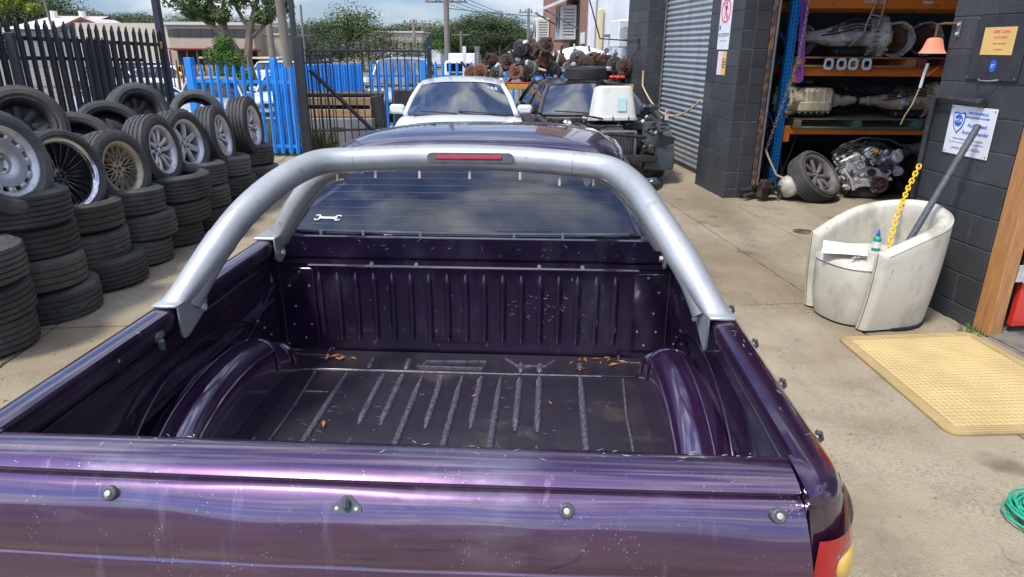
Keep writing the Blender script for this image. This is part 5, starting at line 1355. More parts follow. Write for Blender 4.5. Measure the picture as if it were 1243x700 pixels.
# spanner sticker
b = MB(); fl = []
p0, p1 = Vector(rw(.045, .17, .003)), Vector(rw(.125, .17, .003)); ax = (p1 - p0).normalized(); upv = (Vector(rw(.05, .3, .003)) - Vector(rw(.05, .17, .003))).normalized(); nn = ax.cross(upv)
b.M = Matrix(((ax.x, upv.x, nn.x, p0.x), (ax.y, upv.y, nn.y, p0.y), (ax.z, upv.z, nn.z, p0.z), (0, 0, 0, 1)))
L_ = (p1 - p0).length
b.box((L_ / 2, 0, 0), (L_ * .72, .010, .001))
for x0, s in ((L_ * .10, 1), (L_ * .90, -1)):
    arc = [(x0 + s * -.0 + .013 * math.cos(a) * 1, .013 * math.sin(a), 0) for a in [PI * (.28 + 1.44 * k / 8) + (PI if s > 0 else 0) + (PI if s > 0 else 0) for k in range(9)]]
    arc = [(x0 + (-s) * .013 * math.cos(a), .013 * math.sin(a), 0) for a in [PI * (.22 + 1.56 * k / 10) for k in range(11)]]
    b.tube(arc, .0032, 5)
b.build('spanner_sticker', M['signwhite'], rwo)
# interior
b = MB()
for x in (-.38, .33):
    b.box((CX + x, 1.36, .93), (.46, .12, .50), (R_(-14), 0, 0), .05); b.box((CX + x, 1.45, 1.17), (.26, .08, .13), (R_(-10), 0, 0), .035); b.box((CX + x, 1.60, .66), (.48, .5, .14), bev=.04)
b.box((CX, .42, .88), (1.30, .12, .38), (R_(-14), 0, 0), .05); b.box((CX, .62, .66), (1.30, .46, .14), bev=.04)
for x in (-.38, .33): b.box((CX + x, .46, 1.09), (.24, .07, .10), bev=.03)
b.build('seats', M['interior'], ute, 0)
b = MB(); b.box((CX, 2.08, .90), (1.38, .30, .14), bev=.04); b.box((CX, 1.2, .46), (1.5, 2.2, .10)); b.build('dashboard', M['interior'], ute, 0)
MB().tube([(CX + .35 + .18 * math.cos(a), 1.86 + .05 * math.sin(a), .98 + .17 * math.sin(a)) for a in [2 * PI * k / 24 for k in range(24)]], .014, 6, closed=True).build('steering_wheel', M['blackplastic'], ute)
MB().box((CX, .34, 1.0), (.62, .20, .01)).build('parcel_shelf', M['interior'], ute, 0)
MB().tube([rw(.60 + .16 * k / 8, .03, .006) for k in range(9)], .006, 6).build('wiper_rest', M['blackplastic'], ute)
for s in (-1, 1):
    mr = obj('wing_mirror', None, ute); b = MB(); b.blob((CX + s * .97, 1.55, .925), (.056, .035, .042), 1, .05, 10); b.tube([(s * .84, 1.60, .93), (s * .94, 1.57, .945)], .018, 8); b.build('mirror_housing', M['gloss'], mr, 60)
    b = MB(); b.M = T(CX + s * .97, 1.518, .925) @ Matrix.Diagonal((1, .15, .68, 1)); b.blob((0, 0, 0), .046, 0, 0, 8); b.build('mirror_glass', M['glass'], mr, 60)
# dry leaves lying in the tray: loose litter
b = MB(); r = random.Random(12)
for k in range(34):
    if k < 16: x, y = r.gauss(.50, .07), r.gauss(-.06, .03)
    elif k < 28: x, y = r.gauss(-.58, .06), r.gauss(-.08, .04)
    else: x, y = r.uniform(-.55, .55), r.uniform(-.9, -.05)
    x, y = max(-.78, min(.78, x)), min(-.01, y); a = r.random() * 6; L_ = r.uniform(.008, .026); wq = L_ * r.uniform(.1, .35)
    d = Vector((math.cos(a), math.sin(a), 0)); n2 = Vector((-d.y, d.x, 0)); c_ = Vector((x, y, .507))
    b.add([c_ - d * L_, c_ + n2 * wq + Vector((0, 0, .004)), c_ + d * L_, c_ - n2 * wq + Vector((0, 0, .002))], [(0, 1, 2, 3)])
b.build('leaf_litter', M['leafdry'], None, 0, UO, (0, 0, UYAW), label='small dry orange leaves scattered on the tray floor', cat='leaves', kind='stuff')

# pale scrapes in the paint: thin slivers lying on the panels
SCR = mat('bare_scratch', (0.42, 0.43, 0.47), .55)
def scratches(parent, name, n_, fn, seed, L0=.004, L1=.035, wd=.0011):
    r = random.Random(seed); b = MB()
    for k in range(n_):
        p, ux, uy, nn = fn(r); a = r.gauss(0, .5) if r.random() < .7 else r.random() * 3.1; L_ = r.uniform(L0, L1); q = [];
        d = ux * math.cos(a) + uy * math.sin(a); e = nn.cross(d).normalized(); w_ = wd * r.uniform(.15, .9); bend = r.uniform(-.15, .15) * L_
        c0, c1, c2 = p - d * L_ * .5, p + e * bend, p + d * L_ * .5
        b.add([c0, c1 + e * w_, c2, c1 - e * w_], [(0, 1, 2, 3)])
    b.build(name, SCR, parent, 0, kind='stuff')
X_, Y_, Z_ = Vector((1, 0, 0)), Vector((0, 1, 0)), Vector((0, 0, 1))
scratches(bh, 'paint_scratch', 55, lambda r: (Vector((r.gauss(.28, .12), .0095, r.gauss(.70, .04))), X_, Z_, Y_), 1, .004, .03)
scratches(bh, 'paint_scratch', 40, lambda r: (Vector((r.uniform(-.70, .70), -.0050, r.uniform(.925, .99))), X_, Z_, Y_), 2, .004, .03)
scratches(bh, 'paint_scratch', 40, lambda r: (Vector((r.uniform(-.6, .6), .0095, r.uniform(.53, .84))), Z_, X_, Y_), 3, .003, .02, .0008)
scratches(tgo, 'paint_scratch', 45, lambda r: (Vector((r.uniform(-.72, .72), r.uniform(-1.50, -1.46), 1.0075)), X_, Y_, Z_), 4, .003, .022, .0012)
scratches(floor_, 'paint_scratch', 160, lambda r: (Vector((r.uniform(-.58, .58), r.uniform(-1.3, -.05), .5018)), X_, Y_, Z_), 5, .004, .05, .0007)
scratches(ute, 'paint_scratch', 10, lambda r: (Vector((r.uniform(.785, .81), r.uniform(-1.40, -.85), 1.0050)), Y_, X_, Z_), 6, .004, .03, .0011)
# ------------------------------------------------------------------ armchair group
CH = (2.46, 4.31, 0); CHR = R_(-135)      # local -y is the front of the chair, heading after rotation
ch = thing('armchair', 'dirty cream vinyl tub armchair holding a pole and chain, beside the black pillar', 'armchair', CH, (0, 0, R_(-70)))
# curved back and arms: open shell swept round an arc, front opening faces local -y
def shell(u, v, inner):
    a = R_(-52) + R_(284) * u; t_ = .075
    ARM = .31; RR = .335; tot = ARM * 2 + PI * RR; q_ = u * tot
    if q_ < ARM: px_, py_, cx, cy = RR, -ARM + q_ + .02, 1.0, 0.0; splay = (1 - q_ / ARM)
    elif q_ > tot - ARM: px_, py_, cx, cy = -RR, -(q_ - (tot - ARM)) + .02, -1.0, 0.0; splay = (q_ - (tot - ARM)) / ARM
    else:
        th = (q_ - ARM) / RR; cx, cy = math.cos(th), math.sin(th); px_, py_ = RR * cx, RR * cy + .02; splay = 0
    px_ -= cx * .035 * splay ** 1.6
    side = abs(2 * u - 1)                      # 1 at the arm fronts
    top = .745 - .225 * side ** 1.7
    low = .015
    off = .020 - .045 * (1 - v) + .012 * math.sin(PI * v)
    t_ = .092
    r = off - (t_ if inner else 0)
    z = low + (top - low) * v
    return Vector((px_ + cx * r, py_ + cy * r, z)), top
NU = 72
b = MB(); rings = []
for i in range(NU + 1):
    u = i / NU; row = []; _, top = shell(u, 1, False)
    n_ = 12
    for k in range(n_ + 1): row.append(tuple(shell(u, k / n_ * .955, False)[0]))
    po = shell(u, .955, False)[0]; pi_ = shell(u, .955, True)[0]
    mid = (po + pi_) / 2; hr = (po - pi_).length / 2; d = (po - pi_).normalized()
    for k in range(1, 8): a = PI * k / 8; row.append(tuple(mid + d * hr * math.cos(a) + Vector((0, 0, hr * .95 * math.sin(a)))))
    for k in range(n_, -1, -1): row.append(tuple(shell(u, k / n_ * .955, True)[0]))
    rings.append(row)
# rounded arm fronts
def capring(row, f, sgn, idx):
    c_ = Vector((0, 0, 0)); m_ = len(row); out = []
    for k in range(m_):
        p = Vector(row[k]); q = Vector(row[m_ - 1 - k]); c_ = (p + q) / 2; out.append(tuple(c_ + (p - c_) * f + tan * sgn * (.045 * math.sqrt(max(0, 1 - f * f)))))
    return out
tan = Vector((0, 1, 0)); st = [capring(rings[0], f, -1, 0) for f in (.05, .5, .8, .95)]
tan = Vector((0, -1, 0)); en_ = [capring(rings[-1], f, 1, 0) for f in (.95, .8, .5, .05)]
b.loft(st + rings + en_, closed=False)
sh_ = b.build('shell_back', M['cream'], ch, 60)
b = MB(); b.tube([Vector(rings[i][13 + 0]) * 1.0 + Vector((0, 0, .004)) for i in range(NU + 1)], .0045, 5); b.build('piping', M['cream'], sh_, 60)
# seat: rounded front block between the arms, bulging forward
b = MB(); rings2 = []
outl = []
for k in range(40):
    a = 2 * PI * k / 40; q = .30; x = math.copysign(abs(math.cos(a)) ** .75, math.cos(a)) * .255; y = math.copysign(abs(math.sin(a)) ** .8, math.sin(a)) * .32 - .105; outl.append((x, y))
for sc_, z in ((.86, .015), (.90, .05), (.97, .16), (1.0, .30), (1.0, .375), (.985, .405), (.95, .425), (.86, .440), (.6, .452), (.2, .456), (.01, .456)):
    rings2.append([(x * sc_, (y + .12) * sc_ - .12, z) for x, y in outl])
b.loft(rings2); b.build('seat', M['cream'], ch, 50)
b = MB(); b.tube([(x * 1.004, (y + .12) * 1.004 - .12, .402) for x, y in outl], .005, 5, closed=True); b.build('seat_piping', M['cream'], ch, 60)
MB().cyl((0, 0, 0), (0, 0, .02), .33, n=30).build('base', M['dark'], ch, 0)

pl_ = thing('pole', 'dark grey plastic pole leaning from the armchair against the pillar sign', 'pole', (0, 0, 0))
from mathutils import Vector as V
MB().tube([(2.53, 4.17, .50), (2.905, 4.30, 1.262)], .021, 14).build('tube', M['greyrubber'], pl_, 40)
MB().cyl((2.905, 4.30, 1.262), (2.907, 4.3006, 1.2655), .0175, n=14).build('tube_bore', M['dark'], pl_, 0)
yc_ = chain([(2.46, 4.22, .475), (2.50, 4.29, .56), (2.60, 4.44, .68), (2.74, 4.62, .81), (2.87, 4.76, .945)], .040, .0048, M['yellowplastic'], 'plastic_chain', 'yellow plastic chain hanging down into the armchair', 'chain')
bt = thing('bottle', 'small green bottle with blue cap standing on the armchair seat', 'bottle', (2.40, 4.27, .458))
b = MB(); b.lathe([(0, 0), (.024, 0), (.026, .004), (.026, .075), (.022, .088), (.012, .096), (.011, .104), (0, .104)], 20); b.build('body', M['greenplastic'], bt, 40)
b = MB(); b.lathe([(.013, .100), (.013, .114), (.008, .120), (.005, .140), (0, .141)], 14); b.build('cap', M['blueplastic'], bt, 40)
b = MB(); b.lathe([(.0265, .02), (.0265, .062)], 20); b.build('label', M['signwhite'], bt, 40)
pa = MB(); pa.grid(lambda u, v: (-.13 + .26 * u, -.10 + .20 * v, .006 * math.sin(3 * u + 2 * v) + .014 * u * u + .03 * v), 8, 6)
pa.build('paper', M['sheet'], None, 60, (2.16, 4.20, .468), (0, 0, R_(-25)), label='white sheet of paper lying on the armchair seat', cat='paper')
ky = thing('keys', 'small bunch of keys with an orange tag beside the paper on the seat', 'keys', (2.20, 4.08, .462), (0, 0, .4))
b = MB()
for k in range(5): b.box((-.045 + .018 * k, .01 * (k % 2), .004 + .002 * k), (.045, .010, .003), (0, 0, .5 * k)); b.tube([(-.02 + .012 * math.cos(a), .012 * math.sin(a), .006) for a in [2 * PI * i / 10 for i in range(10)]], .0015, 4, closed=True)
b.build('key', M['castbright'], ky, 0); b = MB(); b.box((.035, .0, .008), (.05, .028, .010), (0, 0, .3), .004); b.build('tag', M['yellowplastic'], ky, 0)

# mat ---------------------------------------------------------------------
mt = thing('floor_mat', 'cracked yellow diamond pattern rubber mat on the concrete before the red door', 'mat', (0, 0, 0))
c00, c10, c01, c11 = Vector((2.055, 2.73, 0)), Vector((3.02, 2.78, 0)), Vector((2.035, 3.86, 0)), Vector((2.93, 3.96, 0))
def mp_(u, v, z): 
    p = c00 * (1 - u) * (1 - v) + c10 * u * (1 - v) + c01 * (1 - u) * v + c11 * u * v; return (p.x, p.y, z)
out = []
rad = .055
for (cu, cv, s0) in ((1, 0, -90), (1, 1, 0), (0, 1, 90), (0, 0, 180)):
    for k in range(7):
        a = R_(s0 + 90 * k / 6); out.append(((cu - (rad if cu else -rad)) + rad * math.cos(a), (cv - (rad if cv else -rad)) + rad * math.sin(a)))
b = MB(); n_ = len(out); vs = [mp_(u, v, .0) for u, v in out] + [mp_(u, v, .012) for u, v in out] + [mp_(.5 + (u - .5) * .985, .5 + (v - .5) * .985, .015) for u, v in out]
fs = [(k, (k + 1) % n_, n_ + (k + 1) % n_, n_ + k) for k in range(n_)] + [(n_ + k, n_ + (k + 1) % n_, 2 * n_ + (k + 1) % n_, 2 * n_ + k) for k in range(n_)] + [tuple(range(2 * n_, 3 * n_))]
b.add(vs, fs); b.build('mat_sheet', mat('mat_groove_dirt', (0.36, 0.26, 0.11), .8, col2=(.25, .18, .08), scale=5), mt, 0)
b = MB(); NN = 27
for i in range(NN):
    for j in range(NN + 4):
        u = .07 + .86 * (i + .5) / NN; v = .06 + .88 * (j + .5) / (NN + 4); h = .86 / NN * .44; hv = .88 / (NN + 4) * .44
        q0 = [mp_(u - h, v - hv, .0145), mp_(u + h, v - hv, .0145), mp_(u + h, v + hv, .0145), mp_(u - h, v + hv, .0145)]
        q1 = [mp_(u - h * .6, v - hv * .6, .019), mp_(u + h * .6, v - hv * .6, .019), mp_(u + h * .6, v + hv * .6, .0185), mp_(u - h * .6, v + hv * .6, .0185)]
        b.add(q0 + q1, [(4, 5, 6, 7), (0, 1, 5, 4), (1, 2, 6, 5), (2, 3, 7, 6), (3, 0, 4, 7)])
b.build('raised_pattern', M['yellowmat'], mt, 0, kind='stuff')
b = MB()
for q in (.018, .034, .05): b.tube([mp_(.5 + (u - .5) * (1 - q * 2), .5 + (v - .5) * (1 - q * 2), .0155) for u, v in out], .0018, 4, closed=True)
b.build('border_ridge', M['yellowmat'], mt, 60)

# green rope coil
b = MB(); r = random.Random(8); pts = []
for k in range(560):
    t_ = k / 14.0 * 1.0; a = t_ * 2 * PI / 1.6 + .3 * math.sin(t_ * .7)
    R1 = .10 + .045 * math.sin(t_ * 1.37) + .02 * math.sin(t_ * 3.1); 
    pts.append((R1 * 1.1 * math.cos(a) + .025 * math.sin(t_ * .9), R1 * math.sin(a) + .02 * math.cos(t_ * 1.1), .006 + .045 * (.5 + .5 * math.sin(t_ * 2.3)) * (1 - abs(R1 - .1) * 5)))
b.tube(pts, .0048, 5); b.build('rope_coil', M['greenrope'], None, 60, (2.10, 2.13, 0), label='tangled coil of thin green cord at the right frame edge', cat='cord')
# grass tuft at pillar foot, moss line
def tuft(name, label, x, y, n_, h_, rad_, seed, m):
    b = MB(); r = random.Random(seed)
    for k in range(n_):
        a = r.random() * 6.28; q = r.random() ** .6 * rad_; p = Vector((math.cos(a) * q, math.sin(a) * q, 0)); L_ = h_ * r.uniform(.5, 1)
        d = Vector((r.uniform(-.5, .5), r.uniform(-.5, .5), 1)).normalized(); s_ = Vector((math.cos(a + 1.5), math.sin(a + 1.5), 0)) * .004
        b.add([p - s_, p + s_, p + d * L_ * .6 + s_ * .6, p + d * L_ + Vector((d.x, d.y, 0)) * L_ * .3], [(0, 1, 2, 3)])
    return b.build(name, m, None, 0, (x, y, 0), label=label, cat='grass', kind='stuff')
gm = mat('grass_green', (0.06, 0.13, 0.02), .7, col2=(0.15, 0.20, 0.05), scale=9)
tuft('grass_tuft', 'short grass tuft at the foot of the near black pillar', 2.98, 3.99, 90, .05, .10, 2, gm)
# loose specks: gravel and flakes on the slab
b = MB(); r = random.Random(31)
for k in range(380):
    x, y = (r.uniform(1.0, 3.0), r.uniform(1.2, 7.5)) if r.random() < .6 else (r.uniform(-3.0, -1.2), r.uniform(3.0, 8))
    s_ = r.uniform(.003, .008); b.box((x, y, s_ * .4), (s_ * 1.5, s_, s_ * .8), (0, 0, r.random() * 3))
b.build('grit', mat('grit_stone', (0.16, 0.13, 0.09), .9, rnd=.3, col2=(.3, .27, .2), scale=30, coords='World'), None, 0, kind='stuff', label='scattered grit and small stones on the concrete', cat='grit')
mh = MB(); mh.cyl((0, 0, -.004), (0, 0, .004), .10, n=28); mh.cyl((0, 0, .003), (0, 0, .006), .075, n=28)
mh.build('drain_cover', M['rustysteel'], None, 30, (2.893, 6.486, 0), label='small round rusty inspection cap set in the concrete before the bay', cat='drain cover')
# ------------------------------------------------------------------ cars behind
def car(name, label, cat, loc, rz, paint, glass, L_=4.7, Wd=1.80, roof=1.26, belt=.86, hood=.80, group=None, front=True, van=False, hatch=False, ws0=None, parts=True, scl=None):
    """front faces local -y; origin under the front axle line centre"""
    c = thing(name, label, cat, loc, (0, 0, rz), group, scl); hw = Wd / 2
    y0 = -.85; y1 = L_ - .85
    yb = .40 if ws0 is None else ws0                # windscreen base
    yt = yb + (.50 if not van else .25); yr = y1 - (1.15 if not (van or hatch) else .35); yrb = y1 - (.55 if not (van or hatch) else .12)
    def section(y):
        f = max(0, (y0 + .55 - y) / .55); g_ = max(0, (y - (y1 - .5)) / .5); n_ = 1 - .16 * f ** 2 - .12 * g_ ** 2
        t_ = min(1, max(0, (y - y0) / (yb - y0))); zt = hood - .16 * (1 - t_) ** 2 + (belt - hood) * t_ if y < yb else belt - (.04 * g_)
        w_ = hw * n_
        return [(-w_ * .93, .20), (-w_ * .985, .32), (-w_, .50), (-w_ * .985, zt - .14), (-w_ * .94, zt - .03), (-w_ * .82, zt), (-w_ * .4, zt + .028), (0, zt + .036), (w_ * .4, zt + .028), (w_ * .82, zt), (w_ * .94, zt - .03), (w_ * .985, zt - .14), (w_, .50), (w_ * .985, .32), (w_ * .93, .20)]
    ys = [y0 + .0, y0 + .06, y0 + .18] + [y0 + .3 + (y1 - y0 - .6) * k / 20 for k in range(21)] + [y1 - .12, y1]
    if not front: ys = [y for y in ys if y > yb - .15]
    b = MB(); b.loft([[(x, y, z) for x, z in section(y)] for y in ys], closed=True, caps=True); body = b.build('body', paint, c, 35)
    # wheel wells and wheels
    for s in (-1, 1):
        for yy in (0.0, L_ - 1.95):
            w_ = obj('wheel', TY[0], c, (s * (hw - .10), yy, .315), (0, s * PI / 2, 0))
            if parts:
                rb = rim_lip(None, .205, .18)
                for k in range(5): spoke(rb, 2 * PI * k / 5, .04, .187, .06, .045, .045, .06)
                hub(rb, 0, .048); rb.build('rim', M['alloy'], w_, 40)
            if front or yy > 0: 
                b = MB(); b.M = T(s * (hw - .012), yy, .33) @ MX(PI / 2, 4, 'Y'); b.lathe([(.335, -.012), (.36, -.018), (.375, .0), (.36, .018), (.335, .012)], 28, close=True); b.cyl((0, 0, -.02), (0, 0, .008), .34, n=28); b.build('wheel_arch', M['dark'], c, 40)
    rw0 = hw * .72; bw_ = hw * .86
    # roof
    b = MB(); b.grid(lambda u, v: ((-1 + 2 * u) * rw0 * (.94 + .06 * math.sin(PI * v)), yt + (yr - yt) * v, roof - .06 * abs(2 * u - 1) ** 3 - .035 * (2 * v - 1) ** 2 + .035), 14, 8)
    b.grid(lambda u, v: ((-1 + 2 * u) * rw0 * (.94 + .06 * math.sin(PI * v)), yt + (yr - yt) * v, roof - .06 * abs(2 * u - 1) ** 3 - .035 * (2 * v - 1) ** 2 + .01), 14, 8)
    rf = b.build('roof', paint, c, 40)
    def P3(x, y, z): return Vector((x, y, z))
    TL = lambda s: P3(s * rw0 * .92, yt, roof - .05); BLp = lambda s: P3(s * bw_, yb - .02, belt + .02); RT = lambda s: P3(s * rw0 * .92, yr, roof - .05); RB = lambda s: P3(s * bw_, yrb, belt + .02)
    for s in (-1, 1):
        for a, d, nm in ((BLp(s), TL(s), 'windscreen_pillar'), (RB(s), RT(s), 'rear_pillar')):
            b = MB(); b.tube([a, (a + d) / 2 + Vector((s * .015, 0, .01)), d], .034, 8); b.build(nm, paint, c, 60)
        m0 = (BLp(s) * .5 + RB(s) * .5); m1 = TL(s) * .5 + RT(s) * .5; b = MB(); b.tube([m0, m1], .03, 6); b.build('door_pillar', M['gloss'], c, 60)
        for (a, d, e, f_) in ((BLp(s), m0, m1, TL(s)), (m0, RB(s), RT(s), m1)):
            b = MB(); b.grid(lambda u, v: tuple((a * (1 - u) + d * u) * (1 - v) + (f_ * (1 - u) + e * u) * v + Vector((s * .012 * math.sin(PI * v), 0, 0))), 3, 3); b.build('side_window', glass, c, 60)
        mm = obj('wing_mirror', None, c); b = MB(); b.box((s * (bw_ + .13), yb + .18, belt + .075), (.21, .10, .13), bev=.03); b.tube([(s * bw_ * .97, yb + .2, belt + .03), (s * (bw_ + .1), yb + .2, belt + .05)], .03, 8); b.build('mirror_housing', paint, mm, 40)
        b = MB(); b.tube([(s * rw0 * .99, yt + .05, roof - .055), (s * rw0 * 1.0, (yt + yr) / 2, roof - .03), (s * rw0 * .99, yr, roof - .055)], .014, 6); b.build('gutter', M['gloss'], c, 60)
    b = MB(); b.grid(lambda u, v: tuple((BLp(-1) * (1 - u) + BLp(1) * u) * (1 - v) + (TL(-1) * (1 - u) + TL(1) * u) * v + Vector((0, -.11 * math.sin(PI * u), .045 * v * math.sin(PI * u) + .012 * math.sin(PI * v)))), 12, 6); wsn = b.build('windscreen', glass, c, 60)
    b = MB(); b.grid(lambda u, v: tuple((RB(-1) * (1 - u) + RB(1) * u) * (1 - v) + (RT(-1) * (1 - u) + RT(1) * u) * v + Vector((0, .08 * math.sin(PI * u), .045 * v * math.sin(PI * u)))), 10, 5); b.build('rear_window', glass, c, 60)
    b = MB()
    for x in (-.38, .38):
        b.box((x, yb + 1.25, belt + .02), (.46, .12, .48), (R_(-12), 0, 0), .05); b.box((x, yb + 1.30, belt + .30), (.25, .08, .12), bev=.03)
    b.box((0, yrb - .55, belt - .02), (1.2, .12, .40), (R_(-16), 0, 0), .05); b.build('seats', M['interior'], c, 0)
    b = MB(); b.box((0, yb + .36, belt + .0), (hw * 1.55, .42, .12), bev=.04); b.tube([(.36 + .17 * math.cos(a), yb + .62, belt + .03 + .17 * math.sin(a)) for a in [2 * PI * k / 20 for k in range(20)]], .013, 6, closed=True); b.build('dashboard', M['interior'], c, 40)
    b = MB()
    for x0 in (-.05, .50): b.tube([(x0, yb - .14, belt + .045), (x0 - .28, yb - .12, belt + .06), (x0 - .52, yb - .09, belt + .07)], .009, 5)
    b.box((0, yb - .09, belt + .02), (bw_ * 1.7, .10, .03), bev=.01); b.build('wiper', M['blackplastic'], c, 40)
    if front:
        for s in (-1, 1):
            b = MB(); b.box((s * hw * .66, y0 + .06, hood - .23), (.40, .16, .15), (0, 0, s * .25), .04); b.build('headlight', M['clearlens'], c, 0)
        b = MB(); b.box((0, y0 - .005, hood - .25), (.62, .04, .12), bev=.01); b.box((0, y0 + .01, .33), (1.1, .05, .14), bev=.02)
        b.build('grille', M['blackplastic'], c, 0)
        MB().box((0, y0 - .02, .47), (.36, .015, .11), bev=.003).build('number_plate', M['signyellow'], c, 0)
    return c
ws = car('sedan', 'white sedan facing the camera just beyond the ute roof', 'car', (-.72, 9.25, 0), R_(2), M['whitecar'], M['oldglass'], 4.8, 1.80, 1.235, .80, .76, ws0=.42)
b = MB()
text_mesh('windscreen_writing', 'MQBA', .085, M['signwhite'], ws, (.40, .42 + .36, 1.145), (R_(58), 0, 0))
dk = car('wrecked_sedan', 'charcoal wrecked sedan with its front end stripped to the engine bay', 'car', (1.18, 9.35, 0), R_(5), M['darkcar'], M['oldglass'], 4.7, 1.78, 1.225, .80, .74, front=False, ws0=.50)
# exposed engine bay (children of the wreck)
b = MB()
for s in (-1, 1):
    b.box((s * .52, -.15, .50), (.09, 1.25, .12), bev=.02); b.tube([(s * .80, .40, .80), (s * .76, -.1, .76), (s * .66, -.62, .68)], .035, 8)
    b.lathe([(0, 0)], 4) if False else None
    b.cyl((s * .58, .02, .45), (s * .58, .02, .80), .09, n=14)
b.tube([(-.62, -.70, .66), (0, -.74, .69), (.45, -.70, .64)], .022, 8); b.box((0, -.74, .38), (1.2, .07, .09), bev=.02); b.box((0, .38, .60), (1.4, .06, .40), bev=.02)
b.build('chassis_rail', M['grease'], dk, 40)
b = MB(); b.box((.12, -.60, .50), (.40, .045, .36), bev=.008); b.build('radiator', M['grease'], dk, 0)
b = MB()
for k in range(18): b.box((-.05 + k * .02, -.626, .50), (.005, .006, .33))
for x in (-.10, .34): b.box((x, -.60, .50), (.04, .06, .40), bev=.01)
b.box((.12, -.60, .70), (.46, .05, .03), bev=.008); b.build('radiator_fin', M['steel'], dk, 0, kind='stuff')
b = MB(); b.box((.02, -.12, .62), (.50, .62, .22), bev=.05)
for k in range(4): b.box((.02, -.32 + k * .13, .74), (.44, .05, .03), bev=.01)
b.build('engine_cover', M['blackplastic'], dk, 0)
b = MB(); b.box((.46, .05, .72), (.30, .34, .14), bev=.03); b.box((-.50, .10, .70), (.22, .26, .18), bev=.02); b.cyl((.58, -.35, .60), (.58, -.35, .80), .085, n=14); b.build('air_box', M['greyrubber'], dk, 0)
b = MB(); r = random.Random(17)
for k in range(34):
    x = r.uniform(-.75, .80); y = r.uniform(-.65, .35); p = [(x, y, r.uniform(.55, .80))]
    for j in range(4): p.append((p[-1][0] + r.uniform(-.16, .16), p[-1][1] + r.uniform(-.14, .14), min(.86, max(.5, p[-1][2] + r.uniform(-.07, .07)))))
    b.tube(p, r.uniform(.007, .018), 6)
b.build('hose', M['grease'], dk, 50)
b = MB()
for k in range(26): b.box((r.uniform(-.7, .78), r.uniform(-.7, .35), r.uniform(.55, .80)), (r.uniform(.02, .1), r.uniform(.02, .08), r.uniform(.02, .05)), (r.random(), r.random(), r.random()), .005)
b.build('bracket', M['castbright'], dk, 0)
# inner fender liner hanging at the near right corner with the wheel behind
b = MB()
def liner(u, v):
    a = R_(200 - 165 * u); x = .52 + .36 * v; rr_ = .40 + .04 * math.sin(3 * u + 2 * v) * .5; y = -.10 + rr_ * math.cos(a) * (1.05); z = .36 + rr_ * max(-.55, math.sin(a)); return (x, y - .03 * v, z)
b.grid(liner, 18, 6)
def lf(u, v): return (.50 + .40 * u + .02 * math.sin(6 * v), -.50 - .05 * math.sin(PI * u) - .02 * math.sin(5 * v + u * 3), .20 + .47 * v * (1 - .12 * u * u))
b.grid(lf, 10, 10); b.build('fender_liner', mat('worn_grey_liner', (0.07, 0.085, 0.10), .5, col2=(.035, .04, .045), scale=4, bump=.4, bscale=14), dk, 60)
b = MB(); b.M = T(.50, -.62, .40) @ MX(PI / 2, 4, 'X'); b.lathe([(0, .02), (.04, .03), (.055, .06), (.085, .07), (.09, .03), (.08, -.06), (0, -.06)], 18); b.M = I4; b.box((.50, -.58, .49), (.12, .08, .08), bev=.015); b.build('lamp_housing', M['blackplastic'], dk, 40)
b = MB(); b.box((.86, .15, .80), (.10, .50, .14), (.1, .1, -.1), .03); b.box((.80, -.15, .76), (.16, .20, .05), (.3, .2, .4), .01); b.box((.70, .34, .90), (.12, .12, .14), (.3, .3, 0), .02); b.build('bent_guard', M['blackplastic'], dk, 0)
MB().box((.88, -.12, .86), (.05, .01, .13), (0, 0, .2), .003).build('tag', M['signwhite'], dk, 0)
MB().box((.88, -.126, .90), (.035, .004, .035), (0, 0, .2)).build('red_mark', M['signred'], dk, 0)
# tyre on its roof, red cap, white tub
tb = obj('tyre', TLOW, None, (1.10, 10.75, 1.352), (R_(2), R_(-1), 0), scale=(1, 1, .8), label='single black tyre lying flat on the roof of the wrecked sedan', cat='tyre')
b = MB(); r = random.Random(6)
for k in range(6): b.blob((r.uniform(-.1, .1), r.uniform(-.05, .05), .02), (.05, .04, .025), k, .3, 6)
b.build('red_rag', M['red'], None, 50, (1.60, 10.7, 1.272), label='small bright red rag on the wrecked sedan roof edge', cat='rag')
bx = thing('plastic_tub', 'upturned dirty white plastic tub with pale blue sticker on the stripped engine bay', 'tub', (1.33, 9.28, .79), (R_(-6), 0, R_(6)))
b = MB(); rings = []
for z, wx, wy in ((0, .31, .24), (.035, .315, .245), (.036, .295, .225), (.10, .285, .22), (.42, .235, .185), (.44, .20, .15), (.441, .01, .01)):
    rings.append([(math.copysign(abs(math.cos(a)) ** .35, math.cos(a)) * wx, math.copysign(abs(math.sin(a)) ** .35, math.sin(a)) * wy, z) for a in [2 * PI * (k + .5) / 32 for k in range(32)]])
b.loft(rings); b.build('tub', M['binwhite'], bx, 35)
bs = mat('sticker_blue', (0.30, 0.62, 0.66), .6, col2=(.6, .6, .55), scale=40)
MB().box((.07, -.222, .20), (.12, .003, .17), (R_(-5.2), 0, 0)).build('sticker', bs, bx, 0)
b = MB()
for x in (-.05, .16): b.box((x, -.245, .02), (.012, .02, .06))
b.build('clip', M['blackplastic'], bx, 0)

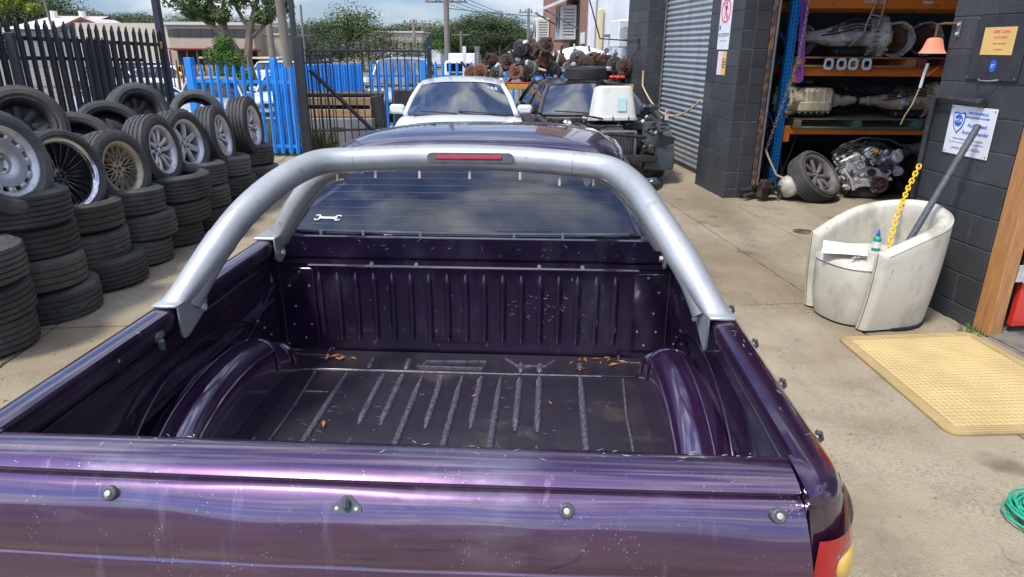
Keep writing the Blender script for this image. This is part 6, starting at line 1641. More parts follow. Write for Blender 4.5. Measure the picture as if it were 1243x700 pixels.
car('hatchback', 'silver hatchback behind the left half of the blue gate', 'car', (-6.35, 14.6, -.08), R_(20), M['silvercar'], M['glass'], 4.0, 1.70, 1.30, .86, .82, hatch=True, scl=.84, group='cars parked beyond the blue gate')
car('hatchback', 'white hatchback behind the right half of the blue gate', 'car', (-5.65, 16.9, -.08), R_(8), M['whitecar'], M['glass'], 4.0, 1.72, 1.32, .86, .82, hatch=True, scl=.84, group='cars parked beyond the blue gate')
car('sedan', 'silver sedan nosing out between the black fence and the blue gate', 'car', (-7.6, 15.4, -.1), R_(60), M['silvercar'], M['glass'], 4.5, 1.76, 1.22, .84, .80, scl=.82, group='cars parked beyond the blue gate')
car('van', 'silver grey van behind the blue pickets beside the stacked pallets', 'van', (-2.75, 17.4, 0), R_(5), M['silvercar'], M['oldglass'], 4.6, 1.78, 1.42, .78, .66, van=True, ws0=-.1, group=None)
for k, (x, y, rz, m_, lb) in enumerate(((-10.6, 24, 85, 'whitecar', 'white car far behind the black palisade'), (-14.5, 31, 95, 'silvercar', 'silver car parked by the long beige building'), (-6.2, 27, 80, 'whitecar', 'white wagon behind the tree trunk'), (-9.2, 33, 90, 'whitecar', 'white ute far beyond the grey pole'), (-12.8, 22.5, 40, 'silvercar', 'pale car roof seen through the left pickets'))):
    car('parked_car', lb, 'car', (x, y, 0), R_(rz), M[m_], M['glass'], 4.4, 1.75, 1.30, .85, .8, hatch=bool(k % 2), group='distant parked cars', parts=False, scl=.8)
# white truck in the street
tk = thing('truck', 'white truck cab and box standing in the street beyond the blue fence', 'truck', (-2.55, 33, 0), (0, 0, R_(4)), scale=.72)
MB().box((0, .9, .95), (1.9, 1.6, 1.2), bev=.12).build('cab', M['whitecar'], tk, 0); MB().box((.35, 3.0, 1.25), (2.1, 3.4, 1.5), bev=.05).build('cargo_box', M['whitecar'], tk, 0)
MB().box((-.0, .085, 1.15), (1.6, .03, .5), bev=.01).build('windscreen', M['glass'], tk, 0); MB().box((0, .07, .72), (1.3, .03, .2), bev=.01).build('grille', M['blackplastic'], tk, 0)
for s in (-1, 1): obj('wheel', TY[0], tk, (s * .85, .9, .35), (0, PI / 2, 0)); obj('wheel', TY[0], tk, (s * .85 + .5, 3.8, .35), (0, PI / 2, 0))

# ------------------------------------------------------------------ fences
def pale_mesh(name, m, h_, w_=.066, tip=.12):
    b = MB(); q = w_ / 2; z1 = h_ - tip
    # bent pale: centre rib proud of two flanges, pointed triple top
    sec = [(-q, .0), (-q * .45, -.006), (-q * .25, -.020), (q * .25, -.020), (q * .45, -.006), (q, .0)]
    back = [(x, y + .0035) for x, y in sec]
    def ring(z, s_=1.0): return [(x * s_, y, z) for x, y in sec] + [(x * s_, y, z) for x, y in back[::-1]]
    b.loft([ring(0), ring(z1 * .5), ring(z1), ring(z1 + tip * .35, 1.15 if tip > .1 else 1), ring(h_, .06)], caps=True)
    return b.mesh(name, m, 0)
def palisade(name, label, p0, p1, h0, h1, m, pitch, w_=.066, rails=(.86, .12), post_every=2.6, post_h=None, cat='fence', group=None, tip=.12, posts=(0, 1), z0=.05, ph=.10, extra=None):
    f_ = thing(name, label, cat, (p0[0], p0[1], 0), (0, 0, 0), group)
    d = Vector((p1[0] - p0[0], p1[1] - p0[1], 0)); L_ = d.length; ang = math.atan2(d.y, d.x); f_.rotation_euler = (0, 0, ang)
    me = pale_mesh('pale', m, 1.0, w_, tip / h0); n_ = int(L_ / pitch); r = random.Random(int(L_ * 100))
    for k in range(n_ + 1):
        h_ = h0 + (h1 - h0) * k / max(1, n_)
        obj('pale', me, f_, (pitch * (k + .5) if pitch * (k + .5) < L_ else L_, -.03, z0), (r.uniform(-.006, .006), r.uniform(-.008, .008), 0), scale=(1, 1, h_ - z0))
    for q in rails:
        b = MB(); z0_, z1_ = h0 * q, h1 * q
        b.add([(0, -.02, z0_), (L_, -.02, z1_), (L_, .025, z1_), (0, .025, z0_), (0, -.02, z0_ - .045), (L_, -.02, z1_ - .045), (L_, .025, z1_ - .045), (0, .025, z0_ - .045)], [(0, 1, 2, 3), (4, 7, 6, 5), (0, 4, 5, 1), (1, 5, 6, 2), (2, 6, 7, 3), (3, 7, 4, 0)])
        b.build('rail', m, f_, 0)
    for q in posts:
        pz = (post_h or max(h0, h1)); MB().box((L_ * q, .0, pz / 2), (ph, ph, pz), bev=.006).build('post', m, f_, 0)
    return f_
BS = M['blacksteel']
palisade('palisade_fence', 'black steel palisade fence with spear tops behind the tyre stacks', (-5.62, 7.55), (-5.02, 10.15), 1.99, 1.91, BS, .122, .072, rails=(.905, .12), posts=(0,), post_h=2.04, ph=.09)
palisade('sliding_gate', 'second black palisade layer overlapping behind the first', (-5.92, 7.9), (-5.34, 10.2), 1.84, 1.77, BS, .135, .072, rails=(.86, .10), posts=(), cat='gate')
gp = thing('gate_post', 'tall square black post at the right end of the black palisade', 'post', (-5.00, 10.15, 0)); MB().box((0, 0, 1.7), (.09, .09, 3.4), bev=.006).build('post', BS, gp, 0); MB().box((.0, -.06, 1.70), (.06, .02, .10), bev=.005).build('catch_plate', M['rustysteel'], gp, 0)
gp = thing('gate_post', 'leaning black post at the left frame edge', 'post', (-5.72, 7.45, 0)); MB().box((0, 0, 1.05), (.12, .10, 2.10), bev=.006).build('post', BS, gp, 0); MB().box((.02, -.055, 1.33), (.03, .012, .10)).build('white_tag', M['signwhite'], gp, 0)
MB().box((-5.44, 7.72, .93), (.10, .05, 1.78), bev=.005).build('fence_plate', BS, None, 0, label='wide flat black plate upright among the left pickets', cat='fence plate')
# blue gate
palisade('blue_gate', 'bright blue palisade gate left of the black gate post', (-5.16, 11.25), (-3.50, 11.08), 1.43, 1.43, M['blue'], .135, .058, rails=(.83, .13), posts=(0,), post_h=1.52, tip=.10, ph=.12, cat='gate')
palisade('blue_gate', 'short overlapping blue palisade leaf folded beside the black gate post', (-3.84, 11.30), (-3.38, 11.24), 1.40, 1.40, M['blue'], .085, .058, rails=(.84, .13), posts=(0,), post_h=1.52, tip=.10, ph=.10, cat='gate')
gp = thing('gate_post', 'black gate post between the blue gate and the spiked bar gate', 'post', (-3.30, 11.0, 0)); MB().box((0, 0, .92), (.09, .09, 1.84), bev=.005).build('post', BS, gp, 0); MB().box((-.085, .04, 1.25), (.07, .07, 2.5), bev=.005).build('back_post', BS, gp, 0)
# spiked round bar gate
bg_ = thing('bar_gate', 'black round bar gate with small spear tops and a diagonal brace', 'gate', (-3.25, 11.05, 0), (0, 0, math.atan2(.55, 1.80)))
bar = MB(); bar.cyl((0, 0, .06), (0, 0, 1.74), .0105, n=6); bar.lathe([(0, 1.72), (.020, 1.735), (.022, 1.75), (.010, 1.77), (.0, 1.83)], 6); bar = bar.mesh('bar', BS, 40)
GL = 1.95
for k in range(17): obj('bar', bar, bg_, (.06 + k * (GL - .12) / 16, 0, 0))
for z in (1.64, .42, .10): MB().box((GL / 2, 0, z), (GL, .035, .035), bev=.004).build('rail', BS, bg_, 0)
MB().box((GL, 0, .93), (.07, .07, 1.86), bev=.005).build('end_post', BS, bg_, 0)
b = MB(); b.tube([(.05, -.02, 1.36), (.95, -.02, .42)], .032, 4); b.build('diagonal_brace', BS, bg_, 0)
MB().box((GL + .002, -.037, 1.70), (.03, .004, .03)).build('blue_reflector', M['signblue'], bg_, 0)
# return leaf of narrow bars beside the post
rl = thing('bar_gate', 'narrow return of close black bars beside the gate post', 'gate', (-3.34, 11.3, 0), (0, 0, R_(75)))
for k in range(7): obj('bar', bar, rl, (.06 + k * .12, 0, 0), scale=(1, 1, .90))
for z in (1.45, .10): MB().box((.4, 0, z), (.85, .03, .03)).build('rail', BS, rl, 0)
# blue palisade at the back
palisade('blue_fence', 'dense overlapping blue palisade behind the pallets', (-4.75, 13.9), (-3.10, 14.3), 1.40, 1.40, M['blue'], .056, .064, rails=(.83, .1), posts=(0,), tip=.09)
palisade('blue_fence', 'long blue palisade fence behind the white sedan', (-3.08, 14.9), (3.4, 15.3), 1.43, 1.45, M['blue'], .150, .055, rails=(.80, .10), posts=(.18,), tip=.10)
# pallets on block behind the bar gate
pk = obj('concrete_block', MB().box((0, 0, .25), (1.28, .6, .50), bev=.02).mesh('concrete_block', M['conc'], 0), None, (-3.15, 12.6, 0), (0, 0, .05), label='grey concrete block under the timber stack behind the bar gate', cat='concrete block')
b = MB()
for k in range(5):
    for j in range(2): b.box((-.10 + k * .05, -.302, .28 + j * .045), (.035, .004, .025))
b.build('slot', M['dark'], pk, 0)
tm_ = thing('timber_stack', 'orange brown timber rails stacked on the concrete block', 'timber stack', (-3.15, 12.6, .50), (0, 0, .05))
for z in (.08, .28): MB().box((-.02, -.2, z), (1.22, .09, .13), bev=.006).build('timber_rail', M['pallet'], tm_, 0)
b = MB(); b.box((-.05, .1, .12), (1.1, .3, .24)); b.build('dark_packing', M['dark'], tm_, 0)
rt = thing('rubber_roll', 'long dark rubber roll lying across the timber stack', 'roll', (-3.05, 12.5, .90), (0, 0, .05)); MB().tube([(-.74, 0, 0), (.72, 0, .0)], .055, 12).build('roll', M['grease'], rt, 50)
MB().box((-2.44, 12.6, .46), (.20, .3, .84), (0, R_(-4), .05), .01).build('rubber_slab', M['grease'], None, 0, label='dark rubber slab standing at the right end of the timber stack', cat='rubber slab')
# clutter in front of van
b = MB(); b.box((-2.15, 14.2, .45), (.55, .3, .9), bev=.02); b.build('crate', M['blackplastic'], None, 0, label='black crate with white trim below the van', cat='crate')
b = MB(); b.box((-1.72, 13.6, .4), (.30, .25, .8), bev=.03); b.build('drum', M['blueplastic'], None, 0, label='blue plastic drum beside the white sedan mirror', cat='drum')

# ------------------------------------------------------------------ hub pile on trailer
tr = thing('work_table', 'long table with yellow edge beam and red strip carrying the hub pile', 'table', (.55, 12.9, 0))
MB().box((0, 0, 1.10), (3.1, 1.3, .03)).build('table_top', M['steel'], tr, 0); MB().box((0, -.66, 1.065), (3.1, .05, .09), bev=.006).build('edge_beam', mat('yellow_beam', (.62, .32, .03), .6, col2=(.3, .17, .05), scale=8), tr, 0)
MB().box((-.05, -.67, 1.128), (1.5, .04, .02), bev=.004).build('red_strip', M['red'], tr, 0)
for x in (-1.45, -.3, 1.45):
    for y in (-.55, .55): MB().box((x, y, .53), (.07, .07, 1.06)).build('leg', M['steel'], tr, 0)
hubs = []
def hubmesh(seed, m):
    b = MB(); r = random.Random(seed)
    b.lathe([(0, .030), (.020, .030), (.026, .056), (.034, .054), (.038, .022), (.068, .020), (.074, -.006), (.088, -.008), (.090, -.001), (.135, -.003), (.145, -.01), (.148, -.028), (.14, -.034), (.05, -.034), (.05, -.10), (0, -.10)], 22)
    for k in range(5): a = 2 * PI * k / 5; b.cyl((math.cos(a) * .053, math.sin(a) * .053, .015), (math.cos(a) * .053, math.sin(a) * .053, .045), .008, n=6)
    return b.mesh('brake_disc', m, 40)
def knuckle(seed, m):
    b = MB(); r = random.Random(seed)
    b.tube([(.02, .0, -.06), (.10 + r.random() * .05, .08, -.10), (.22, .10 + r.random() * .1, -.12)], [.04, .028, .022], 7); b.tube([(0, 0, -.06), (-.08, .12, -.10), (-.12, .26, -.10)], [.035, .025, .018], 7)
    b.box((-.06, -.11, -.03), (.10, .07, .10), (r.random(), 0, r.random()), .015); b.tube([(0, 0, -.1), (0, -.05, -.3)], .02, 7)
    return b.mesh('hub_carrier', m, 40)
hm = [(hubmesh(1, M['rustbright']), knuckle(1, M['grease'])), (hubmesh(2, M['rust']), knuckle(2, M['rust'])), (hubmesh(3, M['grease']), knuckle(3, M['cast']))]
r = random.Random(44); k = 0
cols = [('orange rusted', 'rusty iron'), ('brown rusted', 'brown rusty'), ('dark greasy', 'dark')]
spots = []
for x, z in ((-.58, .04), (-.30, .03), (-.38, .20), (-.10, .22), (.05, .06), (.22, .30), (.30, .10), (.42, .40), (.48, .12), (.60, .26), (.72, .08), (.58, .50), (.30, .47), (.82, .20), (1.02, .10), (1.15, .28), (1.30, .18), (1.45, .25), (1.62, .20), (1.80, .18), (1.95, .14), (2.02, .10), (-.72, .0), (.14, .44)):
    spots.append((x, z))
places = ['at the far left end of the pile', 'low at the left', 'in the upper left of the pile', 'left of the centre', 'low left of the centre', 'upper centre left', 'low in the centre', 'near the peak', 'low right of the centre', 'in the middle', 'in front at the centre right', 'at the very peak', 'left of the peak', 'right of the peak', 'low behind the sedan pillar', 'behind the roof tyre, left', 'behind the roof tyre, centre left', 'behind the roof tyre, centre', 'behind the roof tyre, centre right', 'behind the roof tyre, right', 'right of the roof tyre', 'at the far right beside the red rag', 'on the far left edge', 'high left of the centre']
for i, (x, z) in enumerate(spots):
    d_, q = hm[(i * 2 + i // 3) % 3]; c_ = cols[(i * 2 + i // 3) % 3][0]
    t_ = thing('wheel_hub', '%s wheel hub with brake disc %s' % (c_, places[i]), 'wheel hub', (x - .02, 12.5 + r.uniform(-.15, .25), 1.26 + z), (R_(90 + r.uniform(-30, 25)), R_(r.uniform(-25, 25)), R_(r.uniform(-35, 35))), 'scrap wheel hubs piled on the table')
    obj('brake_disc', d_, t_); obj('hub_carrier', q, t_, rot=(0, 0, r.random() * 6))
b = MB()
for i in range(30):
    x = r.uniform(-.7, 2.0); z = 1.15 + r.random() * (.35 if .1 < x < .9 else .15); p = Vector((x, 12.9 + r.uniform(-.3, .3), z)); d = Vector((r.uniform(-.3, .3), r.uniform(-.15, .15), r.uniform(-.05, .2)))
    b.tube([p, p + d * .6 + Vector((0, 0, .05)), p + d], r.uniform(.02, .045), 6); b.blob(p, r.uniform(.05, .1), i, .5, 5)
b.build('scrap_metal', M['grease'], None, 50, label='mixed greasy scrap filling the pile behind the hubs', cat='scrap', kind='stuff')
for x0, x1, h_, lb in ((1.02, .78, .36, 'bent grey arm leaning left over the hub pile'), (1.15, 1.12, .40, 'tall grey strut upright on the hub pile'), (1.52, 1.68, .42, 'slim grey strut leaning right behind the roof tyre'), (1.75, 1.84, .36, 'grey strut leaning at the right end of the pile'), (1.95, 2.02, .30, 'short grey strut at the far right of the pile')):
    t_ = thing('suspension_strut', lb, 'strut', (x0 - .02, 12.75, 1.25), group='suspension struts standing in the pile'); MB().tube([(0, 0, 0), (x1 - x0, 0, h_)], [.04, .025], 8).build('tube', M['steel'], t_); MB().cyl((x1 - x0, -.03, h_), (x1 - x0, .03, h_), .045, n=10).build('eye', M['steel'], t_, 0)
b = MB(); b.grid(lambda u, v: (.75 + 1.05 * u, 13.35 + .25 * v, 1.42 + .20 * v + .12 * math.sin(PI * u)), 8, 3); b.grid(lambda u, v: (.75 + 1.05 * u, 13.36 + .25 * v, 1.41 + .20 * v + .12 * math.sin(PI * u)), 8, 3); b.build('body_panel', M['whitecar'], None, 50, label='white curved car panel lying behind the hub pile', cat='car panel')
gp = thing('perforated_post', 'perforated galvanised post standing left of the hub pile', 'post', (-.72, 14.0, 0)); MB().box((0, 0, .86), (.10, .06, 1.72), bev=.006).build('post', M['steel'], gp, 0)
b = MB()
for k in range(30): b.box((0, -.031, .15 + k * .05), (.02, .002, .02))
b.build('slot', M['castbright'], gp, 0, kind='stuff')
gp = thing('perforated_post', 'perforated galvanised post before the white building', 'post', (2.55, 14.4, 0)); MB().box((0, 0, 1.0), (.12, .06, 2.0), bev=.006).build('post', M['steel'], gp, 0)
MB().box((-1.0, 14.4, .86), (.07, .05, 1.72), bev=.005).build('white_post', M['white'], None, 0, label='slim white post beside the truck', cat='post')
MB().grid(lambda u, v: (.1 + 1.15 * u, 14.0 + .012 * math.sin(90 * u), .2 + .85 * v), 60, 2).build('corrugated_sheet', M['roller'], None, 40, label='corrugated grey sheet below the table edge', cat='sheet')
# ------------------------------------------------------------------ buildings beyond
def brickmat(name, c1, c2, mortar, sc_=1.0):
    m = bpy.data.materials.new(name); m.use_nodes = True; t = m.node_tree; n = t.nodes; l = t.links; b = n['Principled BSDF']
    tc_ = n.new('ShaderNodeTexCoord'); sp = n.new('ShaderNodeSeparateXYZ'); l.new(tc_.outputs['Object'], sp.inputs[0]); cb = n.new('ShaderNodeCombineXYZ')
    l.new(sp.outputs['Y'], cb.inputs['X']); l.new(sp.outputs['Z'], cb.inputs['Y'])
    br = n.new('ShaderNodeTexBrick'); br.inputs['Color1'].default_value = (*c1, 1); br.inputs['Color2'].default_value = (*c2, 1); br.inputs['Mortar'].default_value = (*mortar, 1)
    br.inputs['Scale'].default_value = 1; br.inputs['Brick Width'].default_value = .24; br.inputs['Row Height'].default_value = .086; br.inputs['Mortar Size'].default_value = .011
    l.new(cb.outputs[0], br.inputs['Vector']); l.new(br.outputs['Color'], b.inputs['Base Color']); b.inputs['Roughness'].default_value = .9
    bp = n.new('ShaderNodeBump'); bp.inputs['Distance'].default_value = .008; bp.invert = True; l.new(br.outputs['Fac'], bp.inputs['Height']); l.new(bp.outputs[0], b.inputs['Normal']); return m
BR = brickmat('brown_brick', (0.30, 0.125, 0.075), (0.235, 0.10, 0.062), (0.20, 0.16, 0.13))
bb_ = thing('brick_building', 'brown brick building with side mounted air conditioner beyond the yard', 'building', (2.05, 17.0, 0), (0, 0, R_(6.25)))
MB().box((3.0, 4.6, 3.2), (6.0, 9.2, 6.4)).build('brick_wall', BR, bb_, 0)
MB().box((3.0, 4.6, 6.45), (6.2, 9.4, .12)).build('roof', M['steel'], bb_, 0)
b = MB(); b.box((-.01, 3.15, 2.1), (.02, 1.2, 1.6)); b.build('dark_opening', M['dark'], bb_, 0)
MB().box((-.03, 1.9, 1.95), (.06, .38, .28), bev=.01).build('meter_box', M['signwhite'], bb_, 0)
def ac(name, label, par_loc, rz):
    a = thing(name, label, 'air conditioner', par_loc, (0, 0, rz)); MB().box((-.22, 0, .45), (.44, .90, .90), bev=.02).build('casing', M['binwhite'], a, 0)
    b = MB()
    for k in range(9): b.box((-.22, -.452, .14 + k * .08), (.30, .006, .03))
    b.build('side_vent', M['steel'], a, 0); b = MB(); b.box((-.25, -.3, -.03), (.5, .04, .05)); b.box((-.25, .3, -.03), (.5, .04, .05)); b.build('wall_bracket', M['steel'], a, 0)
    b = MB(); b.M = T(-.445, 0, .5) @ MX(-PI / 2, 4, 'Y')
    for q in range(5): b.tube([(.07 * (q + 1) * math.cos(t_), .07 * (q + 1) * math.sin(t_), .0) for t_ in [2 * PI * k / 24 for k in range(24)]], .006, 4, closed=True)
    b.build('fan_grille', M['steel'], a, 40); return a
def BBt(x, y, z): c_, s_ = math.cos(R_(6.25)), math.sin(R_(6.25)); return (2.05 + x * c_ - y * s_, 17.0 + x * s_ + y * c_, z)
ac('air_conditioner', 'pale air conditioner box under a white awning on the brick wall', BBt(-.02, 3.3, 1.92), R_(6.25))
ac('air_conditioner', 'air conditioner at the far left end of the brick wall', BBt(-.02, 8.0, 1.75), R_(6.25))
aw = thing('awning', 'small white sloping awning over the brick wall air conditioner', 'awning', BBt(0, 0, 0), (0, 0, R_(6.25)))
b = MB(); b.add([(0, 2.6, 3.12), (0, 4.6, 3.12), (-1.0, 4.6, 2.72), (-1.0, 2.6, 2.72), (0, 2.6, 3.06), (0, 4.6, 3.06), (-1.0, 4.6, 2.66), (-1.0, 2.6, 2.66)], [(0, 1, 2, 3), (4, 7, 6, 5), (0, 4, 5, 1), (1, 5, 6, 2), (2, 6, 7, 3), (3, 7, 4, 0)]); b.build('canopy', M['white'], aw, 0)
b = MB(); b.tube([(-.95, 2.65, 2.68), (-.0, 2.65, 2.2)], .02, 5); b.tube([(-.95, 4.55, 2.68), (0, 4.55, 2.2)], .02, 5); b.build('stay', M['steel'], aw)
wb = thing('white_building', 'white rendered building with cream downpipe between the brick wall and the black workshop', 'building', Bt(0, 0, 0), (0, 0, AR))
MB().box((2.2, 6.92, 2.9), (4.1, 4.1, 5.8), bev=.01).build('wall', M['white'], wb, 0)
MB().box((.04, 8.0, 2.4), (.14, .16, 4.8), bev=.02).build('corner_pilaster', M['signwhite'], wb, 0)
MB().box((.06, 7.3, 1.5), (.12, .16, 2.0), bev=.02).build('cream_downpipe', M['signyellow'] if False else mat('cream_pipe', (.62, .52, .30), .5), wb, 0)
wf = MB().box((.14, 6.35, 1.25), (.03, .34, .62), bev=.005).build('window_frame', M['steel'], wb, 0); MB().box((.12, 6.35, 1.25), (.01, .28, .55)).build('pane', M['glass'], wf, 0)
MB().box((.08, 6.6, 1.95), (.12, .4, .05), bev=.005).build('ledge', M['steel'], wb, 0)
a2 = thing('air_conditioner', 'white air conditioner with round fan grille facing the yard on the white building', 'air conditioner', Bt(.10, 5.25, 1.72), (0, 0, AR), scale=.72)
MB().box((-.16, 0, .33), (.34, .86, .66), bev=.03).build('casing', M['signwhite'], a2, 0)
b = MB(); b.M = T(-.16, -.432, .34) @ MX(PI / 2, 4, 'X')
for q in range(4): b.tube([(.035 * (q + 1) * math.cos(t_), .035 * (q + 1) * math.sin(t_), 0) for t_ in [2 * PI * k / 24 for k in range(24)]], .005, 4, closed=True)
b.build('fan_grille', M['steel'], a2, 40)

# long beige building
CREAMW = mat('beige_wall', (0.42, 0.36, 0.27), .9, col2=(.36, .31, .23), scale=.6); LIGHTR = mat('pale_roof', (0.50, 0.49, 0.46), .8)
lb_ = thing('factory_building', 'long beige factory with dark window strip and maroon awning', 'building', (-30.6, 52, 0))
MB().box((2.2, 4, 1.6), (6.6, 8, 3.2)).build('cream_wing', mat('cream_wall', (.52, .45, .34), .9), lb_, 0)
MB().box((8.6, 4, 1.62), (6.2, 8, 3.0)).build('wall', CREAMW, lb_, 0)
MB().box((8.6, 3.9, 3.2), (6.6, 8.4, .20)).build('roof', LIGHTR, lb_, 0)
for k in range(7): MB().box((5.9 + k * .82, -.02, 2.55), (.78, .05, .50)).build('window', M['glass'], lb_, 0)
MB().box((8.9, -.03, 2.55), (6.0, .02, .56)).build('window_band', M['dark'], lb_, 0)
MB().box((9.1, -.7, 1.42), (6.2, 1.4, .08), (R_(-6), 0, 0)).build('maroon_awning', mat('maroon', (.22, .04, .035), .7), lb_, 0)
for k in range(8): MB().box((6.3 + k * .75, -.01, .75), (.6, .06, 1.1)).build('shop_window', M['dark'], lb_, 0)
for k in range(3): MB().box((6.1 + k * 2.8, -1.35, .7), (.10, .10, 1.4)).build('awning_post', bpy.data.materials['maroon'], lb_, 0)
wb2 = thing('factory_building', 'beige blank walled factory to the right of the tree', 'building', (-18.6, 54, 0)); MB().box((-1.0, 4, 1.25), (5.2, 8, 2.5)).build('wall', CREAMW, wb2, 0); MB().box((-1.0, 4, 2.55), (5.4, 8.2, .12)).build('roof', LIGHTR, wb2, 0)
MB().box((-.6, -3, .9), (5.6, 3, .12), bev=.02).build('carport_roof', mat('yellowish_roof', (.55, .46, .26), .8), wb2, 0)
# red trim gabled shed
gs = thing('gabled_shed', 'grey walled shed with pale roof and dark red gable trim at the left', 'building', (-32.8, 55, 0), scale=(1, 1, .88))
WG = mat('grey_cladding', (.24, .25, .25), .8, col2=(.2, .21, .21), scale=2, stretch=(8, 1, 1))
b = MB(); b.add([(-2.0, 0, 0), (2.0, 0, 0), (2.0, 0, 3.15), (0, 0, 4.05), (-2.0, 0, 3.15), (-2.0, 4, 0), (2.0, 4, 0), (2.0, 4, 3.15), (0, 4, 4.05), (-2.0, 4, 3.15)], [(0, 1, 2, 3, 4), (5, 9, 8, 7, 6), (0, 4, 9, 5), (1, 6, 7, 2)]); b.build('wall', WG, gs, 0)
b = MB()
for s in (-1, 1): b.add([(0, -.3, 4.12), (s * 2.2, -.3, 3.13), (s * 2.2, 4.2, 3.13), (0, 4.2, 4.12), (0, -.3, 4.06), (s * 2.2, -.3, 3.07), (s * 2.2, 4.2, 3.07), (0, 4.2, 4.06)], [(0, 1, 2, 3), (4, 7, 6, 5), (0, 4, 5, 1), (1, 5, 6, 2), (2, 6, 7, 3)])
b.build('roof', LIGHTR, gs, 0)
b = MB(); 
for s in (-1, 1): b.add([(0, -.36, 4.20), (s * 2.25, -.36, 3.19), (s * 2.25, -.36, 3.03), (0, -.36, 4.02), (0, -.31, 4.20), (s * 2.25, -.31, 3.19), (s * 2.25, -.31, 3.03), (0, -.31, 4.02)], [(0, 1, 2, 3), (4, 7, 6, 5), (0, 4, 5, 1), (3, 2, 6, 7), (1, 5, 6, 2)])
b.build('gable_trim', bpy.data.materials['maroon'], gs, 0)
b = MB(); b.box((-4.2, 5.5, 1.6), (4.6, 9, 3.2)); b.build('side_wing', WG, gs, 0); b = MB(); b.add([(-6.8, .6, 3.2), (-1.9, .6, 3.2), (-1.9, 7, 4.55), (-6.8, 7, 4.55), (-1.9, 11, 3.2), (-6.8, 11, 3.2)], [(0, 1, 2, 3), (3, 2, 4, 5)]); b.build('wing_roof', LIGHTR, gs, 0)
MB().box((-4.3, 7, 4.58), (4.9, .2, .12)).build('ridge_cap', bpy.data.materials['maroon'], gs, 0)
for x in (-6.0, -3.6): MB().cyl((x, 6, 4.2), (x, 6, 4.95), .28, n=10).build('roof_vent', M['binwhite'], gs, 30)
# distant restaurant with yellow arches sign
mb_ = thing('beige_shop', 'small beige shop with a yellow letter sign beyond the fence', 'building', (-13.0, 70, 0)); MB().box((0, 3, 1.5), (8, 6, 3.1)).build('wall', CREAMW, mb_, 0); MB().box((0, 3, 3.1), (8.4, 6.4, .14)).build('roof', LIGHTR, mb_, 0)
text_mesh('yellow_letter', 'M', 1.0, M['yellowplastic'], mb_, (1.2, -.08, 1.75), (R_(90), 0, 0), .03)
mb2 = thing('white_shed', 'low white shed seen beyond the bar gate', 'building', (-9.4, 62, 0)); MB().box((0, 2, .9), (6, 4, 1.2)).build('wall', M['white'], mb2, 0)

# ------------------------------------------------------------------ poles and wires
def pole(label, x, y, h_, r0=.14, arms=(), m='oldtimber', lean=0.0, nm='power_pole'):
    p = thing(nm, label, 'power pole', (x, y, 0), (0, R_(lean), 0), 'poles along the street'); MB().cyl((0, 0, 0), (0, 0, h_), r0, r0 * .75, n=12).build('shaft', M[m], p, 40)
    for z, L_ in arms:
        MB().box((0, -.05, z), (L_, .12, .12)).build('crossarm', M[m], p, 0)
        b = MB()
        for k in range(4): b.cyl((-L_ / 2 + .15 + k * (L_ - .3) / 3, -.05, z + .06), (-L_ / 2 + .15 + k * (L_ - .3) / 3, -.05, z + .28), .05, n=6)
        b.build('insulator', M['blackplastic'], p, 0)
    return p
M['polegrey'] = mat('grey_pole_timber', (.22, .195, .16), .9, col2=(.15, .13, .105), scale=3, stretch=(5, 5, .3))
pole('large grey timber pole just behind the blue gate', -4.10, 13.0, 6.5, .088, m='polegrey', lean=-2)
pole('tall grey pole with crossarm rising behind the white sedan', -4.2, 45, 9, .19, ((4.35, 2.6),), m='polegrey')
pole('slim pole seen through the tree foliage', -15.3, 45, 8, .22, m='polegrey')
pole('slim pale pole beside the tree pole', -14.7, 50, 4.4, .10, m='polegrey')
for x, y, h_, lb in ((-9.2, 66, 4.1, 'far pole left of the tall pole'), (-9.9, 78, 4.2, 'thin far pole behind the shop'), (1.4, 70, 5.3, 'far pole right of the tall pole'), (4.2, 80, 4.6, 'farther pole in the street'), (6.4, 95, 4.2, 'distant pole by the brick wall'), (-13.5, 66, 4.6, 'far pole by the shop'), (7.5, 100, 4.0, 'last visible pole in the street'), (-5.9, 80, 3.4, 'short far pole behind the truck')): pole(lb, x, y, h_, .16, ((h_ - .35, 1.9),), m='polegrey')
pole('leaning pale street light pole at the left of the frame', -20.3, 32, 6.5, .06, m='polegrey', lean=-6, nm='street_light')
def wire(label, p, q, sag=.6, r_=.02):
    p, q = Vector(p), Vector(q); pts = [p.lerp(q, k / 20) - Vector((0, 0, sag * 4 * (k / 20) * (1 - k / 20))) for k in range(21)]
    MB().tube(pts, r_, 4).build('power_line', M['blackplastic'], None, 60, label=label, cat='power line', group='overhead power lines')
for k, (z, x0, x1) in enumerate(((4.6, -5.3, 1.0), (4.6, -4.5, 1.5), (4.6, -3.8, 2.0), (4.6, -3.1, 2.4))): wire('power line running from the tall pole down the street, %s' % ['leftmost', 'second from left', 'third from left', 'rightmost'][k], (x0 + .0, 45, z), (x1 + 4, 95, 4.6), .5, .018)
for k, (a, c_) in enumerate((((-22, 40, 7.6), (-4.2, 45, 4.5)), ((-4.2, 45, 4.6), (9, 36, 5.4)), ((-4.2, 45, 4.6), (10, 30, 6.4)), ((-4.2, 45, 4.0), (12, 40, 3.6)), ((-14, 40, 8), (-4.2, 45, 4.5)))):
    wire(['power line sloping down from the upper left to the tall pole', 'power line from the tall pole to the upper right', 'highest power line at the right of the tall pole', 'low power line right of the tall pole', 'second line sloping down from the left'][k], a, c_, .4, .022)

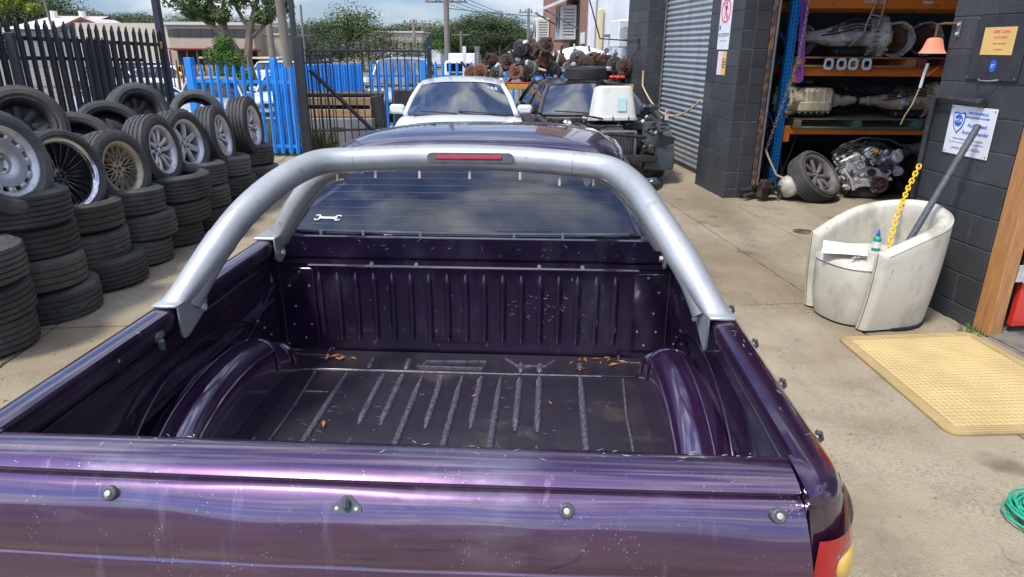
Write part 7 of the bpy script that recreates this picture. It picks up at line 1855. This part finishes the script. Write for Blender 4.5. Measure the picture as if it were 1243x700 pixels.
# ------------------------------------------------------------------ trees
LG = {}
for nm, c1, c2 in (('dark', (.030, .052, .020), (.060, .085, .030)), ('mid', (.045, .078, .020), (.085, .12, .035)), ('olive', (.075, .088, .045), (.12, .13, .07)), ('lime', (.16, .22, .03), (.22, .28, .05)), ('fresh', (.035, .10, .015), (.07, .15, .025))):
    LG[nm] = mat('foliage_' + nm, c1, .75, col2=c2, scale=1.1 if nm != 'fresh' else 6, coords='World', lo=.35, hi=.65, detail=3, spec=.25)
BARK = mat('bark', (.22, .18, .13), .9, col2=(.34, .30, .24), scale=5, stretch=(3, 3, .6))
def crown_mesh(name, m, clumps, per, leaf_, seed, squash=.75, spread=1.0):
    """clumps: list of (centre, radius); each filled with small leaf-sized quads, mostly near its surface"""
    r = random.Random(seed); vs = []; fs = []
    for (c, R1) in clumps:
        for k in range(per):
            d = Vector((r.gauss(0, 1), r.gauss(0, 1), r.gauss(0, 1))).normalized(); q = R1 * (r.random() ** .33) * (1 + .25 * noise.noise(d * 2 + Vector(c)))
            p = Vector(c) + Vector((d.x * q, d.y * q, d.z * q * squash)); n_ = (d * 1.1 + Vector((r.gauss(0, .5), r.gauss(0, .5), r.gauss(.25, .5)))).normalized()
            a = n_.orthogonal().normalized(); a = (Matrix.Rotation(r.random() * 6.28, 3, n_) @ a); b_ = n_.cross(a); s_ = leaf_ * r.uniform(.6, 1.3)
            o = len(vs); vs += [tuple(p - a * s_), tuple(p + b_ * s_ * .45), tuple(p + a * s_), tuple(p - b_ * s_ * .45)]; fs.append((o, o + 1, o + 2, o + 3))
    me = bpy.data.meshes.new(name); me.from_pydata(vs, [], fs); me.materials.append(m); me.update(); return me
def rand_clumps(n_, w_, h_, z0, seed, rmin=.16, rmax=.30):
    r = random.Random(seed); out = []
    for k in range(n_):
        a = r.random() * 6.28; q = math.sqrt(r.random()) * w_ / 2 * .8; t_ = r.random(); z = z0 + h_ * (.12 + .80 * t_); q *= math.sqrt(max(.1, 1 - (abs(t_ - .45) / .62) ** 2)); out.append(((math.cos(a) * q, math.sin(a) * q, z), w_ * r.uniform(rmin, rmax)))
    return out
def trunk(limbs, m=BARK):
    b = MB()
    for pts, rs in limbs: b.tube(pts, rs, 7)
    return b
templ = {}
def far_tree(kind, variant):
    k = (kind, variant)
    if k not in templ:
        templ[k] = (crown_mesh('crown', LG[kind], rand_clumps(15, 1.0, .86, .16, 100 + variant * 7 + len(kind)), 300, .018, variant * 31 + len(kind), .7),
                    trunk([([(0, 0, 0), (.01, 0, .3), (.0, .02, .6)], [.025, .02, .008]), ([(0, 0, .25), (.12, 0, .45), (.2, .05, .6)], [.014, .01, .005]), ([(0, 0, .3), (-.12, .03, .5), (-.2, 0, .62)], [.014, .01, .005])]).mesh('trunk', BARK, 50))
    return templ[k]
# px, distance, height over ground, width
def atpx(px, y, ypx=58):   # helper for the far belt only: x on the ground for a bearing
    return (px - 621.5) / 815 * (y * math.cos(PITCH) + CAMH * math.sin(PITCH))
r = random.Random(77)
belt = [(20, 95, 9.5, 13, 'olive'), (62, 100, 10.2, 12, 'mid'), (95, 105, 8.4, 12, 'dark'), (118, 92, 6.2, 9, 'dark'), (142, 88, 5.4, 8, 'mid'), (165, 95, 5.9, 9, 'dark'), (188, 90, 6.2, 9, 'mid'), (213, 84, 5.9, 9, 'fresh'), (240, 90, 6.1, 9, 'dark'), (268, 95, 6, 9, 'mid'),
        (300, 90, 6.0, 9, 'dark'), (322, 84, 5.6, 8, 'mid'), (352, 82, 5.9, 8, 'dark'), (375, 60, 4.4, 6.5, 'olive'), (400, 56, 4.7, 6.5, 'dark'), (420, 52, 5.4, 5.5, 'mid'), (440, 52, 3.6, 6, 'mid'), (462, 50, 3.5, 5.5, 'olive'), (478, 84, 5.0, 9, 'dark'), (500, 92, 5.3, 9, 'dark'),
        (520, 88, 5.9, 9, 'mid'), (545, 95, 4.9, 9, 'dark'), (568, 92, 6.0, 10, 'mid'), (590, 96, 7.1, 11, 'dark'), (612, 90, 5.6, 8, 'mid'), (640, 110, 4.2, 8, 'fresh'), (388, 86, 5, 9, 'dark'), (410, 90, 5, 9, 'mid'), (432, 88, 5, 9, 'dark'), (455, 86, 5, 9, 'dark'), (490, 80, 5, 8, 'mid'), (532, 82, 5, 9, 'dark'), (580, 86, 5, 10, 'dark'), (598, 88, 5, 9, 'mid'), (622, 96, 4, 8, 'dark'), (362, 70, 5, 7, 'olive'), (312, 98, 5, 10, 'dark'), (254, 100, 5, 10, 'mid'), (176, 104, 5, 10, 'dark'), (130, 100, 5, 10, 'dark'), (44, 90, 8, 12, 'dark'), (78, 98, 8, 12, 'mid'), (5, 92, 9, 13, 'dark'), (555, 84, 4.6, 9, 'mid'), (605, 84, 5.0, 9, 'dark'), (510, 58, 3.2, 4.6, 'fresh'), (632, 100, 3.7, 7, 'mid')]
desc_k = {'dark': 'dark green', 'mid': 'mid green', 'olive': 'grey green', 'fresh': 'fresh green', 'lime': 'lime green'}
where_k = {388: 'behind the left end of the bar gate rail', 410: 'far behind the bar gate, left', 432: 'far behind the bar gate, middle', 455: 'far behind the bar gate, right', 490: 'between the beige shop and the tall pole', 532: 'just left of the tall pole, further back', 580: 'in the hill, lower left', 598: 'in the hill, beside its peak', 622: 'at the foot of the hill, far right', 362: 'beside the grey timber pole top', 312: 'beyond the factory, right of the big tree', 254: 'beyond the factory, left of the big tree', 176: 'beyond the factory at the tall black post', 130: 'beyond the cream wing', 44: 'tall behind the lime tree', 78: 'tall behind the shed', 5: 'tallest at the far left corner', 20: 'at the far left above the shed', 62: 'behind the shed roof', 95: 'right of the shed roof vents', 118: 'behind the gable end', 142: 'above the cream wing', 165: 'left of the tall black post', 188: 'behind the tall black post', 213: 'right of the tall black post', 240: 'behind the left of the big tree', 268: 'behind the big tree', 300: 'right of the big tree trunk', 322: 'left of the grey timber pole', 352: 'right of the grey timber pole',
           375: 'above the left of the bar gate', 400: 'above the bar gate', 420: 'tallest, over the middle of the bar gate', 440: 'low over the bar gate', 462: 'low at the right of the bar gate', 478: 'left of the yellow letter sign', 500: 'above the bar gate end post', 520: 'left of the tall pole', 545: 'directly behind the tall pole', 568: 'right of the tall pole', 590: 'tallest of the hill right of the tall pole', 612: 'right end of the hill', 640: 'small, beside the brick building', 555: 'below the hill by the truck', 605: 'low in front of the hill', 510: 'short, beside the beige shop', 632: 'low at the end of the street'}
TOPY = {388: 34, 410: 30, 432: 33, 455: 31, 490: 33, 532: 30, 580: 18, 598: 17, 622: 30, 362: 34, 312: 20, 254: 20, 176: 18, 130: 18, 44: 0, 78: 2, 5: -8, 20: -6, 62: -10, 95: 12, 118: 20, 142: 24, 165: 18, 188: 22, 213: 18, 240: 22, 268: 24, 300: 22, 322: 26, 352: 30, 375: 26, 400: 22, 420: 8, 440: 30, 462: 34, 478: 29, 500: 27, 520: 22, 545: 30, 568: 22, 590: 14, 612: 24, 640: 40, 555: 42, 605: 36, 510: 48, 632: 44}
for i, (px, y, h_, w_, kd) in enumerate(belt):
    h_ = (1.7 + (57 - TOPY[px]) / 866 * y) / 1.10
    cm, tm2 = far_tree(kd, i % 3); t_ = thing('tree', '%s tree %s' % (desc_k[kd], where_k[px]), 'tree', (atpx(px, y), y, 0), (0, 0, r.random() * 6), 'trees on the skyline')
    obj('crown', cm, t_, scale=(w_, w_, h_)); obj('trunk', tm2, t_, scale=(w_ * .7, w_ * .7, h_))
# low understorey so the far belt closes up
b = crown_mesh('hedge', LG['dark'], [((x * 1.0, 104 + (x % 3), 1.9 + .5 * math.sin(x * .7)), 2.6) for x in range(-85, 28, 2)], 220, .34, 5, 1.0)
obj('distant_woodland', b, None, label='distant woodland closing the skyline below the tree crowns', cat='woodland', kind='stuff')
hb_ = MB(); hb_.grid(lambda u, v: (-190 + 320 * u, 118 + 55 * v, -.5 + 5.2 * math.sin(PI * min(1, v * .8)) * (.6 + .4 * noise.noise(Vector((u * 7, v * 2, 0))))), 60, 8); hb_.build('hills', LG['dark'], None, 60, kind='structure')

# big tree behind the blue gate
bt_ = thing('tree', 'large leafy tree with pale forked trunk behind the blue gate', 'tree', (-10.7, 26.5, 0))
limbs = [([(0.9, 0, 0), (.75, 0, 1.2), (.95, 0, 2.2), (1.35, 0, 3.3)], [.22, .17, .13, .08]), ([(.8, 0, .9), (.1, 0, 2.0), (-.35, 0, 3.2), (-.6, 0, 4.4)], [.16, .12, .09, .05]), ([(.1, 0, 2.0), (-.8, .2, 2.6), (-1.9, .2, 3.4)], [.10, .07, .04]), ([(.95, 0, 2.2), (.5, .2, 3.0), (.3, .2, 4.2)], [.09, .07, .04]), ([(1.0, 0, 2.0), (1.8, .1, 2.7), (2.3, .1, 3.4)], [.09, .06, .04]), ([(0.1, 0, 1.9), (.0, .2, 3.0), (.2, .3, 4.0)], [.08, .06, .04])]
trunk(limbs).build('trunk', mat('pale_bark', (.27, .21, .145), .9, col2=(.15, .12, .085), scale=4, stretch=(2, 2, .6)), bt_, 50)
cl = [((-1.6, .1, 3.5), .8), ((-.8, -.3, 3.2), .7), ((-.2, .2, 3.6), .8), ((.7, -.2, 3.4), .65), ((1.5, 0, 3.5), .75), ((2.1, .1, 3.1), .6), ((1.9, -.2, 4.1), .8), ((.4, 0, 4.4), .9), ((-1.0, 0, 4.3), .9), ((-2.3, .1, 3.9), .6), ((1.2, .3, 4.9), .9), ((-.5, .2, 2.8), .45), ((.1, -.3, 2.75), .38), ((.9, .3, 5.4), 1.0), ((-.4, 0, 5.3), 1.0), ((1.6, -.3, 2.7), .35), ((-1.2, .3, 2.9), .4)]
obj('crown', crown_mesh('crown', LG['mid'], cl, 720, .070, 9, .8), bt_)
bu = thing('bush', 'rounded fresh green bush at the foot of the big tree', 'bush', (-10.25, 25.2, 0))
obj('foliage', crown_mesh('foliage', LG['fresh'], [((0, 0, .7), .65), ((-.3, 0, 1.3), .5), ((.25, 0, 1.2), .5), ((0, 0, 1.75), .38), ((.5, 0, .6), .4), ((-.5, .1, .5), .4), ((.75, 0, .35), .4)], 1300, .045, 3, .9), bu)
MB().tube([(0, 0, 0), (0, 0, 1.2)], .05, 6).build('stem', BARK, bu)
lt = thing('tree', 'bright lime green feathery tree at the left frame edge', 'tree', (-20.9, 28.5, .7))
obj('crown', crown_mesh('crown', LG['lime'], [((0, 0, 2.9), .8), ((-.9, 0, 3.3), .9), ((.8, 0, 2.6), .6), ((1.6, 0, 2.7), .5), ((-.6, .2, 2.2), .7), ((-1.8, 0, 2.8), .9), ((2.0, 0, 2.35), .35), ((.2, 0, 2.1), .4), ((-1.6, 0, 1.6), .8)], 800, .075, 12, .7), lt)
trunk([([(0, 0, 0), (.1, 0, 1.5), (-.3, 0, 2.8)], [.1, .08, .04]), ([(.1, 0, 1.5), (1.0, 0, 2.6)], [.06, .03])]).build('trunk', BARK, lt, 50)
# grass verge
def grass(name, label, x0, x1, y0, y1, n_, h_, seed, m):
    r = random.Random(seed); vs = []; fs = []
    for k in range(n_):
        x, y = r.uniform(x0, x1), r.uniform(y0, y1); H_ = h_ * r.uniform(.4, 1.0); a = r.random() * 6.28; dx, dy = math.cos(a) * .006, math.sin(a) * .006; lx, ly = r.uniform(-.3, .3) * H_, r.uniform(-.3, .3) * H_
        o = len(vs); vs += [(x - dx, y - dy, 0), (x + dx, y + dy, 0), (x + lx * .5 + dx * .7, y + ly * .5 + dy * .7, H_ * .6), (x + lx, y + ly, H_)]; fs.append((o, o + 1, o + 2, o + 3))
    me = bpy.data.meshes.new(name); me.from_pydata(vs, [], fs); me.materials.append(m); me.update(); return obj(name, me, None, label=label, cat='grass', kind='stuff')
GY = mat('verge_grass', (.10, .15, .03), .7, col2=(.26, .24, .09), coords='World', scale=3)
grass('verge_grass', 'tall yellow green grass verge behind the blue gate', -5.6, -3.2, 11.6, 13.6, 9000, .42, 3, GY)
grass('low_grass', 'short grass along the foot of the blue gate', -5.4, -2.6, 11.2, 11.6, 3500, .10, 4, gm)
# orange slatted screen behind fence
os_ = thing('slat_screen', 'orange slatted screen beyond the tall black post', 'screen', (-9.3, 19.5, 0), (0, 0, R_(8)))
for k in range(9): MB().box((.13 * k, 0, .62), (.07, .03, 1.15)).build('slat', mat('orange_slat', (.60, .30, .05), .7) if k == 0 else bpy.data.materials['orange_slat'], os_, 0)
for k in range(14): MB().box((-.2 + .12 * k, -.12, .65), (.025, .03, 1.35)).build('bar', BS, os_, 0)
# ------------------------------------------------------------------ pieces that can be picked apart become objects of their own
def split_loose(o):
    me = o.data; n_ = len(me.vertices); par = list(range(n_))
    def find(a):
        while par[a] != a: par[a] = par[par[a]]; a = par[a]
        return a
    for e in me.edges:
        a, c_ = find(e.vertices[0]), find(e.vertices[1])
        if a != c_: par[a] = c_
    groups = {}
    for p in me.polygons: groups.setdefault(find(p.vertices[0]), []).append(p)
    if len(groups) < 2: return
    first = True; nm = o.name.split('.')[0]
    for ps in groups.values():
        idx = sorted({v for p in ps for v in p.vertices}); mp2 = {v: i for i, v in enumerate(idx)}
        m2 = bpy.data.meshes.new(nm); m2.from_pydata([me.vertices[v].co for v in idx], [], [[mp2[v] for v in p.vertices] for p in ps])
        for m_ in me.materials: m2.materials.append(m_)
        m2.shade_smooth(); m2.set_sharp_from_angle(angle=R_(40)); m2.update()
        if first: o.data = m2; first = False
        else:
            c = o.copy(); c.data = m2; C.objects.link(c)
for o in list(bpy.data.objects):
    nm = o.name.split('.')[0]
    if o.type != 'MESH': continue
    if nm in ('rivet', 'captive_nut', 'tonneau_stud', 'tonneau_hook', 'latch_screw', 'foot_bolt', 'seats', 'screws', 'sign_screws', 'bolt_heads', 'stay', 'air_box', 'wall_bracket', 'clip', 'side_cover', 'slatboard', 'fender_liner', 'insulator', 'flange_bolt', 'dowel', 'wiper', 'arch_step', 'pressed_rib', 'bent_guard', 'radiator', 'inner_channel', 'roof_vent', 'bolt_hole', 'dark_packing', 'drip_rail', 'brake_pipe', 'gutter', 'polished_edge', 'cover_tab', 'thread', 'wheel_bolt'):
        if len(o.data.polygons) < 6000: split_loose(o)
    if nm in ('hose', 'bracket', 'wiring_loom', 'chassis_rail', 'cooler_line', 'rib', 'key', 'fan_grille', 'floor_pressing', 'border_ridge', 'side_vent', 'engine_cover') and o.parent: o['kind'] = 'stuff'
